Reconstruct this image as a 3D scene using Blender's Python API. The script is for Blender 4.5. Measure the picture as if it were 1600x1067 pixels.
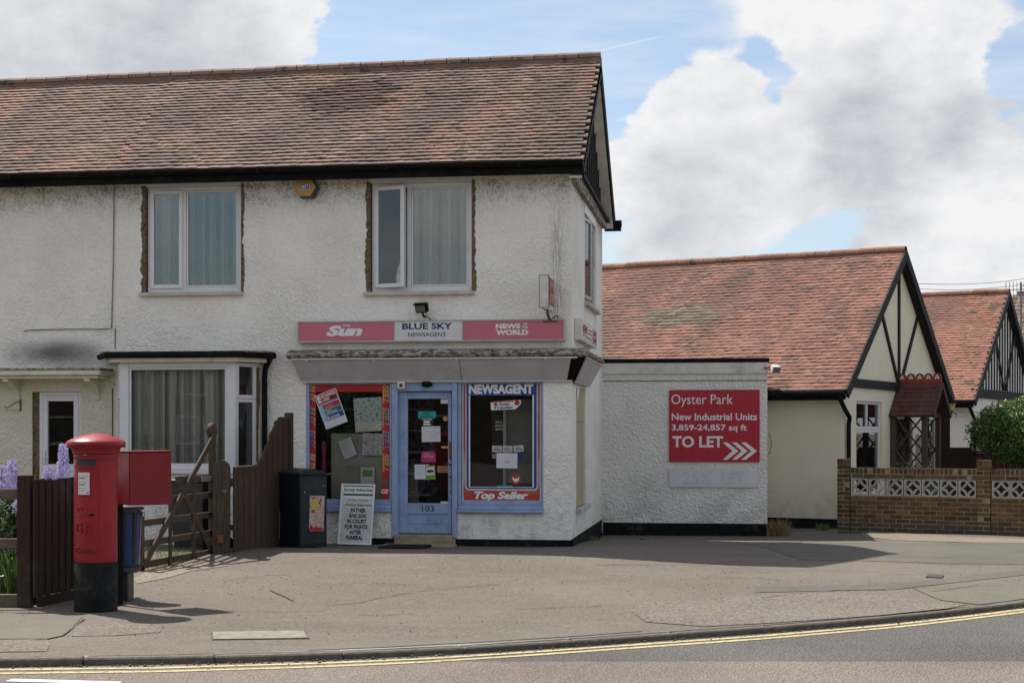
import bpy, math, random
from mathutils import Vector, Matrix, noise
sc = bpy.context.scene
for o in list(bpy.data.objects): bpy.data.objects.remove(o)
rnd = random.Random(11)
pi = math.pi
# ---------------------------------------------------------------- camera
FPX, YH = 2400.0, 672.0            # focal length in photo pixels, horizon row
TH = math.atan(350/2400)
FW = Vector((-math.sin(TH), math.cos(TH), 0)); RT = Vector((math.cos(TH), math.sin(TH), 0))
CAM = Vector((2.236, -20.996, 1.6))
cd = bpy.data.cameras.new('camera'); cam = bpy.data.objects.new('camera', cd); sc.collection.objects.link(cam)
cd.sensor_width = 36; cd.lens = 36*FPX/1600; cd.shift_y = (YH-533.5)/1600; cd.clip_end = 3000; cd.clip_start = .1
m3 = Matrix((RT, Vector((0, 0, 1)), -FW)).transposed()
cam.matrix_world = Matrix.Translation(CAM) @ m3.to_4x4()
sc.camera = cam
def ray(px, py): return FW + RT*((px-800)/FPX) + Vector((0, 0, 1))*((YH-py)/FPX)
def cw(r, Z, z=0.0):
    p = CAM + FW*Z + RT*r
    return Vector((p.x, p.y, z))
# ---------------------------------------------------------------- light
SUN = Vector((-.56, .40, 1.0)).normalized()
sd = bpy.data.lights.new('sun', 'SUN'); sd.energy = 4.8; sd.angle = math.radians(.55); sd.color = (1, .945, .865)
so = bpy.data.objects.new('sun', sd); sc.collection.objects.link(so)
so.rotation_euler = SUN.to_track_quat('Z', 'Y').to_euler()
sc.view_settings.view_transform = 'Standard'; sc.view_settings.look = 'None'
sc.view_settings.exposure = 0.52; sc.view_settings.gamma = 1
w = bpy.data.worlds.new('World'); sc.world = w; w.use_nodes = True
def world():
    nt = w.node_tree; N = nt.nodes; L = nt.links; N.clear()
    out = N.new('ShaderNodeOutputWorld'); bg = N.new('ShaderNodeBackground'); bg.inputs[1].default_value = .1
    L.new(bg.outputs[0], out.inputs[0])
    sky = N.new('ShaderNodeTexSky'); sky.sky_type = 'NISHITA'; sky.sun_disc = False
    sky.sun_elevation = math.asin(SUN.z); sky.sun_rotation = math.atan2(SUN.x, SUN.y)
    sky.air_density = 1.0; sky.dust_density = 1.0; sky.ozone_density = 1.2
    tc = N.new('ShaderNodeTexCoord')
    def vm(op, a, b=None):
        n = N.new('ShaderNodeVectorMath'); n.operation = op
        for i, x in enumerate((a, b)):
            if x is None: continue
            if hasattr(x, 'links'): L.new(x, n.inputs[i])
            else: n.inputs[i].default_value = x
        return n.outputs['Value'] if op in ('DISTANCE', 'DOT_PRODUCT', 'LENGTH') else n.outputs[0]
    def mt(op, a, b=0.0, c=None, clamp=False):
        n = N.new('ShaderNodeMath'); n.operation = op; n.use_clamp = clamp
        for i, x in enumerate((a, b, c)):
            if x is None: continue
            if hasattr(x, 'links'): L.new(x, n.inputs[i])
            else: n.inputs[i].default_value = x
        return n.outputs[0]
    def nz(v, s, d, r=.55):
        n = N.new('ShaderNodeTexNoise'); n.inputs['Scale'].default_value = s; n.inputs['Detail'].default_value = d
        n.inputs['Roughness'].default_value = r; L.new(v, n.inputs['Vector']); return n
    def mr(v, a, b, c, d, t='SMOOTHSTEP'):
        n = N.new('ShaderNodeMapRange'); n.interpolation_type = t; L.new(v, n.inputs[0])
        for i, x in enumerate((a, b, c, d)): n.inputs[i+1].default_value = x
        return n.outputs[0]
    p0 = tc.outputs['Generated']
    p = vm('MULTIPLY', p0, (1, 1, 1.55))
    wob = nz(p, 14, 6, .6)
    q = vm('ADD', p0, vm('MULTIPLY', vm('SUBTRACT', wob.outputs['Color'], (.5, .5, .5)), (.075, .075, .06)))
    n1 = nz(p, 5.5, 9, .56).outputs['Fac']
    def blobs(lst, v):
        acc = None
        for (px, py, r, a) in lst:
            d = ray(px, py).normalized()
            t = mr(vm('DISTANCE', v, tuple(d)), r*.25/FPX, r/FPX, a, 0.0)
            acc = t if acc is None else mt('ADD', acc, t)
        return acc
    cl = [(100, 40, 420, .5), (330, 60, 230, .35), (430, -30, 170, .3), (1010, 230, 130, .5), (1110, 200, 120, .45), (1230, 260, 170, .45),
          (1350, 150, 190, .5), (1450, 230, 170, .45), (1330, 20, 190, .4), (1480, 60, 150, .3), (1060, 330, 170, .25), (1560, 300, 150, .3), (1460, 400, 150, .35),
          (1150, -120, 140, .2), (740, 60, 360, -.72), (960, 40, 150, -.4), (600, 120, 130, -.3), (1212, 105, 75, -.36), (1600, 110, 75, -.40), (1290, 365, 90, -.2)]
    b = blobs(cl, q)
    dens = mt('ADD', n1, b)
    mask = mr(dens, .43, .61, 0, 1)
    edge = mr(dens, .52, .95, 0, 1)
    n2 = nz(p, 10, 10, .6).outputs['Fac']; off = nz(vm('ADD', p, tuple(SUN*.022)), 10, 10, .6).outputs['Fac']
    rel = mt('MULTIPLY', mt('SUBTRACT', n2, off), 1.9)
    gr = [(60, 30, 480, .52), (330, 100, 240, .22), (1120, 300, 150, .42), (1400, 215, 170, .55), (1290, 120, 130, .25), (1560, 215, 120, .45), (1040, 380, 170, .3), (1330, 330, 150, .3)]
    g = blobs(gr, q)
    lo = nz(p, 9, 5, .5).outputs['Fac']
    sh = mt('ADD', mt('SUBTRACT', mt('ADD', g, mt('MULTIPLY', mt('SUBTRACT', lo, .5), 1.0)), rel), .05, None, True)
    ramp = N.new('ShaderNodeMixRGB'); ramp.inputs[1].default_value = (6.35, 6.35, 6.4, 1); ramp.inputs[2].default_value = (3.6, 3.85, 4.3, 1)
    L.new(sh, ramp.inputs[0])
    # blue sky, a thin high veil and one thin vapour trail
    veil = nz(vm('MULTIPLY', p, (2.5, 2.5, 9)), 3, 6, .55).outputs['Fac']
    veilf = mr(veil, .38, .78, .12, .6)
    a, c = ray(890, 90).normalized(), ray(1035, 57).normalized()
    nrm = a.cross(c).normalized()
    tr = mr(mt('ABSOLUTE', vm('DOT_PRODUCT', p0, tuple(nrm))), 0, .0011, .35, 0)
    mid = ((a+c)/2).normalized()
    tr = mt('MULTIPLY', tr, mr(vm('DISTANCE', p0, tuple(mid)), .02, .034, 1, 0))
    veilf = mt('ADD', veilf, tr, None, True)
    gain = N.new('ShaderNodeMixRGB'); gain.blend_type = 'MULTIPLY'; gain.inputs[0].default_value = 1; gain.inputs[2].default_value = (1.0, 1.0, 1.0, 1)
    L.new(sky.outputs[0], gain.inputs[1])
    m0 = N.new('ShaderNodeMixRGB'); L.new(veilf, m0.inputs[0]); L.new(gain.outputs[0], m0.inputs[1]); m0.inputs[2].default_value = (5.6, 6.0, 6.4, 1)
    m1 = N.new('ShaderNodeMixRGB'); L.new(mask, m1.inputs[0]); L.new(m0.outputs[0], m1.inputs[1]); L.new(ramp.outputs[0], m1.inputs[2])
    L.new(m1.outputs[0], bg.inputs[0])
world()
# ---------------------------------------------------------------- materials
class NT:
    def __init__(s, name):
        s.m = bpy.data.materials.new(name); s.m.use_nodes = True; s.t = s.m.node_tree; s.N = s.t.nodes; s.L = s.t.links
        s.b = s.N['Principled BSDF']; s.out = s.N['Material Output']
        s.geo = s.N.new('ShaderNodeNewGeometry'); s.pos = s.geo.outputs['Position']
    def put(s, sock, x):
        if hasattr(x, 'links'): s.L.new(x, sock)
        elif isinstance(x, (tuple, list)) and len(x) == 3 and sock.type == 'RGBA': sock.default_value = (*x, 1)
        else: sock.default_value = x
    def vm(s, op, a, b=None):
        n = s.N.new('ShaderNodeVectorMath'); n.operation = op; s.put(n.inputs[0], a)
        if b is not None: s.put(n.inputs[1], b)
        return n.outputs['Value'] if op in ('DISTANCE', 'DOT_PRODUCT', 'LENGTH') else n.outputs[0]
    def mt(s, op, a, b=0.0, clamp=False):
        n = s.N.new('ShaderNodeMath'); n.operation = op; n.use_clamp = clamp; s.put(n.inputs[0], a); s.put(n.inputs[1], b); return n.outputs[0]
    def noise(s, sc_, d=4, r=.55, v=None, st=None, col=False):
        v = v or s.pos
        if st: v = s.vm('MULTIPLY', v, st)
        n = s.N.new('ShaderNodeTexNoise'); n.inputs['Scale'].default_value = sc_; n.inputs['Detail'].default_value = d; n.inputs['Roughness'].default_value = r
        s.L.new(v, n.inputs['Vector']); return n.outputs['Color' if col else 'Fac']
    def vor(s, sc_, v=None, feat='F1', out='Distance', rand=1):
        n = s.N.new('ShaderNodeTexVoronoi'); n.feature = feat; n.inputs['Scale'].default_value = sc_; n.inputs['Randomness'].default_value = rand
        s.L.new(v or s.pos, n.inputs['Vector']); return n.outputs[out]
    def mr(s, v, a, b, c=0., d=1., smooth=True):
        n = s.N.new('ShaderNodeMapRange'); n.interpolation_type = 'SMOOTHSTEP' if smooth else 'LINEAR'; s.put(n.inputs[0], v)
        for i, x in enumerate((a, b, c, d)): n.inputs[i+1].default_value = x
        return n.outputs[0]
    def mix(s, f, a, b, mode='MIX'):
        n = s.N.new('ShaderNodeMixRGB'); n.blend_type = mode; s.put(n.inputs[0], f); s.put(n.inputs[1], a); s.put(n.inputs[2], b); return n.outputs[0]
    def xyz(s):
        n = s.N.new('ShaderNodeSeparateXYZ'); s.L.new(s.pos, n.inputs[0]); return n.outputs
    def bump(s, h, dist=.01, st=1.0):
        n = s.N.new('ShaderNodeBump'); n.inputs['Distance'].default_value = dist; n.inputs['Strength'].default_value = st; s.L.new(h, n.inputs['Height'])
        s.L.new(n.outputs[0], s.b.inputs['Normal'])
    def tone(s):
        a = s.N.new('ShaderNodeAttribute'); a.attribute_type = 'OBJECT'; a.attribute_name = 'tone'
        b = s.N.new('ShaderNodeAttribute'); b.attribute_type = 'GEOMETRY'; b.attribute_name = 'tone'
        return s.mt('ADD', a.outputs['Fac'], b.outputs['Fac'])
    def ramp(s, f, stops):
        n = s.N.new('ShaderNodeValToRGB'); e = n.color_ramp.elements
        while len(e) < len(stops): e.new(.5)
        for i, (p, c) in enumerate(stops): e[i].position = p; e[i].color = (*c, 1)
        s.put(n.inputs[0], f); return n.outputs[0]
    def done(s, col, rough=.8, spec=.3, metal=0.):
        s.put(s.b.inputs['Base Color'], col); s.put(s.b.inputs['Roughness'], rough); s.b.inputs['Specular IOR Level'].default_value = spec; s.put(s.b.inputs['Metallic'], metal)
        return s.m
def simple(name, col, rough=.6, var=.18, scale=9, bump=0, spec=.4, metal=0, dirt=None, st=None):
    t = NT(name); n = t.noise(scale, 6, .6, st=st)
    c = t.mix(t.mr(n, .3, .7), tuple(x*(1-var) for x in col), tuple(min(1, x*(1+var)) for x in col))
    if dirt:
        dn = t.noise(4, 8, .7); c = t.mix(t.mr(dn, .52, .75, 0, dirt[1]), c, dirt[0])
    r = t.mr(t.noise(scale*2.3, 4), .3, .7, max(.03, rough-.12), min(1, rough+.12))
    if bump: t.bump(t.noise(scale*8, 5, .6, st=st), bump)
    return t.done(c, r, spec, metal)
M = {}
def roughcast():
    t = NT('roughcast_render'); X, Y, Z = t.xyz()
    big = t.noise(1.1, 5, .6); med = t.noise(7, 6, .65)
    c = t.mix(t.mr(big, .3, .75), (.80, .76, .70), (.87, .835, .775))
    c = t.mix(t.mr(med, .55, .8, 0, .35), c, (.62, .585, .54))
    grain = t.noise(46, 5, .65); v = t.vor(34, feat='SMOOTH_F1')
    h = t.mt('ADD', t.mt('MULTIPLY', grain, .8), t.mt('MULTIPLY', v, 1.1)); h = t.mt('ADD', h, t.mt('MULTIPLY', t.noise(13, 3), .8))
    pit = t.mr(h, .95, 1.35, 1, 0)
    # grime that sits under the eaves, and around the plinth
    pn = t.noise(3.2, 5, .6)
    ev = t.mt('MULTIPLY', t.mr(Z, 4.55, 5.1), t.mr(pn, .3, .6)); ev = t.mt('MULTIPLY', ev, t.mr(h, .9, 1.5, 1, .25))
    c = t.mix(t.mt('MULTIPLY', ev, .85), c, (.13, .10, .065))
    lowz = t.mt('MULTIPLY', t.mr(Z, .25, 1.5, 1, 0), t.mr(t.noise(5, 7, .7), .42, .72))
    c = t.mix(t.mt('MULTIPLY', lowz, .5), c, (.30, .26, .20))
    # corner run-off streak and streak above the porch roof next door
    st = t.noise(9, 5, .7, st=(6, 6, .35))
    cs = t.mt('MULTIPLY', t.mr(t.mt('ABSOLUTE', t.mt('ADD', X, .20)), 0, .16, 1, 0), t.mt('MULTIPLY', t.mr(Z, 2.2, 3.3), t.mr(Z, 4.2, 4.9, 1, 0)))
    cs = t.mt('MULTIPLY', cs, t.mt('MULTIPLY', t.mr(Y, .15, .3, 1, 0), t.mr(st, .40, .62)))
    c = t.mix(t.mt('MULTIPLY', cs, .6), c, (.12, .11, .10))
    so_ = t.vm('LENGTH', t.vm('MULTIPLY', t.vm('SUBTRACT', t.pos, (SOOT[0], 0, SOOT[1])), (1.0, 0, 3.3)))
    so_ = t.mt('ADD', so_, t.mt('MULTIPLY', t.mt('SUBTRACT', big, .5), .8))
    c = t.mix(t.mr(so_, .1, 1.0, .86, 0), c, (.075, .072, .07))
    dr_ = t.noise(7, 6, .7, st=(5, 5, .22)); c = t.mix(t.mt('MULTIPLY', t.mr(dr_, .52, .74, 0, .25), t.mr(t.noise(.8, 3), .4, .6)), c, (.36, .33, .28))
    # chips in the paint showing old brown render
    ch = t.mr(t.noise(11, 6, .75), .70, .715); ch = t.mt('MULTIPLY', ch, t.mr(Z, .2, 2.6, 1, 0))
    c = t.mix(ch, c, (.15, .10, .06))
    c = t.mix(t.mt('MULTIPLY', pit, .10), c, (.30, .27, .23))
    h = t.mt('MULTIPLY', h, t.mr(t.noise(.9, 4, .6), .38, .62, .45, 1.25)); t.bump(h, .016, .9)
    return t.done(c, .85, .25)
def cream_rough():
    t = NT('cream_roughcast'); X, Y, Z = t.xyz()
    c = t.mix(t.mr(t.noise(2, 5), .3, .7), (.66, .61, .48), (.73, .68, .56))
    h = t.mt('ADD', t.noise(40, 5, .65), t.mt('MULTIPLY', t.vor(26, feat='SMOOTH_F1'), 1.1))
    c = t.mix(t.mr(t.noise(6, 7, .7), .55, .8, 0, .5), c, (.40, .35, .25)); t.bump(h, .022, .9)
    return t.done(c, .85, .25)
def smooth_cream():
    t = NT('smooth_cream_render'); X, Y, Z = t.xyz()
    c = t.mix(t.mr(t.noise(.9, 4), .3, .7), (.71, .65, .495), (.76, .70, .54))
    c = t.mix(t.mt('MULTIPLY', t.mr(Z, -.1, 1.0, 1, 0), t.mr(t.noise(5, 6, .7), .4, .75, 0, .5)), c, (.32, .28, .19))
    st = t.noise(5, 5, .7, st=(5, 5, .3)); c = t.mix(t.mr(st, .5, .75, 0, .16), c, (.40, .37, .28))
    t.bump(t.noise(60, 4), .003); return t.done(c, .8, .3)
def white_rough():
    t = NT('white_roughcast'); X, Y, Z = t.xyz()
    c = t.mix(t.mr(t.noise(1.4, 5), .3, .7), (.72, .70, .66), (.79, .77, .73))
    h = t.mt('ADD', t.noise(34, 5, .65), t.mt('MULTIPLY', t.vor(24, feat='SMOOTH_F1'), 1.2))
    c = t.mix(t.mt('MULTIPLY', t.mr(Z, -.2, 1.4, 1, 0), t.mr(t.noise(2.2, 6, .7), .42, .66, 0, .55)), c, (.34, .33, .31))
    st = t.noise(6, 6, .7, st=(4, 4, .3)); c = t.mix(t.mr(st, .52, .8, 0, .3), c, (.36, .34, .31))
    ch = t.mr(t.noise(14, 5, .75), .735, .75); c = t.mix(ch, c, (.07, .06, .05))
    t.bump(h, .024, .9); return t.done(c, .85, .25)
def roof(name, cols, stain, patches, centre=None, scale=1.0):
    t = NT(name); tone = t.tone()
    c = t.ramp(tone, cols)
    cb = t.N.new('ShaderNodeCombineXYZ'); wp = t.vm('ADD', t.pos, t.vm('MULTIPLY', t.noise(1.2, 3, col=True), (.5, .4, .4)))
    t.L.new(t.vm('DOT_PRODUCT', wp, (1.0, .15, -.65)), cb.inputs[0]); t.L.new(t.vm('DOT_PRODUCT', wp, (0, .1, .42)), cb.inputs[2]); t.L.new(t.mt('MULTIPLY', tone, .10), cb.inputs[1]); sl = cb.outputs[0]
    s1 = t.noise(.9*scale, 4, .6, v=sl); c = t.mix(t.mr(s1, .44, .58, 0, .72), c, stain[0])
    s2 = t.noise(1.7*scale, 5, .6, v=t.vm('ADD', sl, (9, 3, 2))); c = t.mix(t.mr(s2, .50, .62, 0, .6), c, stain[1])
    s3 = t.noise(2.6, 8, .75, v=t.vm('ADD', t.pos, (2, 5, 7))); c = t.mix(t.mr(s3, .57, .61, 0, .85), c, (.06, .058, .04))
    for (p, sx, col, a) in patches:
        d = t.vm('LENGTH', t.vm('MULTIPLY', t.vm('SUBTRACT', t.pos, tuple(p)), sx))
        d = t.mt('ADD', d, t.mt('MULTIPLY', t.mt('SUBTRACT', t.mt('ADD', t.noise(2.4, 5), t.mt('MULTIPLY', tone, .5)), .75), .8))
        c = t.mix(t.mr(d, .86, .98, a, 0), c, t.mix(tone, tuple(x*.4 for x in col), tuple(x*1.2 for x in col)))
    ft = t.mr(t.noise(5, 6, .7, v=t.vm('ADD', t.pos, (3, 8, 1))), .60, .66, 0, .7); c = t.mix(ft, c, (.05, .042, .034))
    fine = t.noise(30, 6, .7); c = t.mix(t.mr(fine, .35, .75, 0, .35), c, (.16, .12, .095), 'MIX')
    lich = t.mr(t.noise(17, 4, .7), .70, .73, 0, .7); c = t.mix(lich, c, (.42, .40, .30))
    t.bump(fine, .004); return t.done(c, .85, .25)
def asphalt(name, a, b, agg=.55, warm=(.19, .165, .14), scale=1.0, contrast=1.0):
    t = NT(name)
    big = t.noise(.35, 5, .6); c = t.mix(t.mr(big, .35, .65), a, b); c = t.mix(t.mr(t.noise(.55, 7, .7, v=t.vm('ADD', t.pos, (21, 4, 0)), st=(.5, 1.4, 1)), .50, .68, 0, .5), c, tuple(x*.62 for x in a)); c = t.mix(t.mr(t.noise(2.2, 6, .7, v=t.vm('ADD', t.pos, (1, 14, 0))), .56, .66, 0, .4), c, tuple(x*1.35 for x in b))
    c = t.mix(t.mr(t.noise(1.6, 6, .65), .48, .72, 0, .55), c, warm)
    s = t.vor(70*scale, out='Color'); sv = t.vm('DOT_PRODUCT', s, (.34, .33, .33))
    c = t.mix(t.mr(sv, .25, .8, 0, agg*.75), c, tuple(x*2.1 for x in b)); 
    c = t.mix(t.mr(t.vor(45*scale, v=t.vm('ADD', t.pos, (3, 1, 0))), .0, .40, agg*1.0, 0), c, tuple(x*.36 for x in a))
    c = t.mix(t.mr(t.noise(26*scale, 3, .7), .55, .75, 0, agg*.5), c, tuple(x*.5 for x in a))
    st = t.mr(t.noise(.9, 8, .7, v=t.vm('ADD', t.pos, (7, 7, 0))), .60, .70, 0, .35); c = t.mix(st, c, tuple(x*.55 for x in a))
    wh = t.mr(t.noise(34, 2, .6, v=t.vm('ADD', t.pos, (1, 9, 0))), .80, .82, 0, .8); c = t.mix(wh, c, (.5, .48, .44))
    h = t.mt('ADD', t.mt('MULTIPLY', t.vor(70*scale), .7), t.mt('MULTIPLY', t.noise(3, 4), 2.0)); t.bump(h, .008*contrast, .9)
    return t.done(c, .88, .2)
def roadmat():
    t = NT('road_chippings'); 
    d = t.vm('DOT_PRODUCT', t.vm('SUBTRACT', t.pos, tuple(CAM)), tuple(FW))
    d = t.mt('ADD', d, t.mt('MULTIPLY', t.noise(6, 4), .05))
    near = t.mr(d, 11.0, 11.06, 1, 0)
    big = t.noise(.5, 5)
    s = t.vor(80, out='Color'); sv = t.vm('DOT_PRODUCT', s, (.34, .33, .33))
    g = t.mix(t.mr(big, .3, .7), (.078, .076, .072), (.108, .103, .097)); p = t.mix(t.mr(big, .3, .7), (.135, .115, .10), (.175, .15, .132))
    c = t.mix(near, g, p)
    c = t.mix(t.mr(sv, .3, .8, 0, .42), c, t.mix(1, c, (2.3, 2.2, 2.1), 'MULTIPLY'))
    c = t.mix(t.mr(t.vor(48, v=t.vm('ADD', t.pos, (3, 1, 0))), 0, .36, .55, 0), c, (.05, .045, .04))
    c = t.mix(t.mr(t.noise(30, 3, .7), .5, .7, 0, .35), c, (.07, .06, .055))
    t.bump(t.mt('ADD', t.vor(55), t.noise(20, 4)), .014, 1); return t.done(c, .9, .2)
def wood(name, a, b, sc_=(22, 22, 1.2), moss=0.):
    t = NT(name); tn = t.tone()
    g = t.noise(3, 8, .65, v=t.vm('ADD', t.pos, t.vm('MULTIPLY', t.noise(2, 2, col=True), (.05, .05, .1))), st=sc_)
    c = t.mix(t.mr(g, .3, .7), a, b); c = t.mix(t.mt('MULTIPLY', tn, .5), c, tuple(x*1.9 for x in a))
    c = t.mix(t.mr(t.noise(1.8, 6, .7), .5, .75, 0, .5), c, (.10, .095, .08))
    if moss: c = t.mix(t.mr(t.noise(7, 5, .7), .55, .7, 0, moss), c, (.05, .065, .025))
    t.bump(g, .006); return t.done(c, .8, .25)
def glassmat(name, ior=1.85, tint=(.9, .95, .93)):
    t = NT(name); N = t.N; N.remove(t.b)
    fr = N.new('ShaderNodeFresnel'); fr.inputs[0].default_value = ior
    tr = N.new('ShaderNodeBsdfTransparent'); tr.inputs[0].default_value = (*tint, 1)
    gl = N.new('ShaderNodeBsdfGlossy'); gl.inputs['Roughness'].default_value = .012
    bp = N.new('ShaderNodeBump'); bp.inputs['Distance'].default_value = .004; bp.inputs['Strength'].default_value = .25
    t.L.new(t.noise(1.3, 2), bp.inputs['Height']); t.L.new(bp.outputs[0], gl.inputs['Normal'])
    mx = N.new('ShaderNodeMixShader'); t.L.new(fr.outputs[0], mx.inputs[0]); t.L.new(tr.outputs[0], mx.inputs[1]); t.L.new(gl.outputs[0], mx.inputs[2])
    df = N.new('ShaderNodeBsdfDiffuse'); df.inputs[0].default_value = (.35, .34, .31, 1)
    mx2 = N.new('ShaderNodeMixShader'); t.L.new(t.mr(t.noise(3, 7, .75), .45, .9, .004, .05), mx2.inputs[0]); t.L.new(mx.outputs[0], mx2.inputs[1]); t.L.new(df.outputs[0], mx2.inputs[2])
    t.L.new(mx2.outputs[0], t.out.inputs[0]); return t.m
def netmat(nm='lace_net', alb=.60, base=.60):
    t = NT(nm); N = t.N; N.remove(t.b)
    uv = N.new('ShaderNodeAttribute'); uv.attribute_type = 'GEOMETRY'; uv.attribute_name = 'cloth'    # x along, y up from the hem, metres
    v = uv.outputs['Vector']; sp = N.new('ShaderNodeSeparateXYZ'); t.L.new(v, sp.inputs[0])
    vo = t.vor(14, v=v, feat='F1'); ring = t.mr(t.mt('ABSOLUTE', t.mt('SUBTRACT', vo, .32)), .03, .1, 1, 0)
    vo2 = t.vor(38, v=v, feat='F1'); dots = t.mr(vo2, .2, .35, 1, 0)
    hem = t.mr(sp.outputs[1], .38, .46, 1, 0)
    op = t.mt('ADD', t.mt('ADD', base, t.mt('MULTIPLY', sp.outputs[2], .30)), t.mt('MULTIPLY', hem, t.mt('ADD', t.mt('MULTIPLY', ring, .36), t.mt('MULTIPLY', dots, .22))), True)  # fold shading painted in: opacity follows the pleats
    op = t.mt('SUBTRACT', op, t.mt('MULTIPLY', hem, .12))
    df = N.new('ShaderNodeBsdfDiffuse'); df.inputs[0].default_value = (alb, alb*1.01, alb*.95, 1)
    tl = N.new('ShaderNodeBsdfTranslucent'); tl.inputs[0].default_value = (.6, .6, .56, 1)
    a = N.new('ShaderNodeMixShader'); a.inputs[0].default_value = .3; t.L.new(df.outputs[0], a.inputs[1]); t.L.new(tl.outputs[0], a.inputs[2])
    tr = N.new('ShaderNodeBsdfTransparent'); b = N.new('ShaderNodeMixShader'); t.L.new(op, b.inputs[0]); t.L.new(tr.outputs[0], b.inputs[1]); t.L.new(a.outputs[0], b.inputs[2])
    t.L.new(b.outputs[0], t.out.inputs[0]); return t.m
def leafmat(name, a, b):
    t = NT(name); tn = t.tone(); c = t.mix(tn, a, b); c = t.mix(t.mr(t.noise(40, 3), .4, .7, 0, .3), c, tuple(x*.6 for x in a))
    t.b.inputs['Subsurface Weight'].default_value = 0
    m = t.done(c, .45, .5); N = t.N
    tl = N.new('ShaderNodeBsdfTranslucent'); t.L.new(c, tl.inputs[0]); mx = N.new('ShaderNodeMixShader'); mx.inputs[0].default_value = .28
    t.L.new(t.b.outputs[0], mx.inputs[1]); t.L.new(tl.outputs[0], mx.inputs[2]); t.L.new(mx.outputs[0], t.out.inputs[0]); return m
def brickmat(name, stops, grime=True):
    t = NT(name); tn = t.tone(); c = t.ramp(tn, stops); c = t.mix(t.mr(t.noise(22, 6, .7), .35, .7, 0, .5), c, (.09, .055, .03))
    if grime:
        X, Y, Z = t.xyz(); lo = t.mt('MULTIPLY', t.mr(Z, -.05, .14, 1, 0), t.mr(t.noise(6, 6, .7), .25, .5)); c = t.mix(t.mt('MULTIPLY', lo, .85), c, (.06, .06, .055))
        hi = t.mt('MULTIPLY', t.mr(Z, .78, .95), t.mr(t.noise(5, 6, .7), .35, .65, 0, .7)); c = t.mix(hi, c, (.075, .05, .038))
    t.bump(t.noise(60, 5, .7), .004); return t.done(c, .88, .2)
# ---------------------------------------------------------------- helpers
I4 = Matrix.Identity(4)
def onplane(Mx, px, py, off=0.0):
    """photo ray met with the plane y=off of local frame Mx -> local (x, z)"""
    inv = Mx.inverted(); o = inv @ CAM; d = inv.to_3x3() @ ray(px, py); t = (off-o.y)/d.y; p = o+d*t
    return p.x, p.z
def fx(px, Y=0.0): return onplane(I4, px, 672, Y)[0]
def fr(x0, y0, x1, y1, Y=0.0, Mx=I4):
    """photo box -> local rectangle x0,x1,z0,z1 on plane y=Y"""
    a = onplane(Mx, x0, (y0+y1)/2, Y)[0]; b = onplane(Mx, x1, (y0+y1)/2, Y)[0]
    xm = (x0+x1)/2; return a, b, onplane(Mx, xm, y1, Y)[1], onplane(Mx, xm, y0, Y)[1]
def onground(px, py, z=0.0):
    d = ray(px, py); t = (z-CAM.z)/d.z; return CAM+d*t
def smooth(t): t = max(0, min(1, t)); return t*t*(3-2*t)
def gz(X, Y):
    z = -.17*smooth(Y/4.6)*(1-.35*smooth((X-3.2)/2.5))
    z += .085*math.exp(-((Y+2.3)/1.25)**2)*smooth((X+8)/1.5)*(1-smooth((X+.2)/2.6))
    z -= .02*smooth((X-.5)/2)*math.exp(-((Y+2)/2)**2)
    z += .02*(noise.noise(Vector((X*.5, Y*.5, 0))))*smooth((Y+10)/3)
    return z
ORG = {}
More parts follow.
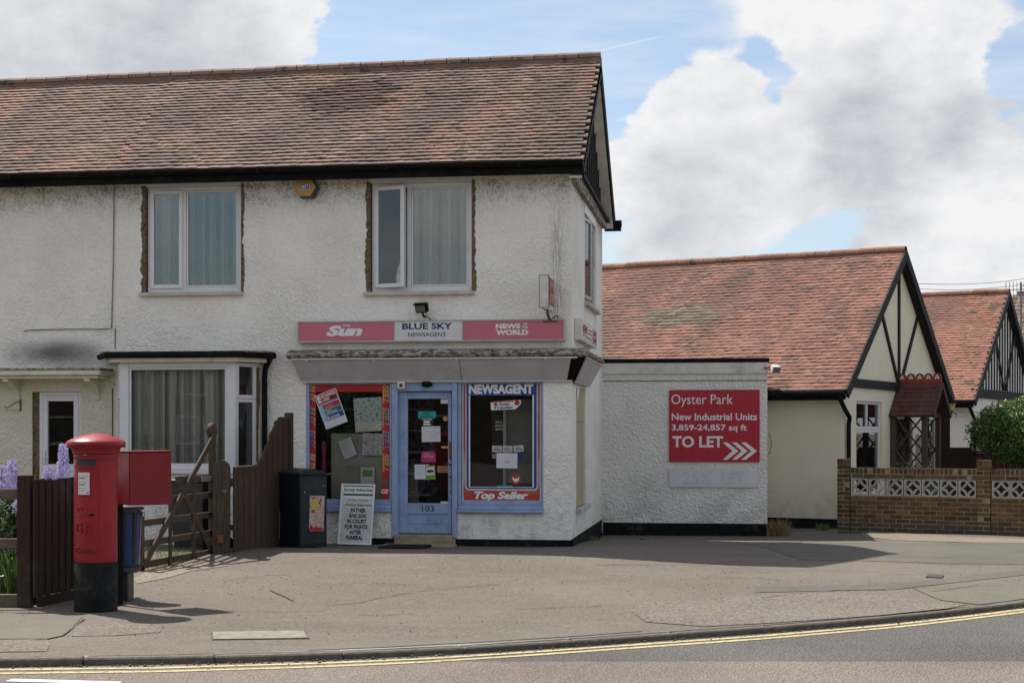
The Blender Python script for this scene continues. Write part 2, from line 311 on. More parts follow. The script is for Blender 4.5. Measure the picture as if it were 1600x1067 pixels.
class MB:
    def __init__(s, Mx=None): s.v = []; s.f = []; s.M = Mx; s.tn = []; s.cl = None; s.smooth = False
    def add(s, vs, fs, tone=None):
        k = len(s.v)
        for p in vs:
            p = Vector(p); s.v.append(s.M @ p if s.M else p)
        for f in fs: s.f.append(tuple(i+k for i in f)); s.tn.append(tone if tone is not None else 0.)
        return s
    def box(s, x0, x1, y0, y1, z0, z1, tone=None, R=None):
        vs = [(x, y, z) for x in (x0, x1) for y in (y0, y1) for z in (z0, z1)]
        if R: vs = [R @ Vector(p) for p in vs]
        return s.add(vs, [(0, 1, 3, 2), (4, 6, 7, 5), (0, 4, 5, 1), (2, 3, 7, 6), (0, 2, 6, 4), (1, 5, 7, 3)], tone)
    def bev(s, x0, x1, y0, y1, z0, z1, b=.006, tone=None, R=None):
        """box with chamfered edges along every side"""
        pts = []; idx = {}
        for i, x in enumerate((x0, x1)):
            for j, y in enumerate((y0, y1)):
                for k, z in enumerate((z0, z1)):
                    sx, sy, sz = (1 if i == 0 else -1)*b, (1 if j == 0 else -1)*b, (1 if k == 0 else -1)*b
                    for a, q in enumerate(((x, y+sy, z+sz), (x+sx, y, z+sz), (x+sx, y+sy, z))): idx[i, j, k, a] = len(pts); pts.append(q)
        F = []
        for a, (u, v) in enumerate(((1, 2), (2, 0), (0, 1))):
            for e in (0, 1):
                def key(bu, bv):
                    q = [0, 0, 0]; q[a] = e; q[u] = bu; q[v] = bv; return idx[q[0], q[1], q[2], a]
                f = [key(0, 0), key(1, 0), key(1, 1), key(0, 1)]; F.append(f if e else f[::-1])
        for a in range(3):                     # edges parallel to axis a
            u, v = (a+1) % 3, (a+2) % 3
            for bu in (0, 1):
                for bv in (0, 1):
                    def key(e, face):
                        q = [0, 0, 0]; q[a] = e; q[u] = bu; q[v] = bv; return idx[q[0], q[1], q[2], face]
                    F.append([key(0, u), key(1, u), key(1, v), key(0, v)])
        for i in (0, 1):
            for j in (0, 1):
                for k in (0, 1): F.append([idx[i, j, k, 0], idx[i, j, k, 1], idx[i, j, k, 2]])
        if R: pts = [R @ Vector(p) for p in pts]
        s.add(pts, F, tone); s.fix = True; return s
    def prism(s, poly, a, b, ax='y', tone=None):
        """extrude a 2D polygon: ax='y': poly in (x,z); 'z': (x,y); 'x': (y,z)"""
        def P(p, t): return {'y': (p[0], t, p[1]), 'z': (p[0], p[1], t), 'x': (t, p[0], p[1])}[ax]
        n = len(poly); vs = [P(p, a) for p in poly]+[P(p, b) for p in poly]
        fs = [tuple(range(n))[::-1], tuple(range(n, 2*n))]+[(i, (i+1) % n, n+(i+1) % n, n+i) for i in range(n)]
        s.fix = True; return s.add(vs, fs, tone)
    def tube(s, pts, r, n=8, cap=True):
        pts = [Vector(p) for p in pts]; rs = r if isinstance(r, (list, tuple)) else [r]*len(pts); k = []; ref = Vector((0, 0, 1))
        vs = []; fs = []
        for i, p in enumerate(pts):
            d = (pts[min(i+1, len(pts)-1)]-pts[max(i-1, 0)]).normalized()
            a = d.cross(ref if abs(d.z) < .95 else Vector((1, 0, 0))).normalized(); b = d.cross(a)
            if k and a.dot(k[-1]) < 0: a, b = -a, -b
            k.append(a)
            for j in range(n): t = 2*pi*j/n; vs.append(p+a*math.cos(t)*rs[i]+b*math.sin(t)*rs[i])
        for i in range(len(pts)-1):
            for j in range(n): fs.append((i*n+j, i*n+(j+1) % n, (i+1)*n+(j+1) % n, (i+1)*n+j))
        if cap: fs += [tuple(range(n))[::-1], tuple(range((len(pts)-1)*n, len(pts)*n))]
        s.fix = True; return s.add(vs, fs)
    def bar(s, a, b, w, h, up=(0, 0, 1), tone=None):
        a, b = Vector(a), Vector(b); d = (b-a).normalized(); up = Vector(up); sd = d.cross(up).normalized(); u = sd.cross(d)
        vs = [p+sd*w/2*i+u*h/2*j for p in (a, b) for i, j in ((-1, -1), (1, -1), (1, 1), (-1, 1))]
        s.fix = True; return s.add(vs, [(0, 1, 2, 3), (7, 6, 5, 4), (0, 4, 5, 1), (1, 5, 6, 2), (2, 6, 7, 3), (3, 7, 4, 0)], tone)
    def lathe(s, prof, n=40, c=(0, 0, 0)):
        vs = []; fs = []
        for (r, z) in prof:
            for j in range(n): t = 2*pi*j/n; vs.append((c[0]+r*math.cos(t), c[1]+r*math.sin(t), c[2]+z))
        for i in range(len(prof)-1):
            for j in range(n): fs.append((i*n+j, i*n+(j+1) % n, (i+1)*n+(j+1) % n, (i+1)*n+j))
        if prof[0][0] > .001: fs.append(tuple(range(n))[::-1])
        if prof[-1][0] > .001: fs.append(tuple(range((len(prof)-1)*n, len(prof)*n)))
        return s.add(vs, fs)
    def quad(s, a, b, c, d, tone=None): return s.add((a, b, c, d), [(0, 1, 2, 3)], tone)
    def build(s, name, mat, parent=None, smooth=False, bevel=0):
        po = ORG[parent.name] if parent else None
        if parent is None:
            xs = [p.x for p in s.v]; ys = [p.y for p in s.v]; po = Vector(((min(xs)+max(xs))/2, (min(ys)+max(ys))/2, min(p.z for p in s.v)))
        me = bpy.data.meshes.new(name); me.from_pydata([tuple(p-po) for p in s.v], [], s.f)
        if any(s.tn):
            at = me.attributes.new('tone', 'FLOAT', 'FACE'); at.data.foreach_set('value', s.tn)
        if s.cl:
            at = me.attributes.new('cloth', 'FLOAT_VECTOR', 'POINT'); at.data.foreach_set('vector', [x for p in s.cl for x in p])
        if getattr(s, 'fix', False):
            import bmesh
            bm = bmesh.new(); bm.from_mesh(me); bmesh.ops.recalc_face_normals(bm, faces=bm.faces[:]); bm.to_mesh(me); bm.free()
        if smooth: me.shade_smooth() if hasattr(me, 'shade_smooth') else None
        me.materials.append(M[mat] if isinstance(mat, str) else mat)
        o = bpy.data.objects.new(name, me); sc.collection.objects.link(o)
        if parent: o.parent = parent; ORG[o.name] = po
        else: o.location = po; ORG[o.name] = po
        if smooth:
            try:
                me.set_sharp_from_angle(angle=math.radians(38))
            except Exception: pass
        if bevel:
            b = o.modifiers.new('bevel', 'BEVEL'); b.width = bevel; b.segments = 2; b.limit_method = 'ANGLE'
        return o
def tag(o, label, cat, group=None, kind=None):
    if label: o['label'] = label
    if cat: o['category'] = cat
    if group: o['group'] = group
    if kind: o['kind'] = kind
    return o
def thing(name, label, cat, loc=(0, 0, 0), group=None):
    o = bpy.data.objects.new(name, None); sc.collection.objects.link(o); o.location = loc; o.empty_display_size = .2
    ORG[o.name] = Vector(loc); return tag(o, label, cat, group)
def struct(o, label=None): o['kind'] = 'structure'; o['label'] = label or o.name.replace('_', ' '); return o
def placed(parent, name, me, loc, rot=None, tone=None):
    """one more piece of shared mesh data, placed in the world under parent"""
    o = bpy.data.objects.new(name, me); sc.collection.objects.link(o); o.parent = parent
    mt = Matrix.Translation(Vector(loc)-ORG[parent.name]) @ (rot or I4); o.matrix_basis = mt
    if tone is not None: o['tone'] = tone
    return o
def mesh_of(mb, name, mat):
    me = bpy.data.meshes.new(name); me.from_pydata([tuple(p) for p in mb.v], [], mb.f)
    if getattr(mb, 'fix', False):
        import bmesh
        bm = bmesh.new(); bm.from_mesh(me); bmesh.ops.recalc_face_normals(bm, faces=bm.faces[:]); bm.to_mesh(me); bm.free()
    me.materials.append(M[mat]); return me
DG = None
def text(s, Mx, x0, x1, z0, z1, y, mat, parent, bold=0., shear=0., rot=0, name='lettering', keep=False, ext=.0012, warp=None, space=1., lines=None):
    """letters fitted into the rectangle x0..x1, z0..z1 of plane y of local frame Mx; rot in quarter turns clockwise"""
    c = bpy.data.curves.new('t', 'FONT'); c.body = s; c.offset = bold; c.shear = shear; c.extrude = 0; c.resolution_u = 3; c.space_character = space; c.align_x = 'CENTER'; c.space_line = .95
    o = bpy.data.objects.new('t', c); sc.collection.objects.link(o); dg = bpy.context.evaluated_depsgraph_get(); dg.update()
    me0 = bpy.data.meshes.new_from_object(o.evaluated_get(dg)); bpy.data.objects.remove(o); bpy.data.curves.remove(c)
    vs = [v.co.copy() for v in me0.vertices]; fs = [tuple(p.vertices) for p in me0.polygons]; bpy.data.meshes.remove(me0)
    if not vs: return None
    if rot == 1: vs = [Vector((v.y, -v.x, 0)) for v in vs]
    elif rot == -1: vs = [Vector((-v.y, v.x, 0)) for v in vs]
    elif rot: 
        cr, sr = math.cos(rot), math.sin(rot)
    ax, bx = min(v.x for v in vs), max(v.x for v in vs); ay, by = min(v.y for v in vs), max(v.y for v in vs)
    sx = (x1-x0)/(bx-ax); sy = (z1-z0)/(by-ay)
    if keep: sx = sy = min(sx, sy)
    mx, my = (ax+bx)/2, (ay+by)/2; cx, cz = (x0+x1)/2, (z0+z1)/2
    q = []
    for v in vs:
        p = Vector((cx+(v.x-mx)*sx, y, cz+(v.y-my)*sy)); q.append(warp(p) if warp else p)
    mb = MB(Mx); n = len(q); mb.add(q, fs)
    return mb.build(name, mat, parent)
def rect(Mx, x0, x1, z0, z1, y0, y1, name, mat, parent=None, **k): return MB(Mx).box(x0, x1, y0, y1, z0, z1).build(name, mat, parent, **k)
def wall_holes(mb, x0, x1, z0, z1, holes, y0, y1):
    """wall slab from y0 (outer) to y1 (inner) with rectangular openings and their reveals"""
    xs = sorted({x0, x1, *[min(max(h[i], x0), x1) for h in holes for i in (0, 1)]}); zs = sorted({z0, z1, *[min(max(h[i], z0), z1) for h in holes for i in (2, 3)]})
    def hole(i, j):
        if i < 0 or j < 0 or i >= len(xs)-1 or j >= len(zs)-1: return None
        cx, cz = (xs[i]+xs[i+1])/2, (zs[j]+zs[j+1])/2
        return any(h[0] < cx < h[1] and h[2] < cz < h[3] for h in holes)
    for i in range(len(xs)-1):
        for j in range(len(zs)-1):
            if hole(i, j): continue
            a, b, c, d = xs[i], xs[i+1], zs[j], zs[j+1]
            mb.quad((a, y0, c), (b, y0, c), (b, y0, d), (a, y0, d)); mb.quad((b, y1, c), (a, y1, c), (a, y1, d), (b, y1, d))
            if hole(i-1, j) is not False: mb.quad((a, y0, c), (a, y0, d), (a, y1, d), (a, y1, c))
            if hole(i+1, j) is not False: mb.quad((b, y0, d), (b, y0, c), (b, y1, c), (b, y1, d))
            if hole(i, j-1) is not False: mb.quad((b, y0, c), (a, y0, c), (a, y1, c), (b, y1, c))
            if hole(i, j+1) is not False: mb.quad((a, y0, d), (b, y0, d), (b, y1, d), (a, y1, d))
    return mb
def frame_ring(mb, x0, x1, z0, z1, w, y0, y1, b=.004, wt=None, wb=None):
    wt = wt or w; wb = wb or w
    mb.bev(x0, x0+w, y0, y1, z0, z1, b); mb.bev(x1-w, x1, y0, y1, z0, z1, b)
    mb.bev(x0+w, x1-w, y0+.002, y1-.002, z0, z0+wb, b); mb.bev(x0+w, x1-w, y0+.002, y1-.002, z1-wt, z1, b); return mb
def curtain(Mx, x0, x1, z0, z1, y, label, amp=.02, gather=None, parent_group='net curtains hanging in the windows', mat='net_brightened'):
    mb = MB(Mx); nx = int((x1-x0)/.012); nz_ = 14; vs = []; fs = []; cl = []
    ph = rnd.random()*9
    for j in range(nz_+1):
        v = j/nz_; z = z0+(z1-z0)*v
        for i in range(nx+1):
            u = i/nx; x = x0+(x1-x0)*u
            if gather: x += gather*(v**1.5)*math.sin(pi*u)*(.5-u)*.6 + gather*.25*(1-v)*math.sin(5*u+ph)*math.sin(pi*u)
            s = math.sin(x*34+2.2*math.sin(x*5+ph)+ph)+.55*math.sin(x*71+ph*2)
            yy = y+amp*s*(.45+.55*(1-v*.6))
            vs.append((x, yy, z)); cl.append(((x-x0)*1.25, z-z0, s))
    for j in range(nz_):
        for i in range(nx): a = j*(nx+1)+i; fs.append((a, a+1, a+nx+2, a+nx+1))
    mb.add(vs, fs); mb.cl = cl
    o = mb.build('net_curtain', mat, smooth=True)
    return tag(o, label, 'curtain', parent_group)
def upvc(parent, Mx, x0, x1, z0, z1, split, y=.05, opened=0, name='window', mat='upvc', sash='left'):
    """casement window: outer frame, mullion, one opening sash, panes"""
    w = .055; fb = MB(Mx); frame_ring(fb, x0, x1, z0, z1, w, y, y+.07, wb=.075)
    fb.bev(split-.03, split+.03, y+.003, y+.067, z0+.075, z1-w, .004)
    win = fb.build(name, mat, parent)
    sb = MB(Mx @ Matrix.Translation((x0+w-.012, y-.012, 0)) @ Matrix.Rotation(-opened, 4, 'Z')); L = split-.03-(x0+w)+.024
    frame_ring(sb, 0, L, z0+.06, z1-w+.012, .055, -.012, .05, .006); s = sb.build('sash', mat, win)
    MB(sb.M).box(.05, L-.05, .012, .02, z0+.11, z1-w-.04).build('pane', 'glass', win)
    if opened: MB(sb.M).bev(L-.04, L-.02, .05, .07, (z0+z1)/2-.06, (z0+z1)/2+.05, .003).build('handle', mat, win)
    frb = MB(Mx); frame_ring(frb, split+.034, x1-w-.004, z0+.079, z1-w-.004, .022, y+.01, y+.04, .003); frb.build('glazing_bead', mat, win)
    MB(Mx).box(split+.05, x1-w-.02, y+.028, y+.036, z0+.09, z1-w-.02).build('pane', 'glass', win)
    return win
KEEP = 290
def tiles(parent, Mx, nu, ns, tw, gauge, mat, xoff=0., key=None, miss=.004, wob=.004, skip=None, all_stuff=False, group_name='tile', lip=.028, lim=None):
    """plain clay tiles on slope frame Mx (x along eave, y up the slope, z out of it). The KEEP largest in view are single
    parts, the others one joined part."""
    L = gauge*1.35; base = []
    # three shared meshes with small differences
    def shape(k):
        r = random.Random(k); v = []; t = lip+.002*k; g = .0012
        x0, x1 = g, tw-g; cam_ = .002+.001*k
        for (x, c) in ((x0, 0), (x0+(x1-x0)*.5, cam_), (x1, 0)):
            v += [(x, 0, t+c), (x, 0, -.004+c), (x, L, .003+c)]
        f = [(0, 3, 5, 2), (3, 6, 8, 5), (1, 4, 3, 0), (4, 7, 6, 3), (1, 0, 2), (7, 8, 6)]
        return v, f
    shapes = [shape(k) for k in range(3)]; items = []
    R3 = Mx.to_3x3()
    for j in range(ns):
        sag = .0
        for i in range(-1, nu+1):
            u = i*tw+(tw/2 if j % 2 else 0)+xoff; s = j*gauge+rnd.gauss(0, .0025)
            if skip and skip(u, s): continue
            if lim: u = min(max(u, lim[0]), lim[1])
            if rnd.random() < miss: s -= rnd.uniform(.01, .04)
            zz = wob*noise.noise(Vector((u*.7, s*.9, 3)))*4+rnd.uniform(0, .0035)
            loc = Vector((u+rnd.uniform(-.002, .002), s, zz)); wp = Mx @ loc
            items.append((loc, wp, rnd.gauss(0, .012), rnd.gauss(0, .006), rnd.random(), rnd.randrange(3)))
    def dist(it):
        d = it[1]-CAM; Z = d.dot(FW); x = 800+FPX*d.dot(RT)/Z; y = YH-FPX*d.z/Z
        off = 0 if (-20 < x < 1610 and 0 < y < 1067) else 100
        if key: off += key(x, y)
        return Z+off
    items.sort(key=dist); single = [] if all_stuff else items[:KEEP]; rest = items if all_stuff else items[KEEP:]
    mes = []
    if single:
        for k in range(3):
            mb = MB(); mb.add(*shapes[k]); mes.append(mesh_of(mb, group_name, mat))
    for (loc, wp, rz, rx, tn, k) in single:
        rot = R3.to_4x4() @ Matrix.Rotation(rz, 4, 'Z') @ Matrix.Rotation(rx, 4, 'X')
        placed(parent, group_name, mes[k], wp, rot, .001+tn*.998)
    mb = MB()
    for (loc, wp, rz, rx, tn, k) in rest:
        T = Matrix.Translation(wp) @ R3.to_4x4() @ Matrix.Rotation(rz, 4, 'Z') @ Matrix.Rotation(rx, 4, 'X')
        vs, fs = shapes[k]; mb.add([T @ Vector(p) for p in vs], fs, .001+tn*.998)
    if rest:
        o = mb.build('far_tiles' if single else 'tile_covering', mat, parent); o['kind'] = 'stuff'
def ridge_tiles(parent, a, b, mat, r=.11, step=.33, name='ridge_tile'):
    a, b = Vector(a), Vector(b); d = (b-a); n = max(1, int(d.length/step)); d.normalize(); side = d.cross(Vector((0, 0, 1))).normalized(); up = side.cross(d)
    bd_ = MB(); bd_.bar(a+Vector((0, 0, -.045)), b+Vector((0, 0, -.045)), r*1.75, .10); bd_.build('ridge_bedding', mat, parent)
    mb = MB(); vs = []; K = 7
    for e in (0, step*.985):
        for rr in (r+(.006 if e == 0 else 0), r-.014):
            for k in range(K): t = pi*k/(K-1); vs.append((e, math.cos(t)*rr, math.sin(t)*rr*.82))
    f = []
    for k in range(K-1): f += [(k, k+1, 2*K+k+1, 2*K+k), (k, K+k, K+k+1, k+1), (2*K+k, 2*K+k+1, 3*K+k+1, 3*K+k)]
    mb.add(vs, f); mb.fix = True; me = mesh_of(mb, name, mat)
    R = Matrix((d, side, up)).transposed().to_4x4()
    for i in range(n):
        p = a+d*(i*(b-a).length/n)+Vector((0, 0, rnd.uniform(-.006, .006)))
        placed(parent, name, me, p, R @ Matrix.Rotation(rnd.gauss(0, .008), 4, 'Y'), .001+rnd.random()*.99)
def leaves(n, where, size, mb=None, tones=(0, 1), long=1.0):
    mb = mb or MB()
    for _ in range(n):
        p, nrm = where(); s = size*rnd.uniform(.6, 1.25)
        d = Vector((rnd.gauss(0, 1), rnd.gauss(0, 1), rnd.gauss(0, .7)))+nrm*1.2; d.normalize()
        a = d.orthogonal().normalized(); a.rotate(Matrix.Rotation(rnd.uniform(0, 6.28), 3, d)); b = d.cross(a)
        a *= s*long; b *= s*.55
        mb.add([p-a, p+b*.9+d*s*.12, p+a, p-b*.9+d*s*.12], [(0, 1, 2, 3)], .01+rnd.uniform(*tones)*.98)
    return mb
# ---------------------------------------------------------------- material table
SOOT = (onplane(I4, 85, 548)[0], onplane(I4, 85, 552)[1])
M['wall'] = roughcast(); M['cream_rough'] = cream_rough(); M['cream'] = smooth_cream(); M['white_rough'] = white_rough()
M['plinth'] = simple('black_bitumen_plinth', (.008, .008, .0075), .85, .4, 6, .004, spec=.15, dirt=((.12, .115, .10), .5))
M['black'] = simple('black_paint', (.007, .007, .007), .75, .3, 5, .001, spec=.12, dirt=((.05, .048, .045), .4))
M['timber_black'] = simple('black_timber', (.008, .0078, .0075), .8, .3, 12, .003, st=(3, 3, 1))
M['upvc'] = simple('white_plastic_frame', (.70, .69, .70), .4, .05, 4, 0, dirt=((.42, .39, .34), .45))
M['old_white'] = simple('old_white_paint', (.64, .61, .56), .65, .1, 6, .002, dirt=((.26, .22, .17), .7))
M['cream_paint'] = simple('cream_painted_wood', (.66, .61, .47), .6, .08, 6, .002, dirt=((.28, .24, .16), .6))
M['sill'] = simple('weathered_sill', (.50, .47, .42), .8, .15, 7, .004, dirt=((.16, .14, .10), .7))
M['mortar'] = simple('bare_brown_mortar', (.17, .115, .065), .95, .55, 24, .012)
M['glass'] = glassmat('window_glass', 2.0); M['shop_glass'] = glassmat('shop_glass', 1.38, (.96, .97, .96)); M['net'] = netmat(alb=.72, base=.70); M['net_brightened'] = netmat('brightened_lace_net', .90, .52)  # second net is a paler copy, brightened to offset dim light behind glass
M['blue'] = simple('pale_blue_paint', (.27, .36, .54), .5, .1, 5, .002, dirt=((.12, .15, .20), .55))
M['blue_chip'] = simple('chipped_bare_paint', (.25, .2, .15), .8, .5, 30, .004)
M['fascia_grey'] = simple('grey_awning_panel', (.47, .44, .445), .5, .06, 3, .001, dirt=((.22, .20, .18), .45), st=(1, 1, .3))
M['edge_grey'] = simple('pale_trim', (.50, .48, .46), .5, .08, 5, .001)
def mould():
    t = NT('flaking_cornice'); n = t.noise(9, 7, .75, st=(1, 1, 2.2)); c = t.ramp(n, [(.35, (.05, .04, .03)), (.48, (.19, .15, .10)), (.55, (.42, .39, .34)), (.7, (.50, .47, .43))])
    t.bump(n, .03, 1); return t.done(c, .9, .2)
M['moulding'] = mould()
M['felt'] = mould(); M['felt'].name = 'lifting_roof_felt'
M['interior'] = simple('dark_room', (.05, .047, .042), .9, .3, 3)
M['interior_pale'] = simple('pale_partition', (.20, .20, .18), .8, .1, 3)
M['hardboard'] = simple('hardboard_sheet', (.30, .28, .215), .8, .1, 3, 0, dirt=((.12, .11, .08), .5))
M['concrete'] = simple('old_concrete', (0.2091, 0.1901, 0.1584), .9, .2, 9, .006, dirt=((0.0697, 0.05702, 0.03802), .7))
M['step'] = simple('step_stone', (.30, .25, .17), .85, .2, 9, .006, dirt=((.07, .06, .04), .8))
M['kerb'] = simple('kerb_concrete', (0.1208, 0.1047, 0.08625), .9, .25, 13, .008, dirt=((0.06904, 0.06156, 0.05308), .6))
M['lead'] = simple('grey_lead', (.2, .2, .2), .6, .3, 8, .004)
M['roof_main'] = roof('brown_clay_tiles', [(0, (0.1419, 0.0903, 0.07052)), (.35, (0.1763, 0.1144, 0.0903)), (.8, (0.215, 0.1419, 0.1118)), (1, (0.2666, 0.1849, 0.1462))], [(0.1032, 0.0774, 0.0645), (0.2838, 0.1505, 0.1075)],
    [((fx(535)-.3, 0, 6.62), (1.35, 0, 2.6), (0.07, 0.032, 0.022), .95)])
M['roof_red'] = roof('red_clay_tiles', [(0, (.155, .070, .052)), (.4, (.19, .086, .064)), (.8, (.22, .102, .076)), (1, (.27, .138, .103))], [(.115, .066, .055), (.30, .135, .10)],
    [(cw(3.55, 31.4, 3.88), (.95, .95, 3.1), (.14, .125, .085), .85)], scale=.8)
M['roof_red2'] = roof('bright_clay_tiles', [(0, (.19, .084, .058)), (.5, (.235, .105, .073)), (1, (.29, .15, .108))], [(.15, .075, .06), (.32, .14, .10)], [], scale=.7)
M['roof_porch'] = roof('dark_red_porch_tiles', [(0, (0.08, 0.028, 0.0224)), (1, (0.136, 0.048, 0.036))], [(0.048, 0.024, 0.02), (0.104, 0.032, 0.024)], [])
M['roof_far'] = roof('brown_pantiles', [(0, (.12, .085, .065)), (1, (.22, .15, .11))], [(.09, .07, .055), (.20, .14, .1)], [])
M['ridge_main'] = roof('weathered_ridge', [(0, (0.2106, 0.1326, 0.1053)), (1, (0.2808, 0.1872, 0.1482))], [(0.195, 0.1326, 0.1092), (0.2808, 0.1716, 0.1326)], [])
M['ridge_red'] = roof('red_ridge', [(0, (0.2418, 0.1092, 0.0702)), (1, (0.3276, 0.1716, 0.117))], [(0.1872, 0.1092, 0.078), (0.2964, 0.1482, 0.1014)], [])
M['scallop_red'] = simple('terracotta_crest', (.25, .045, .03), .6, .2, 9)
M['asphalt'] = asphalt('worn_asphalt_forecourt', (0.09934, 0.08451, 0.06884), (0.1313, 0.1127, 0.09363), warm=(0.1029, 0.08591, 0.06884))
M['asphalt_smooth'] = asphalt('smooth_grey_asphalt', (0.09528, 0.08616, 0.07266), (0.116, 0.1047, 0.08812), .3, (0.1036, 0.0926, 0.07575), 1.3)
M['asphalt_coarse'] = asphalt('coarse_open_asphalt', (0.08176, 0.07124, 0.05995), (0.1244, 0.1083, 0.09062), 1.0, (0.09244, 0.07978, 0.06622), .75, 1.6)
M['asphalt_pale'] = asphalt('pale_grey_asphalt', (0.1237, 0.1131, 0.08991), (0.1437, 0.1318, 0.1068), .2, (0.1276, 0.1131, 0.08991), 1.4)
M['verge_dirt'] = asphalt('dry_dirt', (0.1152, 0.0972, 0.072), (0.1656, 0.1404, 0.108), .9, (0.1368, 0.1116, 0.0792), .8)
M['road'] = roadmat()
M['crack'] = simple('tar_seam', (.05, .043, .037), .8, .4, 30)
def wornpaint(name, col, thr=.62):
    t = NT(name); n = t.noise(22, 6, .75); c = t.mix(t.mr(n, thr-.04, thr+.03), col, (.15, .14, .12)); c = t.mix(t.mr(t.noise(3, 5), .35, .75, 0, .4), c, tuple(x*.72 for x in col)); t.bump(t.vor(70), .006); return t.done(c, .8, .2)
M['yellow'] = wornpaint('yellow_road_paint', (.50, .43, .23), .57); M['white_line'] = wornpaint('white_road_paint', (.72, .72, .70))
M['pillar_red'] = simple('post_box_red', (.27, .009, .016), .42, .14, 3, .0015, spec=.35, dirt=((.19, .012, .016), .5))
M['box_red'] = simple('pouch_box_red', (.19, .006, .012), .5, .08, 2, .001, spec=.4)
M['pillar_black'] = simple('black_gloss_base', (.006, .006, .006), .65, .4, 8, .004, spec=.2, dirt=((.07, .06, .05), .5))
M['enamel'] = simple('enamel_plate', (.62, .62, .60), .35, .04, 5)
M['cabinet'] = simple('navy_cabinet', (.006, .012, .024), .55, .15, 3, .001, spec=.25, dirt=((.035, .045, .055), .5))
M['cabinet_front'] = simple('slate_cabinet', (.018, .028, .036), .55, .12, 3, .001, spec=.25, dirt=((.06, .07, .075), .5))
M['bin_blue'] = simple('blue_plastic', (.018, .05, .16), .45, .15, 4); M['bin_black'] = simple('black_plastic', (.018, .018, .019), .38, .2, 6, .001, spec=.5)
M['bin_lid'] = simple('grey_bin_lid', (.32, .34, .34), .4, .1, 6)
M['wood_gate'] = wood('weathered_gate_wood', (.048, .032, .021), (.105, .072, .047), (16, 16, 1.5), .3)
M['wood_fence'] = wood('brown_fence_board', (.05, .028, .018), (.10, .058, .037), (26, 26, 1.0))
M['wood_dark'] = wood('dark_red_brown_board', (.026, .013, .010), (.052, .028, .021), (26, 26, .8))
M['wood_grey'] = wood('grey_rail', (.09, .07, .05), (.15, .12, .09), (2, 2, 16), .4)
M['wood_post'] = wood('lattice_wood', (.055, .042, .03), (.10, .078, .055), (26, 26, 1.5))
M['wood_red'] = wood('red_brown_panel', (0.06, 0.021, 0.0132), (0.093, 0.036, 0.024), (20, 20, 1.2))
M['iron'] = simple('galvanised_iron', (.3, .3, .29), .45, .25, 20, .001, metal=.6)
M['rust'] = simple('rusty_iron', (.20, .08, .03), .8, .4, 30, .002)
M['leaf_bush'] = leafmat('laurel_leaf', (.035, .085, .017), (.15, .26, .05)); M['leaf_garden'] = leafmat('garden_leaf', (.03, .065, .018), (.12, .18, .06))
M['leaf_iris'] = leafmat('iris_leaf', (.03, .075, .015), (.10, .19, .04)); M['petal'] = leafmat('lilac_petal', (.42, .34, .62), (.74, .66, .90))
M['leaf_grass'] = leafmat('grass_blade', (.07, .11, .025), (.22, .25, .08)); M['dry'] = leafmat('dry_grass', (.20, .13, .06), (.38, .27, .14))
M['white_petal'] = leafmat('white_petal', (.7, .7, .65), (.8, .8, .75)); M['stem'] = simple('green_stem', (.07, .10, .03), .6)
M['bark'] = simple('shrub_bark', (.08, .055, .035), .9, .4, 20, .01)
M['soil'] = simple('dark_soil', (.06, .045, .03), .95, .4, 8, .02)
M['brick'] = brickmat('brown_brick', [(0, (0.0493, 0.0289, 0.017)), (.3, (0.08925, 0.0544, 0.0289)), (.7, (0.1318, 0.0833, 0.0442)), (1, (0.1785, 0.1232, 0.068))])
M['brick_mortar'] = simple('sandy_mortar', (.29, .235, .145), .95, .25, 25, .006, dirt=((.08, .07, .05), .7))
M['brick_red'] = brickmat('red_brick', [(0, (.20, .07, .045)), (1, (.32, .13, .08))], False)
M['screen'] = simple('concrete_screen_block', (.40, .375, .335), .85, .15, 10, .004, dirt=((.16, .145, .12), .5))
M['alarm_orange'] = simple('alarm_orange', (.50, .25, .055), .45, .08, 3); M['alarm_dark'] = simple('alarm_dark', (.03, .03, .05), .4)
M['lamp_glass'] = simple('lantern_amber', (.45, .33, .10), .3); M['lamp_face'] = simple('floodlight_lens', (.10, .11, .08), .2, spec=.6)
M['lamp_white'] = simple('white_floodlight', (.60, .60, .60), .35, .05, 4)
def flat(name, c, rough=.5, var=.04): M[name] = simple(name, c, rough, var, 5); return name
flat('sign_pink', (.52, .145, .185), .4); flat('sign_white', (.62, .61, .62), .4); flat('print_white', (.74, .73, .72)); flat('print_navy', (.015, .02, .10)); flat('print_black', (.018, .018, .02))
flat('frame_grey', (.42, .40, .38), .4, .1); flat('banner_red', (.42, .012, .015)); flat('print_gold', (.46, .24, .07)); flat('print_green', (.02, .13, .06)); flat('print_blue', (.02, .045, .23))
flat('print_royal', (.012, .05, .26)); flat('print_sky', (.25, .45, .55)); flat('print_orange', (.46, .075, .035)); flat('print_cream', (.62, .58, .45)); flat('print_teal', (.02, .30, .27)); flat('print_magenta', (.42, .03, .12))
flat('paper', (.60, .61, .62), .8, .06); flat('paper_old', (.62, .60, .51), .8, .1); flat('paper_grey', (.56, .58, .58), .8, .1); flat('print_grey', (.30, .30, .32)); flat('let_red', (.40, .012, .03), .35, .03); flat('ghost', (.53, .53, .55), .6, .05)
flat('board_grey', (.60, .60, .62), .55, .05); flat('print_lime', (.12, .28, .05)); flat('print_pink', (.55, .3, .32)); flat('print_rust', (.35, .04, .03)); flat('print_yellow', (.55, .42, .08)); flat('plywood', (.42, .33, .20), .8, .08)
def printed(name, cols, s=40, v=(1, 1, 1)):
    t = NT(name); n = t.noise(s, 3, .6, st=v); c = t.ramp(n, cols); M[name] = t.done(c, .7, .2)
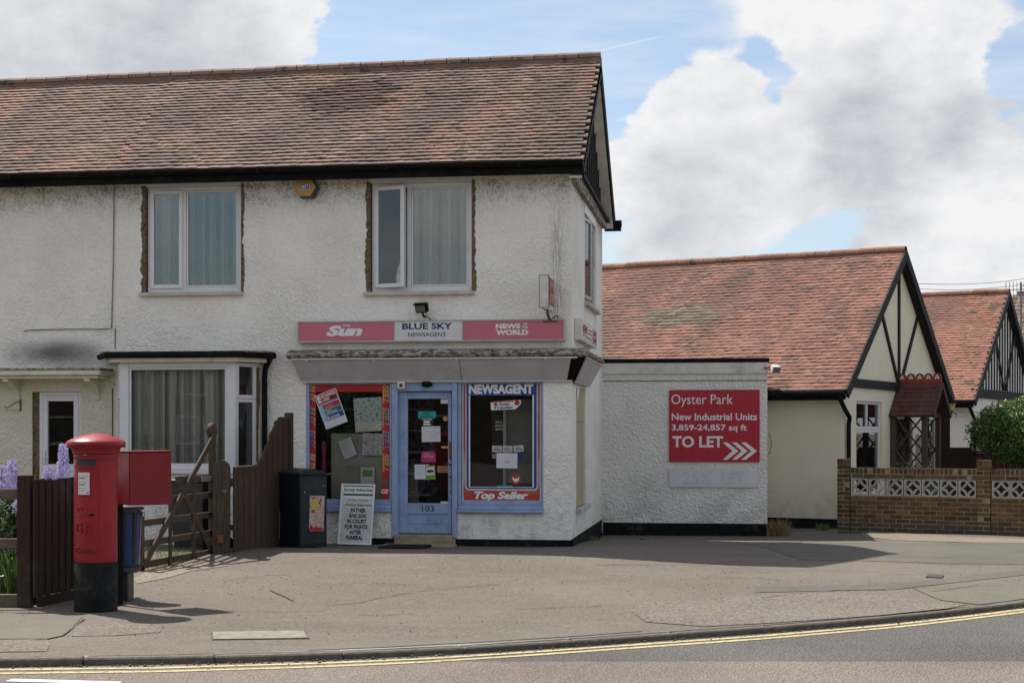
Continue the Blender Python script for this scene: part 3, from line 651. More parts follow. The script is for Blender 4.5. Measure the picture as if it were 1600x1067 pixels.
printed('map_print', [(.34, (.05, .10, .13)), (.44, (.36, .48, .48)), (.55, (.60, .66, .60)), (.7, (.40, .36, .34))], 26)
printed('newsprint', [(.38, (.16, .17, .18)), (.5, (.52, .53, .52)), (.65, (.68, .68, .66))], 34, (1, 1, 3))
printed('comic_print', [(.3, (.06, .05, .16)), (.42, (.35, .07, .08)), (.5, (.55, .52, .50)), (.6, (.55, .30, .10)), (.7, (.15, .2, .4))], 22)
printed('magazines', [(.35, (.02, .02, .03)), (.48, (.10, .05, .05)), (.55, (.06, .09, .16)), (.66, (.24, .22, .2))], 13)
# ---------------------------------------------------------------- ground, pavement edge, road
KP = [(-500, 1043), (0, 1029), (265, 1026), (520, 1018.5), (660, 1013), (800, 1005), (900, 998.5), (1000, 991.5), (1200, 978), (1400, 962), (1500, 951), (1600, 939), (1750, 920), (1950, 897)]
kw = [onground(x, y) for x, y in KP]; kw = [kw[0]+Vector((-40, -1.0, 0))]+kw+[kw[-1]+(kw[-1]-kw[-2]).normalized()*60]
def kerb_y(X):
    for a, b in zip(kw, kw[1:]):
        if X <= b.x: return a.y+(b.y-a.y)*(X-a.x)/(b.x-a.x)
    return kw[-1].y
xs = [-400, -150, -60, -30, -18]+[-14+.33*i for i in range(88)]+[18, 22, 30, 60, 150, 400]
def sheet(name, mat, near, rows, zf):
    mb = MB(); n = len(xs); vs = []; fs = []
    for t in rows:
        for X in xs: y = near(X)+t; vs.append((X, y, zf(X, y)))
    for j in range(len(rows)-1):
        for i in range(n-1):
            f = (j*n+i, j*n+i+1, (j+1)*n+i+1, (j+1)*n+i); fs.append(f if rows[-1] > 0 else f[::-1])
    mb.add(vs, fs); return struct(mb.build(name, mat, smooth=True))
sheet('forecourt', 'asphalt', lambda X: kerb_y(X)+.12, [.33*i for i in range(56)]+[20, 26, 40, 80, 200, 500], gz)
sheet('road', 'road', lambda X: kerb_y(X)+.1, [0, -.3, -1, -2, -4, -7.2], lambda X, Y: -.055)
sheet('opposite_pavement', 'asphalt_pale', lambda X: kerb_y(X)-7.1, [0, -5, -20, -100, -400], lambda X, Y: -.01)
kb = bpy.data.objects.new('kerb', None); sc.collection.objects.link(kb); ORG['kerb'] = Vector((0, 0, 0)); kb['kind'] = 'structure'; kb['label'] = 'kerb of worn concrete stones'
X = -9.5; i = 0
while X < 9.0:
    a = Vector((X, kerb_y(X), 0)); X2 = X+.915*math.cos(math.atan2(kerb_y(X+.9)-kerb_y(X), .9)); b = Vector((X2, kerb_y(X2), 0)); d = (b-a); L = d.length
    low = smooth((X+3.4)/.8)*(1-smooth((X-5.6)/.8)); h = .006-.016*low+rnd.uniform(-.004, .004)
    R = Matrix.Translation(a+Vector((0, 0, 0))) @ Matrix.Rotation(math.atan2(d.y, d.x)+rnd.gauss(0, .003), 4, 'Z')
    MB(R).bev(.004, L-.004, 0, .135, -.15, h+.004, .011).build('kerb_stone', 'kerb', kb); X = X2; i += 1
def ribbon(name, mat, pts, wdt, z, parent=None, on=None, jag=0):
    mb = MB(); P = []
    for i, p in enumerate(pts):
        a = pts[max(0, i-1)]; b = pts[min(len(pts)-1, i+1)]; d = Vector((b[0]-a[0], b[1]-a[1])).normalized(); nn = Vector((-d.y, d.x))
        w_ = wdt*(1+jag*rnd.uniform(-1, 1)); q = Vector(p[:2])
        for s in (-.5, .5): c = q+nn*w_*s; P.append((c.x, c.y, (on(c.x, c.y) if on else 0)+z))
    k = len(pts); mb.add(P, [(2*i, 2*i+2, 2*i+3, 2*i+1) for i in range(k-1)]); mb.fix = True; return mb.build(name, mat, parent)
lx = [-16+.25*i for i in range(140)]
for off in (.16, .33):
    o = struct(ribbon('yellow_line', 'yellow', [(x, kerb_y(x)-off+.008*math.sin(x*2.1)) for x in lx],   .07, -.051, jag=.1)); o['label'] = 'painted yellow line along the kerb'
o = onground(18, 1061, -.055); b = onground(190, 1065.5, -.055); wv = (b-o)
struct(ribbon('white_line', 'white_line', [o+wv*(t/8)-Vector((0, .04, 0)) for t in range(9)], .1, -.051))
b2 = onground(185, 1071, -.055); mbp = MB(); mbp.quad(tuple(o+Vector((-4, -.1, .004))), tuple(o+Vector((-4, -1.6, .004))), tuple(b2+Vector((.5, -1.6, .004))), tuple(b2+Vector((0, -.02, .004)))); mbp.fix = True
struct(mbp.build('road_patch', 'asphalt_smooth'))
# asphalt repairs, each a thin sheet following the ground
def patch(name, mat, poly, z):
    P = [onground(x, y, 0) for x, y in poly]
    for _ in range(3): P = [onground(x, y, gz(p.x, p.y)) for (x, y), p in zip(poly, P)]
    # fine grid clipped by even-odd test so that it follows the ground
    mb = MB(); x0, x1 = min(p.x for p in P), max(p.x for p in P); y0, y1 = min(p.y for p in P), max(p.y for p in P)
    import bmesh
    bm = bmesh.new(); f = bm.faces.new([bm.verts.new((p.x, p.y, 0)) for p in P])
    X = math.floor(x0)
    for ax, lo, hi in ((0, x0, x1), (1, y0, y1)):
        t = math.floor(lo/.4)*.4
        while t < hi:
            co = Vector((t, 0, 0)) if ax == 0 else Vector((0, t, 0)); no = Vector((1, 0, 0)) if ax == 0 else Vector((0, 1, 0))
            bmesh.ops.bisect_plane(bm, geom=bm.verts[:]+bm.edges[:]+bm.faces[:], plane_co=co, plane_no=no); t += .4
    bm.verts.index_update()
    for v in bm.verts: mb.v.append(Vector((v.co.x, v.co.y, gz_s(v.co.x, v.co.y)+z)))
    for f in bm.faces: mb.f.append(tuple(v.index for v in f.verts)); mb.tn.append(0)
    bm.free(); o = mb.build(name, mat)
    return struct(o)
def gz_s(X, Y):
    """height of the forecourt sheet itself (same interpolation as its grid)"""
    i = 0
    while i < len(xs)-2 and xs[i+1] < X: i += 1
    a, b = xs[i], xs[i+1]; u = (X-a)/(b-a)
    def col(Xc):
        n0 = kerb_y(Xc)+.12; t = Y-n0; t = max(0, t); k = int(t/.33); f = t/.33-k; return gz(Xc, n0+k*.33)*(1-f)+gz(Xc, n0+(k+1)*.33)*f
    return col(a)*(1-u)+col(b)*u
patch('pale_patch', 'asphalt_pale', [(-120, 957), (0, 957), (60, 961), (128, 964), (118, 975), (108, 985), (96, 994), (75, 998), (-120, 999)], .005)
patch('dark_patch', 'asphalt_coarse', [(-120, 1001), (74, 1000), (78, 1008), (72, 1018), (-120, 1020)], .005)
patch('open_patch', 'asphalt_coarse', [(118, 978), (180, 973), (255, 976), (250, 988), (180, 993), (112, 994)], .004)
patch('kerb_strip', 'asphalt_pale', [(480, 1008), (600, 1003), (760, 995), (900, 986), (1000, 981), (1005, 986), (900, 994), (760, 1002.5), (600, 1011), (482, 1016)], .004)
patch('coarse_patch', 'asphalt_coarse', [(1000, 941), (1110, 934), (1240, 926), (1330, 926), (1430, 938), (1515, 944), (1480, 951), (1380, 961), (1200, 974), (1100, 979), (1010, 972), (985, 955)], .006)
patch('grey_patch', 'asphalt_smooth', [(1150, 847), (1320, 846), (1445, 849), (1600, 846), (1760, 852), (1760, 878), (1600, 882), (1480, 881), (1380, 877), (1250, 874)], .004)
patch('pale_slab', 'asphalt_pale', [(1425, 919), (1516, 913), (1600, 922), (1700, 930), (1600, 936), (1530, 945), (1470, 938)], .007)
patch('trench_patch', 'asphalt_smooth', [(1180, 917), (1380, 914), (1560, 894), (1620, 889), (1620, 896), (1560, 903), (1400, 921), (1180, 926)], .005)
patch('dirt_verge', 'verge_dirt', [(208, 905), (232, 892), (300, 880), (352, 876), (356, 884), (300, 892), (262, 903), (214, 912)], .006)
patch('dirt_wall_foot', 'verge_dirt', [(1342, 831), (1420, 834), (1520, 839), (1620, 843), (1620, 848), (1500, 847), (1400, 843), (1350, 838)], .007)
CR = [[(800, 951), (860, 950.5), (920, 947.5), (960, 944)], [(1065, 906), (1130, 902), (1240, 907)], [(1190, 934), (1250, 928), (1310, 922), (1400, 921)],
      [(345, 907), (420, 899), (470, 897)], [(420, 922), (445, 932), (470, 948)], [(505, 946), (560, 942), (620, 929), (680, 921), (800, 911)], [(560, 960), (590, 962), (660, 958)],
      [(1455, 925), (1530, 914.5), (1600, 922)], [(1240, 876), (1380, 878), (1600, 882)], [(130, 967), (120, 977), (96, 994), (74, 999), (0, 1000)], [(930, 885), (1060, 882), (1140, 886)], [(300, 953), (420, 957), (520, 955)]]
for k, c in enumerate(CR):
    pts = []
    for (a, b) in zip(c, c[1:]):
        n = max(2, int(abs(b[0]-a[0])/14))
        for t in range(n):
            u = t/n; pts.append((a[0]+(b[0]-a[0])*u+rnd.uniform(-2, 2), a[1]+(b[1]-a[1])*u+rnd.uniform(-.5, .5)))
    P = []
    for (x, y) in pts:
        p = onground(x, y, 0)
        for _ in range(2): p = onground(x, y, gz_s(p.x, p.y))
        P.append(p)
    o = ribbon('asphalt_crack', 'crack', P, rnd.uniform(.009, .018), .009, on=gz_s, jag=.6); struct(o); o['label'] = 'dark crack in the asphalt'
# inspection covers let into the pavement
def cover(name, px, label, mat, t=.02):
    P = [onground(x, y, 0) for x, y in px]; P = [onground(x, y, gz_s(p.x, p.y)) for (x, y), p in zip(px, P)]; c = sum(P, Vector())/4
    th = thing(name, label, 'cover', (c.x, c.y, gz_s(c.x, c.y)))
    z = max(gz_s(p.x, p.y) for p in P)+.009
    for nm, k, mm, dz in (('frame', 1.0, 'crack', -.004), ('slab', .97, mat, .001)):
        mb = MB(); q = [c+(p-c)*k for p in P]; mb.prism([(p.x, p.y) for p in q], z-.06, z+dz, 'z'); mb.build(nm, mm, th)
    return th
cover('inspection_cover', [(331, 1000), (484, 998), (476, 986), (330, 988)], 'long pale concrete inspection cover set in the pavement near the kerb', 'concrete')
cover('drain_cover', [(1446, 902), (1472, 903.5), (1475, 899.5), (1451, 898)], 'small dark iron stopcock cover in the forecourt on the right', 'crack')
# loose stones and litter: nobody could count the grit
mb = MB()
for _ in range(420):
    x = rnd.uniform(-60, 1660); y = rnd.choice([rnd.uniform(870, 1000), rnd.uniform(870, 930)]); p = onground(x, y, 0); p = onground(x, y, gz_s(p.x, p.y)); 
    if p.y < kerb_y(p.x)+.15: continue
    s = rnd.uniform(.002, .005); z = gz_s(p.x, p.y)+.006; a = rnd.uniform(0, 3)
    mb.box(p.x-s, p.x+s, p.y-s, p.y+s, z-.004, z+s*.8)
for _ in range(500):
    X = rnd.uniform(-9, 9); y = kerb_y(X)-abs(rnd.gauss(0, .06))-.01; s = rnd.uniform(.003, .009); mb.box(X-s, X+s, y-s, y+s, -.055, -.05+s)
o = mb.build('grit', 'kerb'); o['kind'] = 'stuff'; o['label'] = 'loose grit and pebbles on the asphalt'
# ---------------------------------------------------------------- the two joined houses
XB = fx(180); D = 4.9; ZE = 5.25
XL = XB-33*.166
Mg = Matrix(((0, -1, 0, 0), (1, 0, 0, 0), (0, 0, 1, 0), (0, 0, 0, 1)))       # gable wall frame: x = back along the wall, y = into it
def fan(X): return 1-.074*max(0, .2-X)/9.5
up_s = Vector((0, 2.75, 2.03)).normalized(); SL = Vector((2.75, 2.03)).length
def roof_pt(X, s): return Vector((X, -.3, ZE))+up_s*(s*fan(X))
def roof_of(parent, x0, x1, end):
    """roof body, clay tiles, ridge, eaves gutter"""
    mb = MB(); e = -.028; n = Vector((0, -up_s.z, up_s.y))*e
    def ring(X): a = roof_pt(X, 0)+n; b = roof_pt(X, SL)+n; c = Vector((X, 5.2, ZE-.03)); return [a, b, c, c-Vector((0, 0, .07)), b-Vector((0, 0, .12)), a-Vector((0, 0, .07))]
    A, B = ring(x0), ring(x1); mb.add(A+B, [(0, 1, 2, 3, 4, 5)[::-1], (6, 7, 8, 9, 10, 11)]+[(i, (i+1) % 6, 6+(i+1) % 6, 6+i) for i in range(6)]); mb.fix = True
    body = mb.build('roof', 'lead', parent)
    Mx = Matrix((Vector((1, 0, 0)), up_s, Vector((1, 0, 0)).cross(up_s))).transposed().to_4x4(); Mx.translation = Vector((x0, -.3, ZE))
    return body, Mx
def tiles_fan(body, Mx, x0, x1, mat, key):
    tw, g = .166, .1105; L = x1-x0; ns = int(SL/g)
    # the fan is folded into the frame's up-slope axis, panel by panel
    global _fan
    return tiles(body, Mx, int(L/tw), ns, tw, g, mat, key=key, skip=lambda u, s: u < -.01 or u > L-tw*.6)
_tiles_loc = None
HB = thing('shop_house', 'end-of-terrace white roughcast house with a blue newsagent shopfront under a brown tiled roof', 'house', (XB/2, 2.4, 0))
HA = thing('terraced_house', 'neighbouring terraced house at the left edge with cream ground floor and a porch canopy', 'house', ((XL+XB)/2, 2.4, 0))
# openings of the shop house front
w1 = fr(228, 281, 377, 457); w2 = fr(579, 272, 738, 456)
sw1 = fr(478, 597, 617, 799); dr = fr(617, 597, 712, 838); sw2 = fr(712, 597, 849, 799); dr = (sw1[1], sw2[0], dr[2], sw1[3]); sw2 = (dr[1], sw2[1], sw1[2], sw1[3])
bay_o = fr(200, 566, 372, 733)
w1 = (w1[0], w1[1], w1[2], w1[3]); holes = [w1, w2, sw1, dr, sw2, bay_o]
wall_holes(MB(), XB+.001, 0, -.3, 5.16, holes, 0, .22).build('front_wall', 'wall', HB)
gs1 = (.62, 1.98, fr(900, 605, 915, 795)[2]*1.0, 2.2); gs2 = (1.85, 3.65, 3.52, 5.02)
gs1 = (.62, 1.98, .50, 2.22)
wall_holes(MB(Mg), .221, D, -.4, 5.12, [gs1, gs2], 0, .22).build('side_wall', 'wall', HB)
gm = MB(Mg); gm.prism([(.05, 5.121), (D-.05, 5.121), (2.45, 7.05)], 0, .2); gm.build('gable', 'old_white', HB)
MB().box(XB, -.22, D-.2, D, -.3, 5.2).build('rear_wall', 'white_rough', HB)
mb = MB(); mb.box(XB, XB+.1, .23, D-.21, -.3, 5.1); mb.box(XB+.11, -.23, .23, D-.21, 2.5, 2.62); mb.box(XB+.11, -.23, .23, D-.21, -.02, .06); mb.box(XB+.11, -.23, 3.4, 3.5, .07, 2.49); mb.box(XB+.11, -.23, 2.4, 2.5, 2.63, 5.05); mb.box(fx(430), fx(430)+.08, .23, 3.39, .07, 2.49); mb.box(XB+.11, -.23, .24, 2.39, 5.06, 5.1)
mb.build('interior', 'interior', HB)
# render skirt above the black plinth line, plinth
zpl = onplane(I4, 750, 842)[1]
mb = MB()
for (a, b) in ((fx(528), dr[0]-.0), (dr[1], 0.02)): MB().box(a, b, -.018, -.001, -.3, zpl).build('plinth', 'plinth', HB)
mb = MB(); mb.box(.001, .018, -.018, D-.02, -.45, zpl+.01); mb.build('plinth', 'plinth', HB)
# timbers and white boards of the side gable, moulding across it
mb = MB(Mg)
for u in [.35+.3*i for i in range(15)]:
    top = 5.12+(7.05-5.12)*(1-abs(u-2.45)/2.42)
    if top > 5.35: MB(Mg).box(u-.035, u+.035, -.03, -.002, 5.2, top-.03).build('gable_timber', 'timber_black', HB)
mb = MB(Mg); mb.prism([(.0, 5.0), (D, 5.0), (D, 5.16), (2.45, 5.19), (0, 5.16)], -.07, -.003); mb.build('moulded_band', 'felt', HB)
mb = MB(Mg); mb.bar((-.05, -.09, 5.2), (2.45, -.09, 5.17), .06, .05); mb.bar((2.45, -.09, 5.17), (D+.1, -.09, 5.13), .06, .05); mb.build('band_edge', 'timber_black', HB)
# roof
def make_roof(parent, x0, x1, key, gable_end):
    body, Mx = roof_of(parent, x0, x1, gable_end); g = .1105; tw = .166; L = x1-x0
    # tiles follow the slowly narrowing slope: scale up-slope coordinate by fan(X)
    import types
    old = Mx.copy()
    class FanM:
        def __matmul__(s, loc): X = x0+loc.x; p = old @ Vector((loc.x, loc.y*fan(X), loc.z)); return p
        def to_3x3(s): return old.to_3x3()
    tiles(body, FanM(), int(L/tw)+1, int(SL/g)+1, tw, g, 'roof_main', key=key, skip=lambda u, s: u < -.01 or u > L-tw*.45 or s > SL-.06, lim=(0, L-tw) if gable_end else None)
    ridge_tiles(body, roof_pt(x0, SL)+Vector((0, .0, .005)), roof_pt(x1, SL)+Vector((0, 0, .005)), 'ridge_main', .125)
    mb = MB(); K = 8; r = .062; yc, zc = -.375, 5.235; vs = []
    for X in (x0+.002, x1-.002):
        for rr in (r, r-.006):
            for k in range(K+1): t = pi+pi*k/K; vs.append((X, yc+rr*math.cos(t), zc+rr*math.sin(t)))
    n = K+1; f = []
    for k in range(K): f += [(k, k+1, 2*n+k+1, 2*n+k), (n+k, n+k+1, 3*n+k+1, 3*n+k)]
    f += [(0, n, 3*n, 2*n), (K, n+K, 3*n+K, 2*n+K)]
    f += [tuple(range(K+1))+tuple(range(n+K, n-1, -1)), tuple(range(2*n, 2*n+K+1))+tuple(range(3*n+K, 3*n-1, -1))]
    mb.add(vs, f); mb.fix = True
    X = x0+.4
    while X < x1: mb.box(X, X+.05, yc-r-.006, yc+r, zc-r-.006, zc-.0); X += 1.83
    mb.build('gutter', 'black', body, smooth=False)
    MB().box(x0+.001, x1-.001, -.302, -.28, 5.07, 5.215).build('fascia_board', 'black', body); MB().box(x0, x1-.002, -.279, -.001, 5.14, 5.16).build('soffit', 'black', body)
    return body
rb = make_roof(HB, XB, .20, lambda x, y: 0, True); make_roof(HA, XB-33*.166, XB, lambda x, y: 0, False)
# barge boards of the verge, soffit under it, rear gutter end
mb = MB()
for (p, q, t0) in ((Vector((.185, -.3, ZE-.06)), Vector((.185, 2.45, 7.2)), 0), (Vector((.185, 2.45, 7.2)), Vector((.185, 5.22, ZE-.09)), 1)): mb.bar(p-Vector((0, 0, .07)), q-Vector((0, 0, .07)), .03, .19, up=(0, 0, 1))
mb.build('barge_board', 'timber_black', HB)
mb = MB(); mb.prism([(2.45, 7.02), (5.15, ZE-.2), (5.15, ZE-.23), (2.45, 6.99)], .002, .168, 'x'); mb.prism([(2.45, 7.02), (-.25, ZE-.2), (-.25, ZE-.23), (2.45, 6.99)], .002, .168, 'x'); mb.build('verge_soffit', 'old_white', HB)
mb = MB(); mb.tube([(-.4, 5.28, ZE-.12), (.30, 5.28, ZE-.12)], .06); mb.box(.02, .3, 5.14, 5.2, ZE-.26, ZE-.09); mb.bar((.18, 5.3, ZE-.15), (.18, 5.3, ZE-.36), .05, .05); mb.build('rear_gutter', 'black', HB)
# upper windows
def upper(px0, px1, pt, pb, split, head, opened, o):
    x0, x1, z0, z1 = o; Mx = I4
    hb = MB(); zh = onplane(I4, (px0+px1)/2, head)[1]; hb.bev(x0+.004, x1-.004, -.012, .06, zh, z1-.003, .004)
    win = upvc(HB, I4, x0+.012, x1-.012, z0+.004, zh-.004, fx(split), y=.045, opened=opened)
    hb.build('head_panel', 'upvc', win)
    sb = MB(); sb.bev(x0-.09, x1+.03, -.075, .04, z0-.05, z0+.002, .006); sb.build('sill', 'sill', win)
    for s, xe in ((-1, x0), (1, x1)):        # ragged brown edge where the render was hacked back
        n = 60; out = []; prev = 0
        for i in range(n+1):
            z = z0+(zh-z0+.02)*i/n; prev = .55*prev+rnd.gauss(0, .007); wd = (.068 if s < 0 else .042)+prev+.014*noise.noise(Vector((z*3, xe, 0)))*2.2; out.append((xe+s*max(.006, wd), z))
        poly = [(xe-s*.001, z0), *out, (xe-s*.001, zh+.02)]; mb = MB()
        for i in range(n):
            a, b = out[i], out[i+1]; q = [(xe-s*.001, a[1]), a, b, (xe-s*.001, b[1])]
            if s > 0: q = q[::-1]
            mb.quad(*[(x, -.005, z) for x, z in q][::-1])
        mb.box(min(xe, xe-s*.001), max(xe, xe-s*.001)+.0005, -.005, .1, z0, zh)
        mb.build('bare_mortar_edge', 'mortar', win)
    return win
upper(229, 377, 281, 457, 286, 291, 0, w1); upper(581, 737, 272, 456, 638, 285, .30, w2)
curtain(I4, w1[0]+.05, w1[1]-.05, w1[2]+.03, w1[3]-.1, .22, 'net curtain with lace hem in the upstairs window beside the alarm box', .024)
curtain(I4, w2[0]+.05, w2[1]-.05, w2[2]+.03, w2[3]-.1, .22, 'net curtain fanned upward in the upstairs window with its casement open', .024, gather=.5)
# side windows
win = upvc(HB, Mg, gs2[0], gs2[1], gs2[2], gs2[3]-.18, 2.5, y=.03, opened=.10, mat='frame_grey'); MB(Mg).box(gs2[0], gs2[1], -.008, .05, gs2[3]-.17, gs2[3]).build('head_panel', 'upvc', win)
MB(Mg).bev(gs2[0]-.08, gs2[1]+.08, -.08, .03, gs2[2]-.06, gs2[2]-.001, .006).build('sill', 'sill', win)
mb = MB(Mg); mb.box(gs1[0], gs1[1], .03, .045, gs1[2], 1.72); mb.box(gs1[0], gs1[1], .025, .04, 1.725, gs1[3]); bw = mb.build('window_boarding', 'plywood', HB)
MB(Mg).bev(gs1[0]-.06, gs1[1]+.08, -.08, .03, gs1[2]-.06, gs1[2], .006).build('sill', 'sill', HB)
MB(Mg).tube([(4.55, -.03, 2.6), (4.55, -.03, 1.2), (4.56, -.03, -.1)], .007).build('waste_pipe', 'old_white', HB)
mb = MB(Mg); mb.prism([(.7, 2.0), (.95, 2.15), (1.0, 2.22), (.62, 2.22)], -.012, -.004); mb.build('torn_sheet', 'upvc', HB)
# cable down the party line and across
zc0 = onplane(I4, 180, 285)[1]; zc1 = onplane(I4, 175, 513)[1]
mb = MB(); mb.tube([(XB-.01, -.015, zc0), (XB-.02, -.015, (zc0+zc1)/2), (fx(175), -.015, zc1), (fx(165), -.015, zc1-.01), (fx(110), -.012, zc1-.005), (fx(45), -.012, zc1-.012), (fx(38), -.02, zc1-.03)], .008, 6)
tag(mb.build('telephone_cable', 'lead'), 'thin grey cable running down the wall between the two houses then turning left', 'cable')
mb = MB(); mb.tube([(XB+.005, -.006, zc1), (XB+.0, -.006, onplane(I4, 178, 545)[1])], .006, 5); mb.tube([(fx(176), -.006, 2.2), (fx(176), -.006, .9)], .007, 5); mb.build('party_line_crack', 'crack', HB)
# ---------------------------------------------------------------- bay window
BY = -.5
bz0, bz1 = fr(185, 566, 370, 733, BY)[2:]; bx0 = fx(187, BY); bx1 = fx(368, BY); cx1 = fx(412, 0); cx0 = bx0-(cx1-bx1)
bt = bpy.data.objects.new('bay_window', None); sc.collection.objects.link(bt); bt.parent = HB; ORG[bt.name] = ORG[HB.name]
plan = [(cx0, -.001), (bx0, BY), (bx1, BY), (cx1, -.001)]
mb = MB(); inn = [(cx0+.08, -.001), (bx0+.06, BY+.1), (bx1-.06, BY+.1), (cx1-.08, -.001)]
mb.prism(plan, -.3, bz0-.06, 'z'); mb.build('bay_base', 'wall', bt)
mb = MB(); mb.prism([(cx0-.03, -.002), (bx0-.02, BY-.05), (bx1+.02, BY-.05), (cx1+.03, -.002)], bz0-.058, bz0, 'z'); mb.build('sill', 'upvc', bt)
mb = MB(); frame_ring(mb, bx0, bx1, bz0+.001, bz1, .13, BY, BY+.07, .006, wt=.07, wb=.05); frame_ring(mb, bx0+.131, bx1-.131, bz0+.052, bz1-.071, .03, BY+.02, BY+.05, .004); fb = mb.build('front_frame', 'upvc', bt)
MB().box(bx0+.15, bx1-.15, BY+.03, BY+.04, bz0+.06, bz1-.08).build('pane', 'shop_glass', fb)
for s in (1, -1):
    a = Vector((bx1 if s > 0 else bx0, BY, 0)); b = Vector((cx1 if s > 0 else cx0, 0, 0)); d = (b-a); L = d.length; d.normalize()
    ang = math.atan2(d.y, d.x); Ms = Matrix.Translation(a) @ Matrix.Rotation(ang, 4, 'Z')
    if s < 0: Ms = Matrix.Translation(a) @ Matrix.Rotation(ang, 4, 'Z') @ Matrix.Scale(-1, 4, (0, 1, 0))
    zt = bz0+(bz1-bz0)*.66
    mb = MB(Ms); e = L-.16; y0 = 0.0; frame_ring(mb, .012, e, bz0+.001, zt, .05, y0, y0+.06, .004); frame_ring(mb, .012, e, zt+.002, bz1-.01, .05, y0-.012, y0+.05, .005); mb.fix = True; sf = mb.build('side_frame', 'upvc', bt)
    m2 = MB(Ms); m2.box(.05, e-.05, y0+.02, y0+.03, bz0+.05, zt-.04); m2.box(.05, e-.05, y0+.02, y0+.03, zt+.05, bz1-.05); m2.fix = True; m2.build('pane', 'glass', sf)
    mb = MB(Ms); mb.box(e+.002, L-.01, -.004, .08, bz0, bz1-.005); mb.fix = True; mb.build('side_pier', 'wall' if s < 0 else 'wall', bt)
    if s > 0:
        mb = MB(Ms); n = 30
        for i in range(n):
            z = bz0+.1+(bz1-bz0-.16)*i/n; z2 = bz0+.1+(bz1-bz0-.16)*(i+1)/n; wv_ = .045+.035*noise.noise(Vector((z*4, 1, 0)))+.03*smooth((z-1.6)/.4); mb.quad((e+.003, -.008, z), (e+.003+wv_, -.008, z), (e+.003+wv_, -.008, z2), (e+.003, -.008, z2))
        mb.fix = True; mb.build('bare_patch', 'mortar', bt)
# bay roof
ov = .14; zt = bz1
P1 = [(cx0-.13, -.002), (cx0-.12, -.12), (bx0-.08, BY-.12), (bx1+.07, BY-.12), (cx1+.12, -.12), (cx1+.13, -.002)]
MB().prism([(x, y) for x, y in P1], zt+.001, zt+.075, 'z').build('eaves_board', 'cream_paint', bt)
mb = MB(); z = zt+.10; gp = [(cx0-.22, -.1), (bx0-.13, BY-.17), (bx1+.12, BY-.17), (cx1+.13, -.20), (cx1+.2, -.12)]; mb.tube([(x, y, z) for x, y in gp], .045, 8)
px_, py_ = cx1+.035, -.07; mb.tube([(cx1+.16, -.16, z-.02), (px_+.02, py_-.02, z-.16), (px_, py_, z-.3), (px_, py_, .2)], .038, 10); mb.build('bay_gutter', 'black', bt)
mb = MB(); nx, ny = 46, 7; vs = []; fs = []
for j in range(ny+1):
    v = j/ny
    for i in range(nx+1):
        u = i/nx; xa = cx0-.2+(cx1+.16-(cx0-.2))*u; inset = .0 if True else 0
        yb = -.66*(1-v)+(-.01)*v
        cut = max(0, (.13-u)/.13, (u-.90)/.10); yb = max(yb, -.66+cut*.5) if v < 1 else yb
        lift = (.025*abs(noise.noise(Vector((xa*6, 3, 0))))+.012*noise.noise(Vector((xa*19, 5, 0))))*(1-v)
        vs.append((xa, yb, zt+.13+.05*v+lift+.01*noise.noise(Vector((xa*9, yb*9, 0)))))
for j in range(ny):
    for i in range(nx): a = j*(nx+1)+i; fs.append((a, a+1, a+nx+2, a+nx+1))
k = len(vs); vs += [(x, y, zt+.085) for (x, y, z_) in vs[:nx+1]]; fs += [(k+i, k+i+1, i+1, i) for i in range(nx)]
mb.add(vs, fs); mb.fix = True; mb.build('bay_roof', 'felt', bt)
curtain(I4, bx0+.14, bx1-.14, bz0+.05, bz1-.07, BY+.16, 'wide net curtain with flowered lace hem in the ground floor bay', .034, mat='net')
mb = MB(); mb.box(cx0+.2, cx1-.2, .9, .92, .5, 2.3); 
# ---------------------------------------------------------------- neighbour: door, canopy, cream ground floor
dA = fr(50, 612, 127, 870); zb = onplane(I4, 90, 579)[1]
wall_holes(MB(), XL, XB, zb, 5.16, [], 0, .22).build('upper_wall', 'wall', HA)
wall_holes(MB(), XL, XB, -.3, zb-.001, [dA], 0, .22).build('ground_floor_wall', 'cream_rough', HA)
mb = MB(); mb.box(XL, XB-.01, 1.6, 1.7, -.3, 5.1); mb.box(XL, XB-.01, .23, 1.59, 2.5, 2.6); mb.box(XL, XL+.1, .23, 1.59, -.3, 5.1); mb.build('interior', 'interior', HA)
x0, x1, z0, z1 = dA; xf = fx(60)
MB().box(x0+.002, xf-.002, .03, .05, z0, z1-.002).build('bare_jamb', 'mortar', HA)
db = MB(); frame_ring(db, xf, x1-.003, z0, z1-.003, .05, .03, .1, .005); dfm = db.build('front_door', 'upvc', HA)
gx0, gx1, gz0, gz1 = fr(71, 626, 124, 725, .05); db = MB(); zs_ = gz0
frame_ring(db, xf+.052, x1-.055, z0+.1, z1-.055, .075, .025, .085, .006, wt=.08, wb=.3); db.bev(xf+.128, x1-.131, .03, .08, gz0-.1, gz0, .005); db.box(xf+.128, x1-.131, .045, .06, z0+.4, gz0-.1); db.build('door_leaf', 'upvc', dfm)
MB().box(xf+.12, x1-.12, .05, .058, gz0, z1-.13).build('pane', 'shop_glass', dfm)
mb = MB(); mb.bev(xf+.075, xf+.1, -.005, .022, gz0+.0, gz0+.2, .004); mb.tube([(xf+.088, 0, gz0+.1), (xf+.088, -.04, gz0+.1), (xf+.17, -.045, gz0+.1)], .008, 6); mb.build('handle', 'upvc', dfm)
c0, c1 = fx(-60, -.35), fx(160, -.35); zc = onplane(I4, 80, 582, -.4)[1]
mb = MB(); mb.bev(c0, c1, -.45, -.001, zc-.04, zc+.035, .01); mb.bev(c0+.05, c1-.05, -.40, -.001, zc-.085, zc-.042, .01); cp = mb.build('porch_canopy', 'cream_paint', HA)
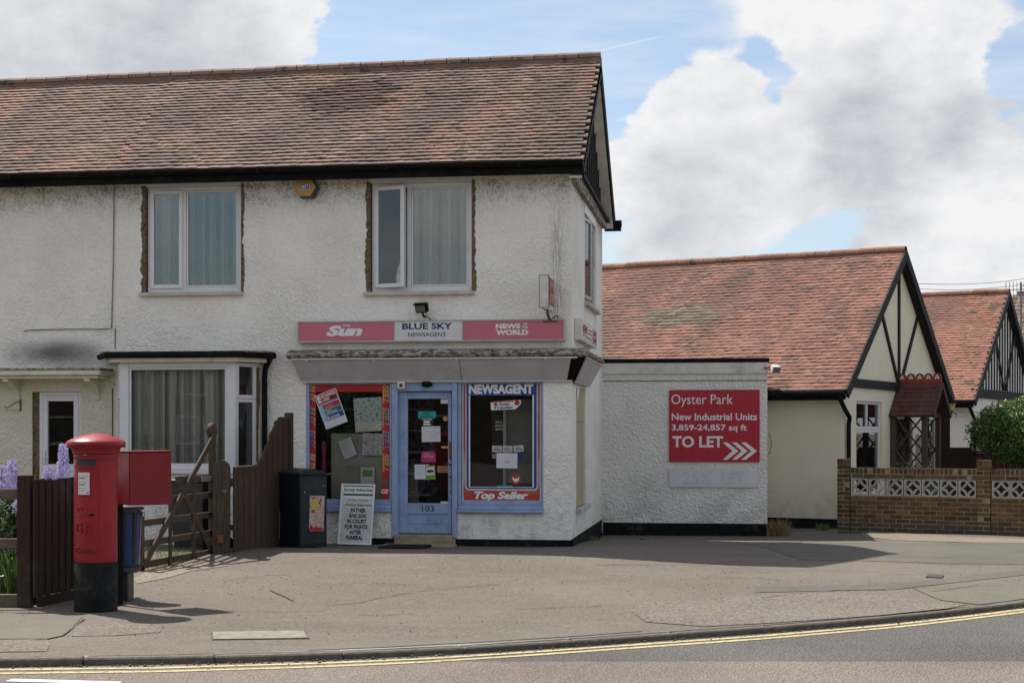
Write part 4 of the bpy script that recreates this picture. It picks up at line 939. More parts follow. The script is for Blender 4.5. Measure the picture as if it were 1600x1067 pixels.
mb = MB(); mb.box(c0-.01, c1+.01, -.46, -.002, zc+.036, zc+.062); mb.build('canopy_felt', 'felt', cp)
for xc in (fx(148, -.1), fx(22, -.1)):
    mb = MB(); n = 10; poly = [(-.002, zc-.09), (-.38, zc-.09)]+[(-.38+.36*math.sin(pi/2*i/n), zc-.12-.26*(1-math.cos(pi/2*i/n))) for i in range(n+1)]+[(-.002, zc-.38)]
    mb.prism(poly, xc-.04, xc+.04, 'x'); mb.build('bracket', 'cream_paint', cp)
mb = MB(); q = onplane(I4, 27, 628, -.1); mb.tube([(q[0], -.002, q[1]), (q[0]-.02, -.1, q[1]), (q[0]-.14, -.16, q[1]-.09), (q[0]-.17, -.16, q[1]-.06)], .008, 6); mb.tube([(q[0], -.01, q[1]-.12), (q[0]-.18, -.14, q[1]-.12)], .004, 5); mb.bev(q[0]-.01, q[0]+.02, -.012, -.002, q[1]-.13, q[1]+.04, .003)
tag(mb.build('hanging_basket_bracket', 'rust'), 'rusty iron hanging basket bracket on the cream wall beside the porch canopy', 'bracket')
# ---------------------------------------------------------------- shopfront
U = 1/111.3
def PF(px, py, deg=0, Y=0.0):
    x, z = onplane(I4, px, py, Y); return Matrix.Translation((x, Y, z)) @ Matrix.Rotation(math.radians(deg), 4, 'Y')
shopf = bpy.data.objects.new('shopfront', None); sc.collection.objects.link(shopf); shopf.parent = HB; ORG[shopf.name] = ORG[HB.name]
def bevbox(px0, px1, py0, py1, y0, y1, name, mat, parent, b=.006):
    a, b_, c, d = fr(px0, py0, px1, py1, y0); return MB().bev(a, b_, y0, y1, c, d, b).build(name, mat, parent)
def window_frame(o, pl, pr, name):
    x0, x1, z0, z1 = o; mb = MB(); frame_ring(mb, x0+.002, x1-.002, z0+.1, z1-.002, pl, .0, .09, .006, wt=.035, wb=.06); f = mb.build(name, 'blue', shopf)
    return f
sw1 = (sw1[0], fx(612), sw1[2], sw1[3]); sw2b = (fx(715.5), sw2[1], sw2[2], sw2[3])
f1 = window_frame(sw1, .055, 'x', 'display_window') if False else None
def shopwin(o, l, r_, nm):
    x0, x1, z0, z1 = o; mb = MB(); mb.bev(x0, x0+l, .0, .09, z0+.1, z1-.004, .006); mb.bev(x1-r_, x1, .0, .09, z0+.1, z1-.004, .006)
    mb.bev(x0+l, x1-r_, .004, .086, z1-.03, z1-.004, .004); mb.bev(x0+l, x1-r_, .004, .086, z0+.1, z0+.17, .006)
    f = mb.build(nm, 'blue', shopf); MB().box(x0+l, x1-r_, .05, .056, z0+.17, z1-.03).build('pane', 'shop_glass', f)
    mb = MB(); mb.bev(x0+.0, x1+.0, -.075, .088, z0-.0, z0+.035, .008); mb.bev(x0+.002, x1-.002, -.03, .088, z0+.036, z0+.098, .008); mb.build('sill', 'blue', f)
    mb = MB(); mb.box(x0+.1, x1-.1, -.0765, -.073, z0+.005, z0+.03) if False else None
    return f
shopwin(sw1, .045, .03, 'display_window'); shopwin(sw2b, .045, .03, 'display_window')
x0d, x1d, z0d, z1d = dr
mb = MB()
for (a, b) in ((fx(612.5), fx(622)), (fx(706.5), fx(715))): mb.bev(a, b, -.03, .09, z0d-.02, z1d-.004, .008)
mb.bev(fx(622), fx(706.5), .0, .09, onplane(I4, 660, 611)[1], z1d-.004, .006); mb.bev(fx(622), fx(706.5), -.012, .0, onplane(I4, 660, 611)[1], onplane(I4, 660, 606)[1], .004); mb.build('door_frame', 'blue', shopf)
dz0 = onplane(I4, 665, 833, .06)[1]; dzt = onplane(I4, 665, 612, .06)[1]; dx0, dx1 = fx(623, .06), fx(705.5, .06)
gx0, gx1, ggz0, ggz1 = fr(637, 623, 700, 786, .06)
mb = MB(); mb.bev(dx0, gx0, .06, .105, dz0, dzt, .006); mb.bev(gx1, dx1, .06, .105, dz0, dzt, .006); mb.bev(gx0, gx1, .062, .103, ggz1, dzt-.001, .005); mb.bev(gx0, gx1, .062, .103, ggz0-.15, ggz0, .005)
mb.bev(gx0, gx1, .078, .095, dz0+.14, ggz0-.151, .003); mb.bev(gx0, gx1, .062, .103, dz0+.125, dz0+.14, .004); mb.bev(gx0, gx1, .066, .1, dz0+.0, dz0+.124, .004); door = mb.build('shop_door', 'blue', shopf)
MB().box(gx0, gx1, .082, .088, ggz0, ggz1).build('pane', 'shop_glass', door)
mb = MB(); kx = fx(704, .06); mb.bev(kx-.022, kx+.018, .052, .0595, onplane(I4, 704, 718)[1], onplane(I4, 704, 690)[1], .003); mb.tube([(kx, .055, 1.12), (kx, .02, 1.13), (kx-.07, .01, 1.13)], .009, 6); mb.tube([(kx, .06, .95), (kx, .04, .95)], .018, 10); mb.build('door_handle', 'rust', door)
mb = MB()
for _ in range(26): a = kx+rnd.gauss(0, .018); c = rnd.gauss(.92, .13); s = rnd.uniform(.004, .012); mb.prism([(a-s, c-s), (a+s*.6, c-s*1.2), (a+s, c+s), (a-s*.4, c+s*1.7)], .0575, .0592)
for _ in range(18): a = rnd.uniform(gx0+.1, gx1-.1); c = dz0+.05+rnd.gauss(0, .012); s = rnd.uniform(.003, .014); mb.prism([(a-s, c), (a+s, c-.003), (a+s*.6, c+.008)], .0635, .0655)
mb.build('paint_chips', 'blue_chip', door)
a, b, c, d = fr(659, 789, 678, 799, .06); text('103', I4, a, b, c, d, .0605, 'print_black', door, bold=.01)
MB().box(fx(648), fx(692), .0, .1, -.0, 0.0) if False else None
# doorstep, mat
th = MB(); th.bev(fx(618), fx(709), -.10, .22, -.1, dz0-.012, .01); th.bev(fx(606), fx(716), -.34, -.101, -.1, onplane(I4, 660, 851, -.34)[1]+.0, .012)
tag(th.build('doorstep', 'step'), 'worn pale stone doorstep below the blue shop door', 'doorstep')
mb = MB(); zz = gz_s(fx(655), -.8); mb.bev(fx(617), fx(684), -1.05, -.42, zz-.01, zz+.028, .008); tag(mb.build('doormat', 'plinth'), 'black doormat on the asphalt in front of the shop doorstep', 'doormat')
# lamp and camera box above the door
mb = MB(); lx_, lz_ = onplane(I4, 667, 601, -.03); mb.lathe([(.001, .05), (.06, .045), (.075, .02), (.08, 0), (.07, -.02), (.001, -.035)], 16, (lx_, -.03, lz_)); tag(mb.build('porch_lamp', 'black', smooth=True), 'small dark round lamp under the awning above the shop door', 'lamp')
t = thing('security_camera', 'small cream camera box at the top left corner of the shop door frame', 'camera', (*Vector((fx(628), -.06, 0)).xy, onplane(I4, 628, 603)[1]))
cx, cz = onplane(I4, 628, 602, -.06); MB().bev(cx-.055, cx+.045, -.11, -.031, cz-.05, cz+.05, .008).build('body', 'cream_paint', t); MB().bev(cx-.025, cx+.02, -.118, -.108, cz-.025, cz+.025, .004).build('lens', 'alarm_dark', t)
# inside the shop: shelving with magazines, partition, hardboard
t = thing('magazine_rack', 'dark shelves of magazines behind the left shop window', 'shelves', (fx(560), 1.6, .07))
for z in (.3, .62, .94, 1.26, 1.58, 1.9):
    MB().box(fx(487), fx(640), 1.5, 1.75, z, z+.025).build('shelf', 'frame_grey', t)
    x = fx(490)
    mb = MB()
    while x < fx(636): w_ = rnd.uniform(.05, .2); mb.box(x, x+w_-.01, 1.66, 1.68+rnd.random()*.03, z+.026, z+rnd.uniform(.18, .27)); x += w_
    mb.build('magazines', 'magazines', t)
MB().box(fx(700), fx(860), 1.9, 1.93, .07, 2.45).build('inner_screen', 'interior', HB)
a, b, c, d = fr(518, 677, 607, 790, .14)
tag(MB().bev(a, b, .13, .142, .62, d, .002).build('hardboard_sheet', 'hardboard'), 'plain drab sheet of hardboard standing inside the left shop window', 'board')
a, b, c, d = fr(790, 624, 832, 754, .5); p = thing('window_partition', 'pale panelled partition inside the right shop window', 'partition', ((a+b)/2, .5, c))
MB().bev(a, b, .5, .53, c, d, .003).build('panel', 'interior_pale', p)
a, b, c, d = fr(786, 628, 791, 764, .45); MB().bev(a, b, .44, .47, c, d, .003).build('upright', 'frame_grey', p)
a, b, c, d = fr(768, 636, 785, 720, .6); MB().bev(a, b, .6, .62, c, d, .003).build('dark_panel', 'interior', p)
a, b, c, d = fr(774, 654, 789, 672, .58); mb = MB(); [mb.bev(a+.0, b-.02*k, .57, .59, c+.05*k, c+.05*k+.03, .002) for k in range(3)]; mb.build('packets', 'paper_old', p)
# --- printed matter
def card(Mp, w_, h_, mat, name, label, cat='poster', group=None, y=0.0, t=.0015, cx=0, cz=0):
    o = thing(name, label, cat, tuple(Mp.translation), group); MB(Mp).box(cx-w_/2, cx+w_/2, y, y+t, cz-h_/2, cz+h_/2).build('sheet', mat, o); return o
YB = .0465                 # just behind the shop glass
bn = thing('buy_and_sell_banner', 'red window banner with BUY down the left side and SELL down the right side', 'banner', (fx(545), YB, fr(545, 600, 546, 786)[2]))
a, b, c, d = fr(481.5, 599, 493.5, 788, YB); MB().box(a, b, YB, YB+.001, c, d-.001).build('left_strip', 'banner_red', bn)
a2, b2_, c2, d2 = fr(597, 599, 609, 786, YB); MB().box(a2, b2_, YB, YB+.001, c2, d2-.001).build('right_strip', 'banner_red', bn)
_, _, c3, d3 = fr(500, 599, 590, 612, YB); MB().box(b+.001, a2-.001, YB, YB+.001, c3, d3-.001).build('top_strip', 'banner_red', bn)
for i, mt_ in enumerate(('print_gold', 'print_green', 'print_blue', 'print_gold')):
    y0 = 600.5+35.7*i
    a, b, c, d = fr(482.2, y0, 492.2, y0+29, YB); text('BUY', I4, a, b, c, d, YB-.002, 'print_cream' if i else 'print_yellow', bn, bold=.045, shear=.25, rot=1); text('BUY', I4, a+.008, b-.008, c+.008, d-.008, YB-.004, mt_, bn, bold=.025, shear=.25, rot=1)
    a, b, c, d = fr(598, y0+.5, 608, y0+30, YB); text('SELL', I4, a, b, c, d, YB-.002, 'print_cream' if i % 3 else 'print_yellow', bn, bold=.045, shear=.25, rot=1); text('SELL', I4, a+.008, b-.008, c+.008, d-.008, YB-.004, mt_, bn, bold=.025, shear=.25, rot=1)
a, b, c, d = fr(598.5, 746, 608, 760, YB); text('SE', I4, a, b, c, d, YB-.002, 'print_green', bn, bold=.03, shear=.2, rot=1)
a, b, c, d = fr(595.5, 764, 607.5, 771, YB); text('GE', I4, a, b, c, d, YB-.002, 'print_white', bn, bold=.04, shear=.2)
def Z(x, y): return x*U, y*U
Pm = PF(517, 638.5, -20.5, YB-.006); o = card(Pm, 37*U, 56*U, 'paper', 'classifieds_poster', 'tilted white Exchange and Mart poster with red, green and blue strips')
def pr(x0, x1, z0, z1, y, mat, nm='print'): return MB(Pm).box(x0*U, x1*U, y, y+.0006, z0*U, z1*U).build(nm, mat, o)
pr(-17, 17, -16.5, 26.5, -.0012, 'print_sky', 'picture'); pr(-17, 17, 13, 26.6, -.0022, 'banner_red', 'heading_panel'); pr(-17, 17, 11.8, 13, -.0022, 'print_orange')
pr(-11, 17, 2, 9.5, -.0022, 'let_red', 'red_panel'); pr(-11, 17, -7, .8, -.0022, 'print_green', 'green_panel'); pr(-11, 17, -16.3, -8.2, -.0022, 'print_blue', 'blue_panel')
text('E', Pm, -15.5*U, -9.5*U, 14*U, 25*U, -.0032, 'print_white', o, bold=.05); text('XCHANGE', Pm, -9*U, 15.8*U, 20*U, 25.5*U, -.0032, 'print_white', o, bold=.03); text('& MART', Pm, -7*U, 4*U, 14*U, 19*U, -.0032, 'print_white', o, bold=.03)
pr(6, 14, 13.5, 18.5, -.0032, 'print_navy'); text('Autos', Pm, -8*U, 6*U, 2.8*U, 8.4*U, -.0032, 'print_pink', o, shear=.3, bold=.01)
text('Home', Pm, -9*U, 1*U, -2.6*U, .4*U, -.0032, 'print_white', o); text('ENTERTAINMENT', Pm, -9*U, 9.5*U, -6.4*U, -3.2*U, -.0032, 'print_white', o, bold=.01); text('Business', Pm, -10*U, 10*U, -15.4*U, -9.6*U, -.0032, 'print_white', o, bold=.01)
for (cx, cy, w_, h_, dg, mt_, nm, lb) in (
    (576, 648, 46, 52, -4, 'paper_old', 'newspaper_sheet', 'large cream sheet behind the pale map print in the left shop window'),
    (575, 640, 42, 38, -3, 'map_print', 'map_sheet', 'pale blue and grey map print pinned beside the red SELL strip'),
    (582, 694, 32, 34, 2, 'newsprint', 'newspaper_page', 'crumpled grey newspaper page hanging below the map print'),
    (543, 700, 22, 30, -22, 'paper_grey', 'typed_note', 'tilted pale grey note pinned on the hardboard'),
    (574, 750, 22, 40, 1, 'paper_grey', 'plastic_wallet', 'grey card with a green top standing behind the headline board')):
    Pq = PF(cx, cy, dg, .075 if nm != 'newspaper_sheet' else .08); oo = card(Pq, w_*U, h_*U, mt_, nm, lb, 'paper')
    if nm == 'plastic_wallet': MB(Pq).box(-8*U, 8*U, -.003, -.001, 6*U, 16*U).build('green_heading', 'print_lime', oo); MB(Pq).box(-8*U, 8*U, -.003, -.001, -19*U, 5*U).build('lower_page', 'paper_grey', oo)
    if nm == 'typed_note': [MB(Pq).box(-8*U, 8*U-rnd.random()*.04, -.002, -.001, (9-i*3)*U, (9.5-i*3)*U).build('text_line', 'print_grey', oo) for i in range(5)]
a, b = fx(504, .3), fx(508, .3); mb = MB(); mb.lathe([(.02, 0), (.035, .02), (.03, .2), (.038, .4), (.02, .45)], 12, ((a+b)/2, .3, 1.0)); tag(mb.build('plastic_bottle', 'print_magenta', smooth=True), 'tall pink plastic bottle on the shelf inside the left shop window', 'bottle')
MB().box(fx(485), fx(518), .2, .5, .97, .99).build('window_shelf', 'frame_grey', HB)
# right window surround
def ringmesh(mb, O, I_, y, n=6):
    def pts(x0, x1, z0, z1, r):
        P = []
        for (cx, cz, a0) in ((x1-r, z0+r, -pi/2), (x1-.001, z1-.001, 0), (x0+.001, z1-.001, pi/2), (x0+r, z0+r, pi)):
            rr = r if cz < (z0+z1)/2 else .001
            for k in range(n+1): t = a0+pi/2*k/n; P.append((cx+rr*math.cos(t), y, cz+rr*math.sin(t)))
        return P
    a, b = pts(*O), pts(*I_); k = len(a); mb.add(a+b, [(i, (i+1) % k, k+(i+1) % k, k+i) for i in range(k)]); mb.fix = True; return mb
st = thing('newsagent_window_sticker', 'red, white and blue window surround reading NEWSAGENT and Top Seller in the right shop window', 'sticker', (fx(783), YB, fr(783, 600, 784, 787)[2]))
lay = [((722.5, 845, 598.5, 788, 3), (724, 843.6, 600, 786, 9), 'print_white'), ((724, 843.6, 600, 786, 9), (727.4, 840, 600, 765.6, 6), 'print_orange'), ((727.4, 840, 600, 765.6, 6), (728.6, 838.8, 600, 764, 5), 'print_white'),
       ((728.6, 838.8, 600, 764, 5), (732.4, 834, 617, 761.6, 2), 'print_royal'), ((732.4, 834, 617, 761.6, 2), (734.6, 832, 617.2, 760.6, 1), 'print_white')]
fade = NT('faded_red_border'); _, _, fz = fade.xyz(); fz0 = onplane(I4, 784, 738)[1]
fc = fade.mix(fade.mr(fade.mt('ABSOLUTE', fade.mt('SUBTRACT', fz, fz0)), .05, .33, .7, 0), (.42, .05, .03), (.50, .42, .27)); fc = fade.mix(fade.mr(fade.noise(5, 3), .5, .7, 0, .4), fc, (.50, .20, .07)); M['print_orange'] = fade.done(fc, .45, .3)
for O, I_, mt_ in lay:
    def cv(q): a, b, c, d = fr(q[0], q[2], q[1], q[3], YB); return (a, b, c, d, q[4]*U)
    ringmesh(MB(), cv(O), cv(I_), YB+.0005).build('border', mt_, st)
a, b, c, d = fr(728.6, 599, 838.8, 617, YB); MB().box(a, b, YB-.0015, YB-.0005, c, d).build('heading_panel', 'print_royal', st)
a, b, c, d = fr(732.5, 600, 833.5, 615.4, YB); text('NEWSAGENT', I4, a, b, c, d, YB-.003, 'print_white', st, bold=.055)
a, b, c, d = fr(741, 767.5, 825.5, 783, YB); text('Top Seller', I4, a, b, c, d, YB-.003, 'print_white', st, bold=.05, shear=.25)
a, b, c, d = fr(736.5, 618, 765, 623, YB); text('nunc', I4, a, b, c, d, YB+.0, 'print_gold', st) if False else None
P1_ = PF(791, 633, -2.5, YB+.004); o = thing('car_paper_sticker', 'small white sticker reading Auto Trader near the top of the right shop window', 'sticker', tuple(P1_.translation))
mb = MB(P1_); mb.prism([(-24*U, -6.5*U), (14*U, -6.5*U), (22*U, 0), (23.5*U, 7*U), (-24*U, 6.5*U)], -.001, .0005); mb.build('sheet', 'print_white', o); MB(P1_).box(-24*U, 12*U, -.002, -.0011, 5*U, 6.4*U).build('red_edge', 'banner_red', o)
text('Auto', P1_, -13*U, 6*U, -.4*U, 4.6*U, -.0025, 'print_black', o, bold=.03, shear=.3); text('Trader', P1_, -20*U, 12*U, -5.4*U, -1*U, -.0025, 'print_black', o, bold=.03, shear=.3); MB(P1_).box(-19*U, -14*U, -.0025, -.0012, 0, 4.2*U).build('emblem', 'banner_red', o); MB(P1_).lathe([(.001, 0), (4.3*U, 0)], 14) ; mb = MB(P1_ @ Matrix.Translation((17*U, -.0015, 3*U)) @ Matrix.Rotation(pi/2, 4, 'X')); mb.lathe([(.001, .001), (4.2*U, .001), (4.2*U, 0)], 14); mb.build('red_badge', 'banner_red', o)
mb = MB(P1_); mb.prism([(-23*U, -8*U), (14*U, -8*U), (24*U, -3*U), (24*U, 1*U), (14*U, -6.4*U), (-23*U, -6.4*U)], 0, .0004); mb.build('blue_edge', 'print_royal', o)
for i, (cx, cy, dg) in enumerate(((776.6, 701, 1.5), (793, 701, 1.5), (810.3, 700.5, -4))):
    Pq = PF(cx, cy, dg, YB+.004); oo = card(Pq, 15.2*U, 9.5*U, 'print_white', 'price_label', ('leftmost', 'middle', 'rightmost')[i]+' of the three small white labels in a row in the right shop window', 'label', 'row of white labels in the right shop window')
    MB(Pq).box(-5.5*U, 6*U, -.002, -.001, -2*U, -.6*U).build('dark_print', 'print_black', oo); MB(Pq).box(-4*U, 3*U, -.002, -.001, 1*U, 1.8*U).build('dark_print', 'print_black', oo)
Pq = PF(792.5, 712, 0, YB+.007); oo = card(Pq, 47*U, 9*U, 'print_royal', 'blue_strip_sticker', 'blue and pink sticker strip half hidden behind a handwritten sheet in the right shop window', 'sticker'); MB(Pq).box(-23.4*U, -17*U, -.001, -.0001, -4*U, 3*U).build('pink_panel', 'print_pink', oo)
Pq = PF(792, 719.5, .8, YB+.003); oo = card(Pq, 32.5*U, 23.5*U, 'paper', 'handwritten_notice', 'white handwritten sheet ending in 19 taped in the middle of the right shop window', 'notice')
text('19', Pq, -4*U, 3*U, -4.5*U, .5*U, -.0015, 'print_grey', oo, shear=.2)
mb = MB(Pq)
for (x, z) in [(-12+2.4*i, 5.6) for i in range(11)]+[(-2, 2.4), (0, 2.2), (2, 2.6), (3.5, -8), (6, -8.2), (9, -8)]: mb.bar((x*U, -.001, z*U), ((x+rnd.uniform(.5, 1.6))*U, -.001, (z+rnd.uniform(-1.4, 1.4))*U), .003, .0006, up=(0, 1, 0))
mb.build('pen_strokes', 'print_grey', oo)['kind'] = 'stuff'
Pq = PF(806, 748, 0, YB+.004); oo = thing('hexagonal_sticker', 'small dark red hexagonal sticker low in the right shop window', 'sticker', tuple(Pq.translation)); mb = MB(Pq); mb.prism([(9*U*math.sin(k*pi/3), 9.3*U*math.cos(k*pi/3)) for k in range(6)], -.001, 0); mb.build('hexagon', 'print_rust', oo)
mb = MB(Pq); mb.prism([(-5.5*U, 3.5*U), (-2*U, 0), (0, 1*U), (2*U, 0), (5.5*U, 3.5*U), (4.5*U, -2*U), (0, -5.5*U), (-4.5*U, -2*U)], -.0022, -.0011); mb.lathe([(.001, 0), (1, 0)], 3) if False else None; mb.build('emblem', 'print_white', oo)
Pq = PF(789, 760.8, 0, YB+.003); card(Pq, 24*U, 5*U, 'print_teal', 'teal_sticker', 'thin blue-green sticker at the bottom edge of the right shop window', 'sticker')
# on the shop door glass
YD = .0805
def dcard(cx, cy, w_, h_, dg, mat, nm, lb, cat='sticker', y=YD): Pq = PF(cx, cy, dg, y); return Pq, card(Pq, w_*U, h_*U, mat, nm, lb, cat)
Pq, o = dcard(667, 647.8, 28, 10.5, 0, 'print_teal', 'local_paper_sticker', 'teal sticker with dark lettering near the top of the shop door'); text('Surrey\nAdvertiser', Pq, -10*U, 9*U, -4*U, 4*U, -.001, 'print_black', o, bold=.02)
Pq, o = dcard(667, 659, 12, 11, 0, 'print_black', 'small_door_sticker', 'tiny black and white sticker under the teal one on the shop door'); text('SOLD HERE', Pq, -8*U, 8*U, 3*U, 5*U, -.001, 'print_white', o, bold=.02); MB(Pq).box(-5*U, 5*U, -.0015, -.0005, -1.5*U, 1.6*U).build('white_panel', 'print_white', o); MB(Pq).box(-5.4*U, 5.4*U, -.0015, -.0005, -5*U, -3*U).build('white_panel', 'print_white', o)
Pq, o = dcard(673.5, 678, 29.5, 24, -1, 'paper', 'door_letter', 'white handwritten letter taped high on the shop door glass', 'notice')
for i in range(5):
    x = -12
    mb = MB(Pq)
    while x < 12: l = rnd.uniform(1, 3.4); mb.box(x*U, (x+l)*U, -.0015, -.0008, (8.5-i*4)*U, (9.1-i*4+rnd.random())*U); x += l+1
    mb.build('text_line', 'print_grey', o)
Pq = PF(669.5, 713.5, 0, YD); o = thing('stamps_sticker', 'magenta sticker reading stamps in the middle of the shop door', 'sticker', tuple(Pq.translation)); mb = MB(Pq); mb.prism([(-11.5*U, -8.5*U), (11.5*U, -8.5*U), (11.5*U, 5*U), (8*U, 8.5*U), (-8*U, 8.5*U), (-11.5*U, 5*U)], -.001, 0); mb.build('sheet', 'print_magenta', o); text('stamps', Pq, -8*U, 8*U, -2*U, 3*U, -.002, 'print_pink', o, bold=.02); MB(Pq).box(-7*U, 3*U, -.002, -.0011, 4*U, 5*U).build('small_print', 'print_pink', o)
Pq, o = dcard(659, 737, 23, 23, 0, 'paper', 'blank_door_sheet', 'blank white sheet low on the shop door half covered by a yellow leaflet', 'notice'); Pq, o = dcard(672.5, 738, 15.5, 22, -3, 'print_lime', 'yellow_leaflet', 'yellow and green leaflet overlapping the blank sheet on the shop door', 'leaflet', YD-.003); MB(Pq).box(-6.5*U, 6.5*U, -.0015, -.0005, -4*U, 9*U).build('pale_picture', 'paper_old', o); text('KIDS', Pq, -5*U, 5*U, 0, 5*U, -.0025, 'print_black', o, bold=.03) if False else MB(Pq).box(-5*U, 5*U, -.0025, -.0016, 0, 4*U).build('dark_motif', 'print_black', o)
Pq, o = dcard(692, 733, 17, 10, 0, 'print_gold', 'brown_plaque', 'small tan sign beside the handle low on the shop door glass'); [MB(Pq).box(-7*U, 7*U, -.0015, -.0005, z*U, (z+1.2)*U).build('dark_print', 'print_black', o) for z in (-3.6, -.6, 2.2)]
dcard(695, 698.5, 11, 3, 0, 'print_yellow', 'yellow_tape', 'short yellow strip stuck to the edge of the shop door glass', 'tape'); dcard(694.5, 627, 12, 7, 0, 'paper_old', 'opening_card', 'small pale card in the top right corner of the shop door glass', 'card'); dcard(694.5, 785, 12, 4, 0, 'paper_old', 'lower_card', 'small pale card in the bottom right corner of the shop door glass', 'card')
Pq = PF(696, 654, 0, YD); mb = MB(Pq @ Matrix.Rotation(pi/2, 4, 'X')); mb.lathe([(.001, .001), (3.9*U, .001), (3.9*U, 0), (.001, 0)], 16); tag(mb.build('round_sticker', 'print_gold'), 'small round dull gold sticker at the right of the shop door glass', 'sticker')
# ---------------------------------------------------------------- awning box over the shop with rotten cornice
aw = bpy.data.objects.new('awning_box', None); sc.collection.objects.link(aw); aw.parent = HB; ORG[aw.name] = ORG[HB.name]
zt_, zb_ = onplane(I4, 690, 560, -.2)[1], onplane(I4, 690, 597, -.03)[1]; yt, yb_ = -.24, -.035
xl0, xl1 = fx(458, -.2), fx(473, 0); xr0, xr1 = .20, .03; ye = 2.35
mb = MB(); P = lambda x, y, z: (x, y, z); xj = fx(722)
def panel(a, b, c, d, name, mat='fascia_grey', th=.02):
    a, b, c, d = map(Vector, (a, b, c, d)); n = (b-a).cross(d-a).normalized()*th; mb = MB(); mb.add([a, b, c, d, a-n, b-n, c-n, d-n], [(0, 1, 2, 3), (7, 6, 5, 4), (0, 4, 5, 1), (1, 5, 6, 2), (2, 6, 7, 3), (3, 7, 4, 0)]); mb.fix = True; return mb.build(name, mat, aw, bevel=.003)
cut = .07
panel((xl1, yb_, zb_+.02), (xj-.004, yb_, zb_+.02), (xj-.004, yt, zt_), (xl0, yt, zt_), 'front_panel'); panel((xj+.004, yb_, zb_+.02), (xr1-cut-.02, yb_, zb_+.02), (xr0-cut-.11, yt, zt_), (xj+.004, yt, zt_), 'front_panel')
panel((xl1-.03, -.002, zb_+.03), (xl1-.002, yb_, zb_+.02), (xl0-.002, yt, zt_), (xl0-.05, -.002, zt_), 'end_panel')
panel((xr1+.02, yb_+.12, zb_-.02), (xr1+.02, ye-.25, zb_-.02), (xr0+.02, ye, zt_), (xr0+.02, yt+.17, zt_), 'side_panel')
mb = MB(); mb.add([(xl1+.03, yb_+.04, zb_+.02), (xr1-.03, yb_+.04, zb_+.02), (xr0-.03, yt+.05, zt_), (xl0+.05, yt+.05, zt_), (xl1+.03, -.001, zb_+.02), (xr1-.03, -.001, zb_+.02), (xr0-.03, -.001, zt_), (xl0+.05, -.001, zt_)], [(0, 1, 2, 3), (4, 5, 6, 7), (0, 4, 5, 1), (1, 5, 6, 2), (2, 6, 7, 3), (3, 7, 4, 0)]); mb.add([(.001, 0, zb_+.02), (.001, ye-.3, zb_+.02), (.001, ye-.1, zt_), (.001, -.1, zt_), (xr1, .05, zb_+.03), (xr1, ye-.35, zb_+.03), (xr0-.02, ye-.12, zt_), (xr0-.02, -.1, zt_)], [(0, 1, 2, 3), (4, 5, 6, 7), (0, 4, 5, 1), (1, 5, 6, 2), (2, 6, 7, 3), (3, 7, 4, 0)]); mb.fix = True; mb.build('inner_box', 'black', aw)
mb = MB(); mb.bev(xl1, xr1-.02, yb_-.02, -.002, zb_-.002, zb_+.021, .004); mb.build('bottom_bead', 'edge_grey', aw); mb = MB(); mb.bev(xl0-.01, xr0-.1, yt-.018, yt+.03, zt_-.012, zt_+.012, .004); mb.bev(xr0-.001, xr0+.03, yt+.15, ye, zt_-.012, zt_+.01, .004)
for px in (481, 585, 714, 853): x = fx(px, -.2); mb.bev(x-.012, x+.012, yt-.03, yt-.018, zt_-.035, zt_+.01, .003)
mb.build('top_rail', 'edge_grey', aw)
def cornice(a, b, outv, name):
    """decayed moulding: the profile wobbles along its length"""
    a, b, outv = Vector(a), Vector(b), Vector(outv); n = int((b-a).length/.03); prof = [(0, 0), (.19, .0), (.235, .018), (.25, .045), (.225, .07), (.20, .095), (.13, .112), (0, .13)]; vs = []; fs = []; k = len(prof)
    for i in range(n+1):
        p = a+(b-a)*i/n
        for j, (o_, z_) in enumerate(prof): w_ = 0 if j in (0, k-1) else .016*noise.noise(Vector((p.x*7, p.y*7, j*.7)))+.012*noise.noise(Vector((p.x*23, p.y*23, j*1.3))); vs.append(p+outv*(o_+w_)+Vector((0, 0, z_+w_*.8)))
    for i in range(n):
        for j in range(k-1): q = i*k+j; fs.append((q, q+1, q+k+1, q+k))
    fs += [tuple(range(k)), tuple(range(n*k, n*k+k))]; mb = MB(); mb.add(vs, fs); mb.fix = True; return mb.build(name, 'moulding', aw)
zc_ = zt_+.013; cornice((fx(449, -.2), -.002, zc_), (.22, -.002, zc_), (0, -1, 0), 'cornice'); cornice((.0, -.0, zc_), (.0, ye+.05, zc_), (1, 0, 0), 'cornice')
# ---------------------------------------------------------------- signs and fittings on the front
a, b, c, d = fr(464.5, 500, 883, 534, -.1); o = thing('shop_sign', 'long pink and white illuminated-box shop sign reading BLUE SKY NEWSAGENT', 'sign', ((a+b)/2, -.05, c))
mb = MB(); frame_ring(mb, a, b, c, d, .022, -.115, -.003, .004); mb.build('sign_frame', 'frame_grey', o)
for (p0, p1, mt_) in ((466, 616, 'sign_pink'), (616.6, 722.4, 'sign_white'), (723, 881.5, 'sign_pink')):
    e0, e1 = fx(p0, -.1), fx(p1, -.1); MB().box(max(e0, a+.022), min(e1, b-.022), -.104, -.06, c+.022, d-.022).build('sign_panel', mt_, o)
for px in (616.3, 722.7): e = fx(px, -.1); MB().box(e-.006, e+.006, -.109, -.1, c+.022, d-.022).build('divider', 'frame_grey', o)
def st_(s, x0, y0, x1, y1, mat, **k): q = fr(x0, y0, x1, y1, -.105); return text(s, I4, *q, -.106, mat, o, **k)
st_('Sun', 509.5, 508.5, 566.5, 525.5, 'print_white', bold=.06, shear=.28); st_('THE', 535, 507, 547.5, 510.5, 'print_white', bold=.03)
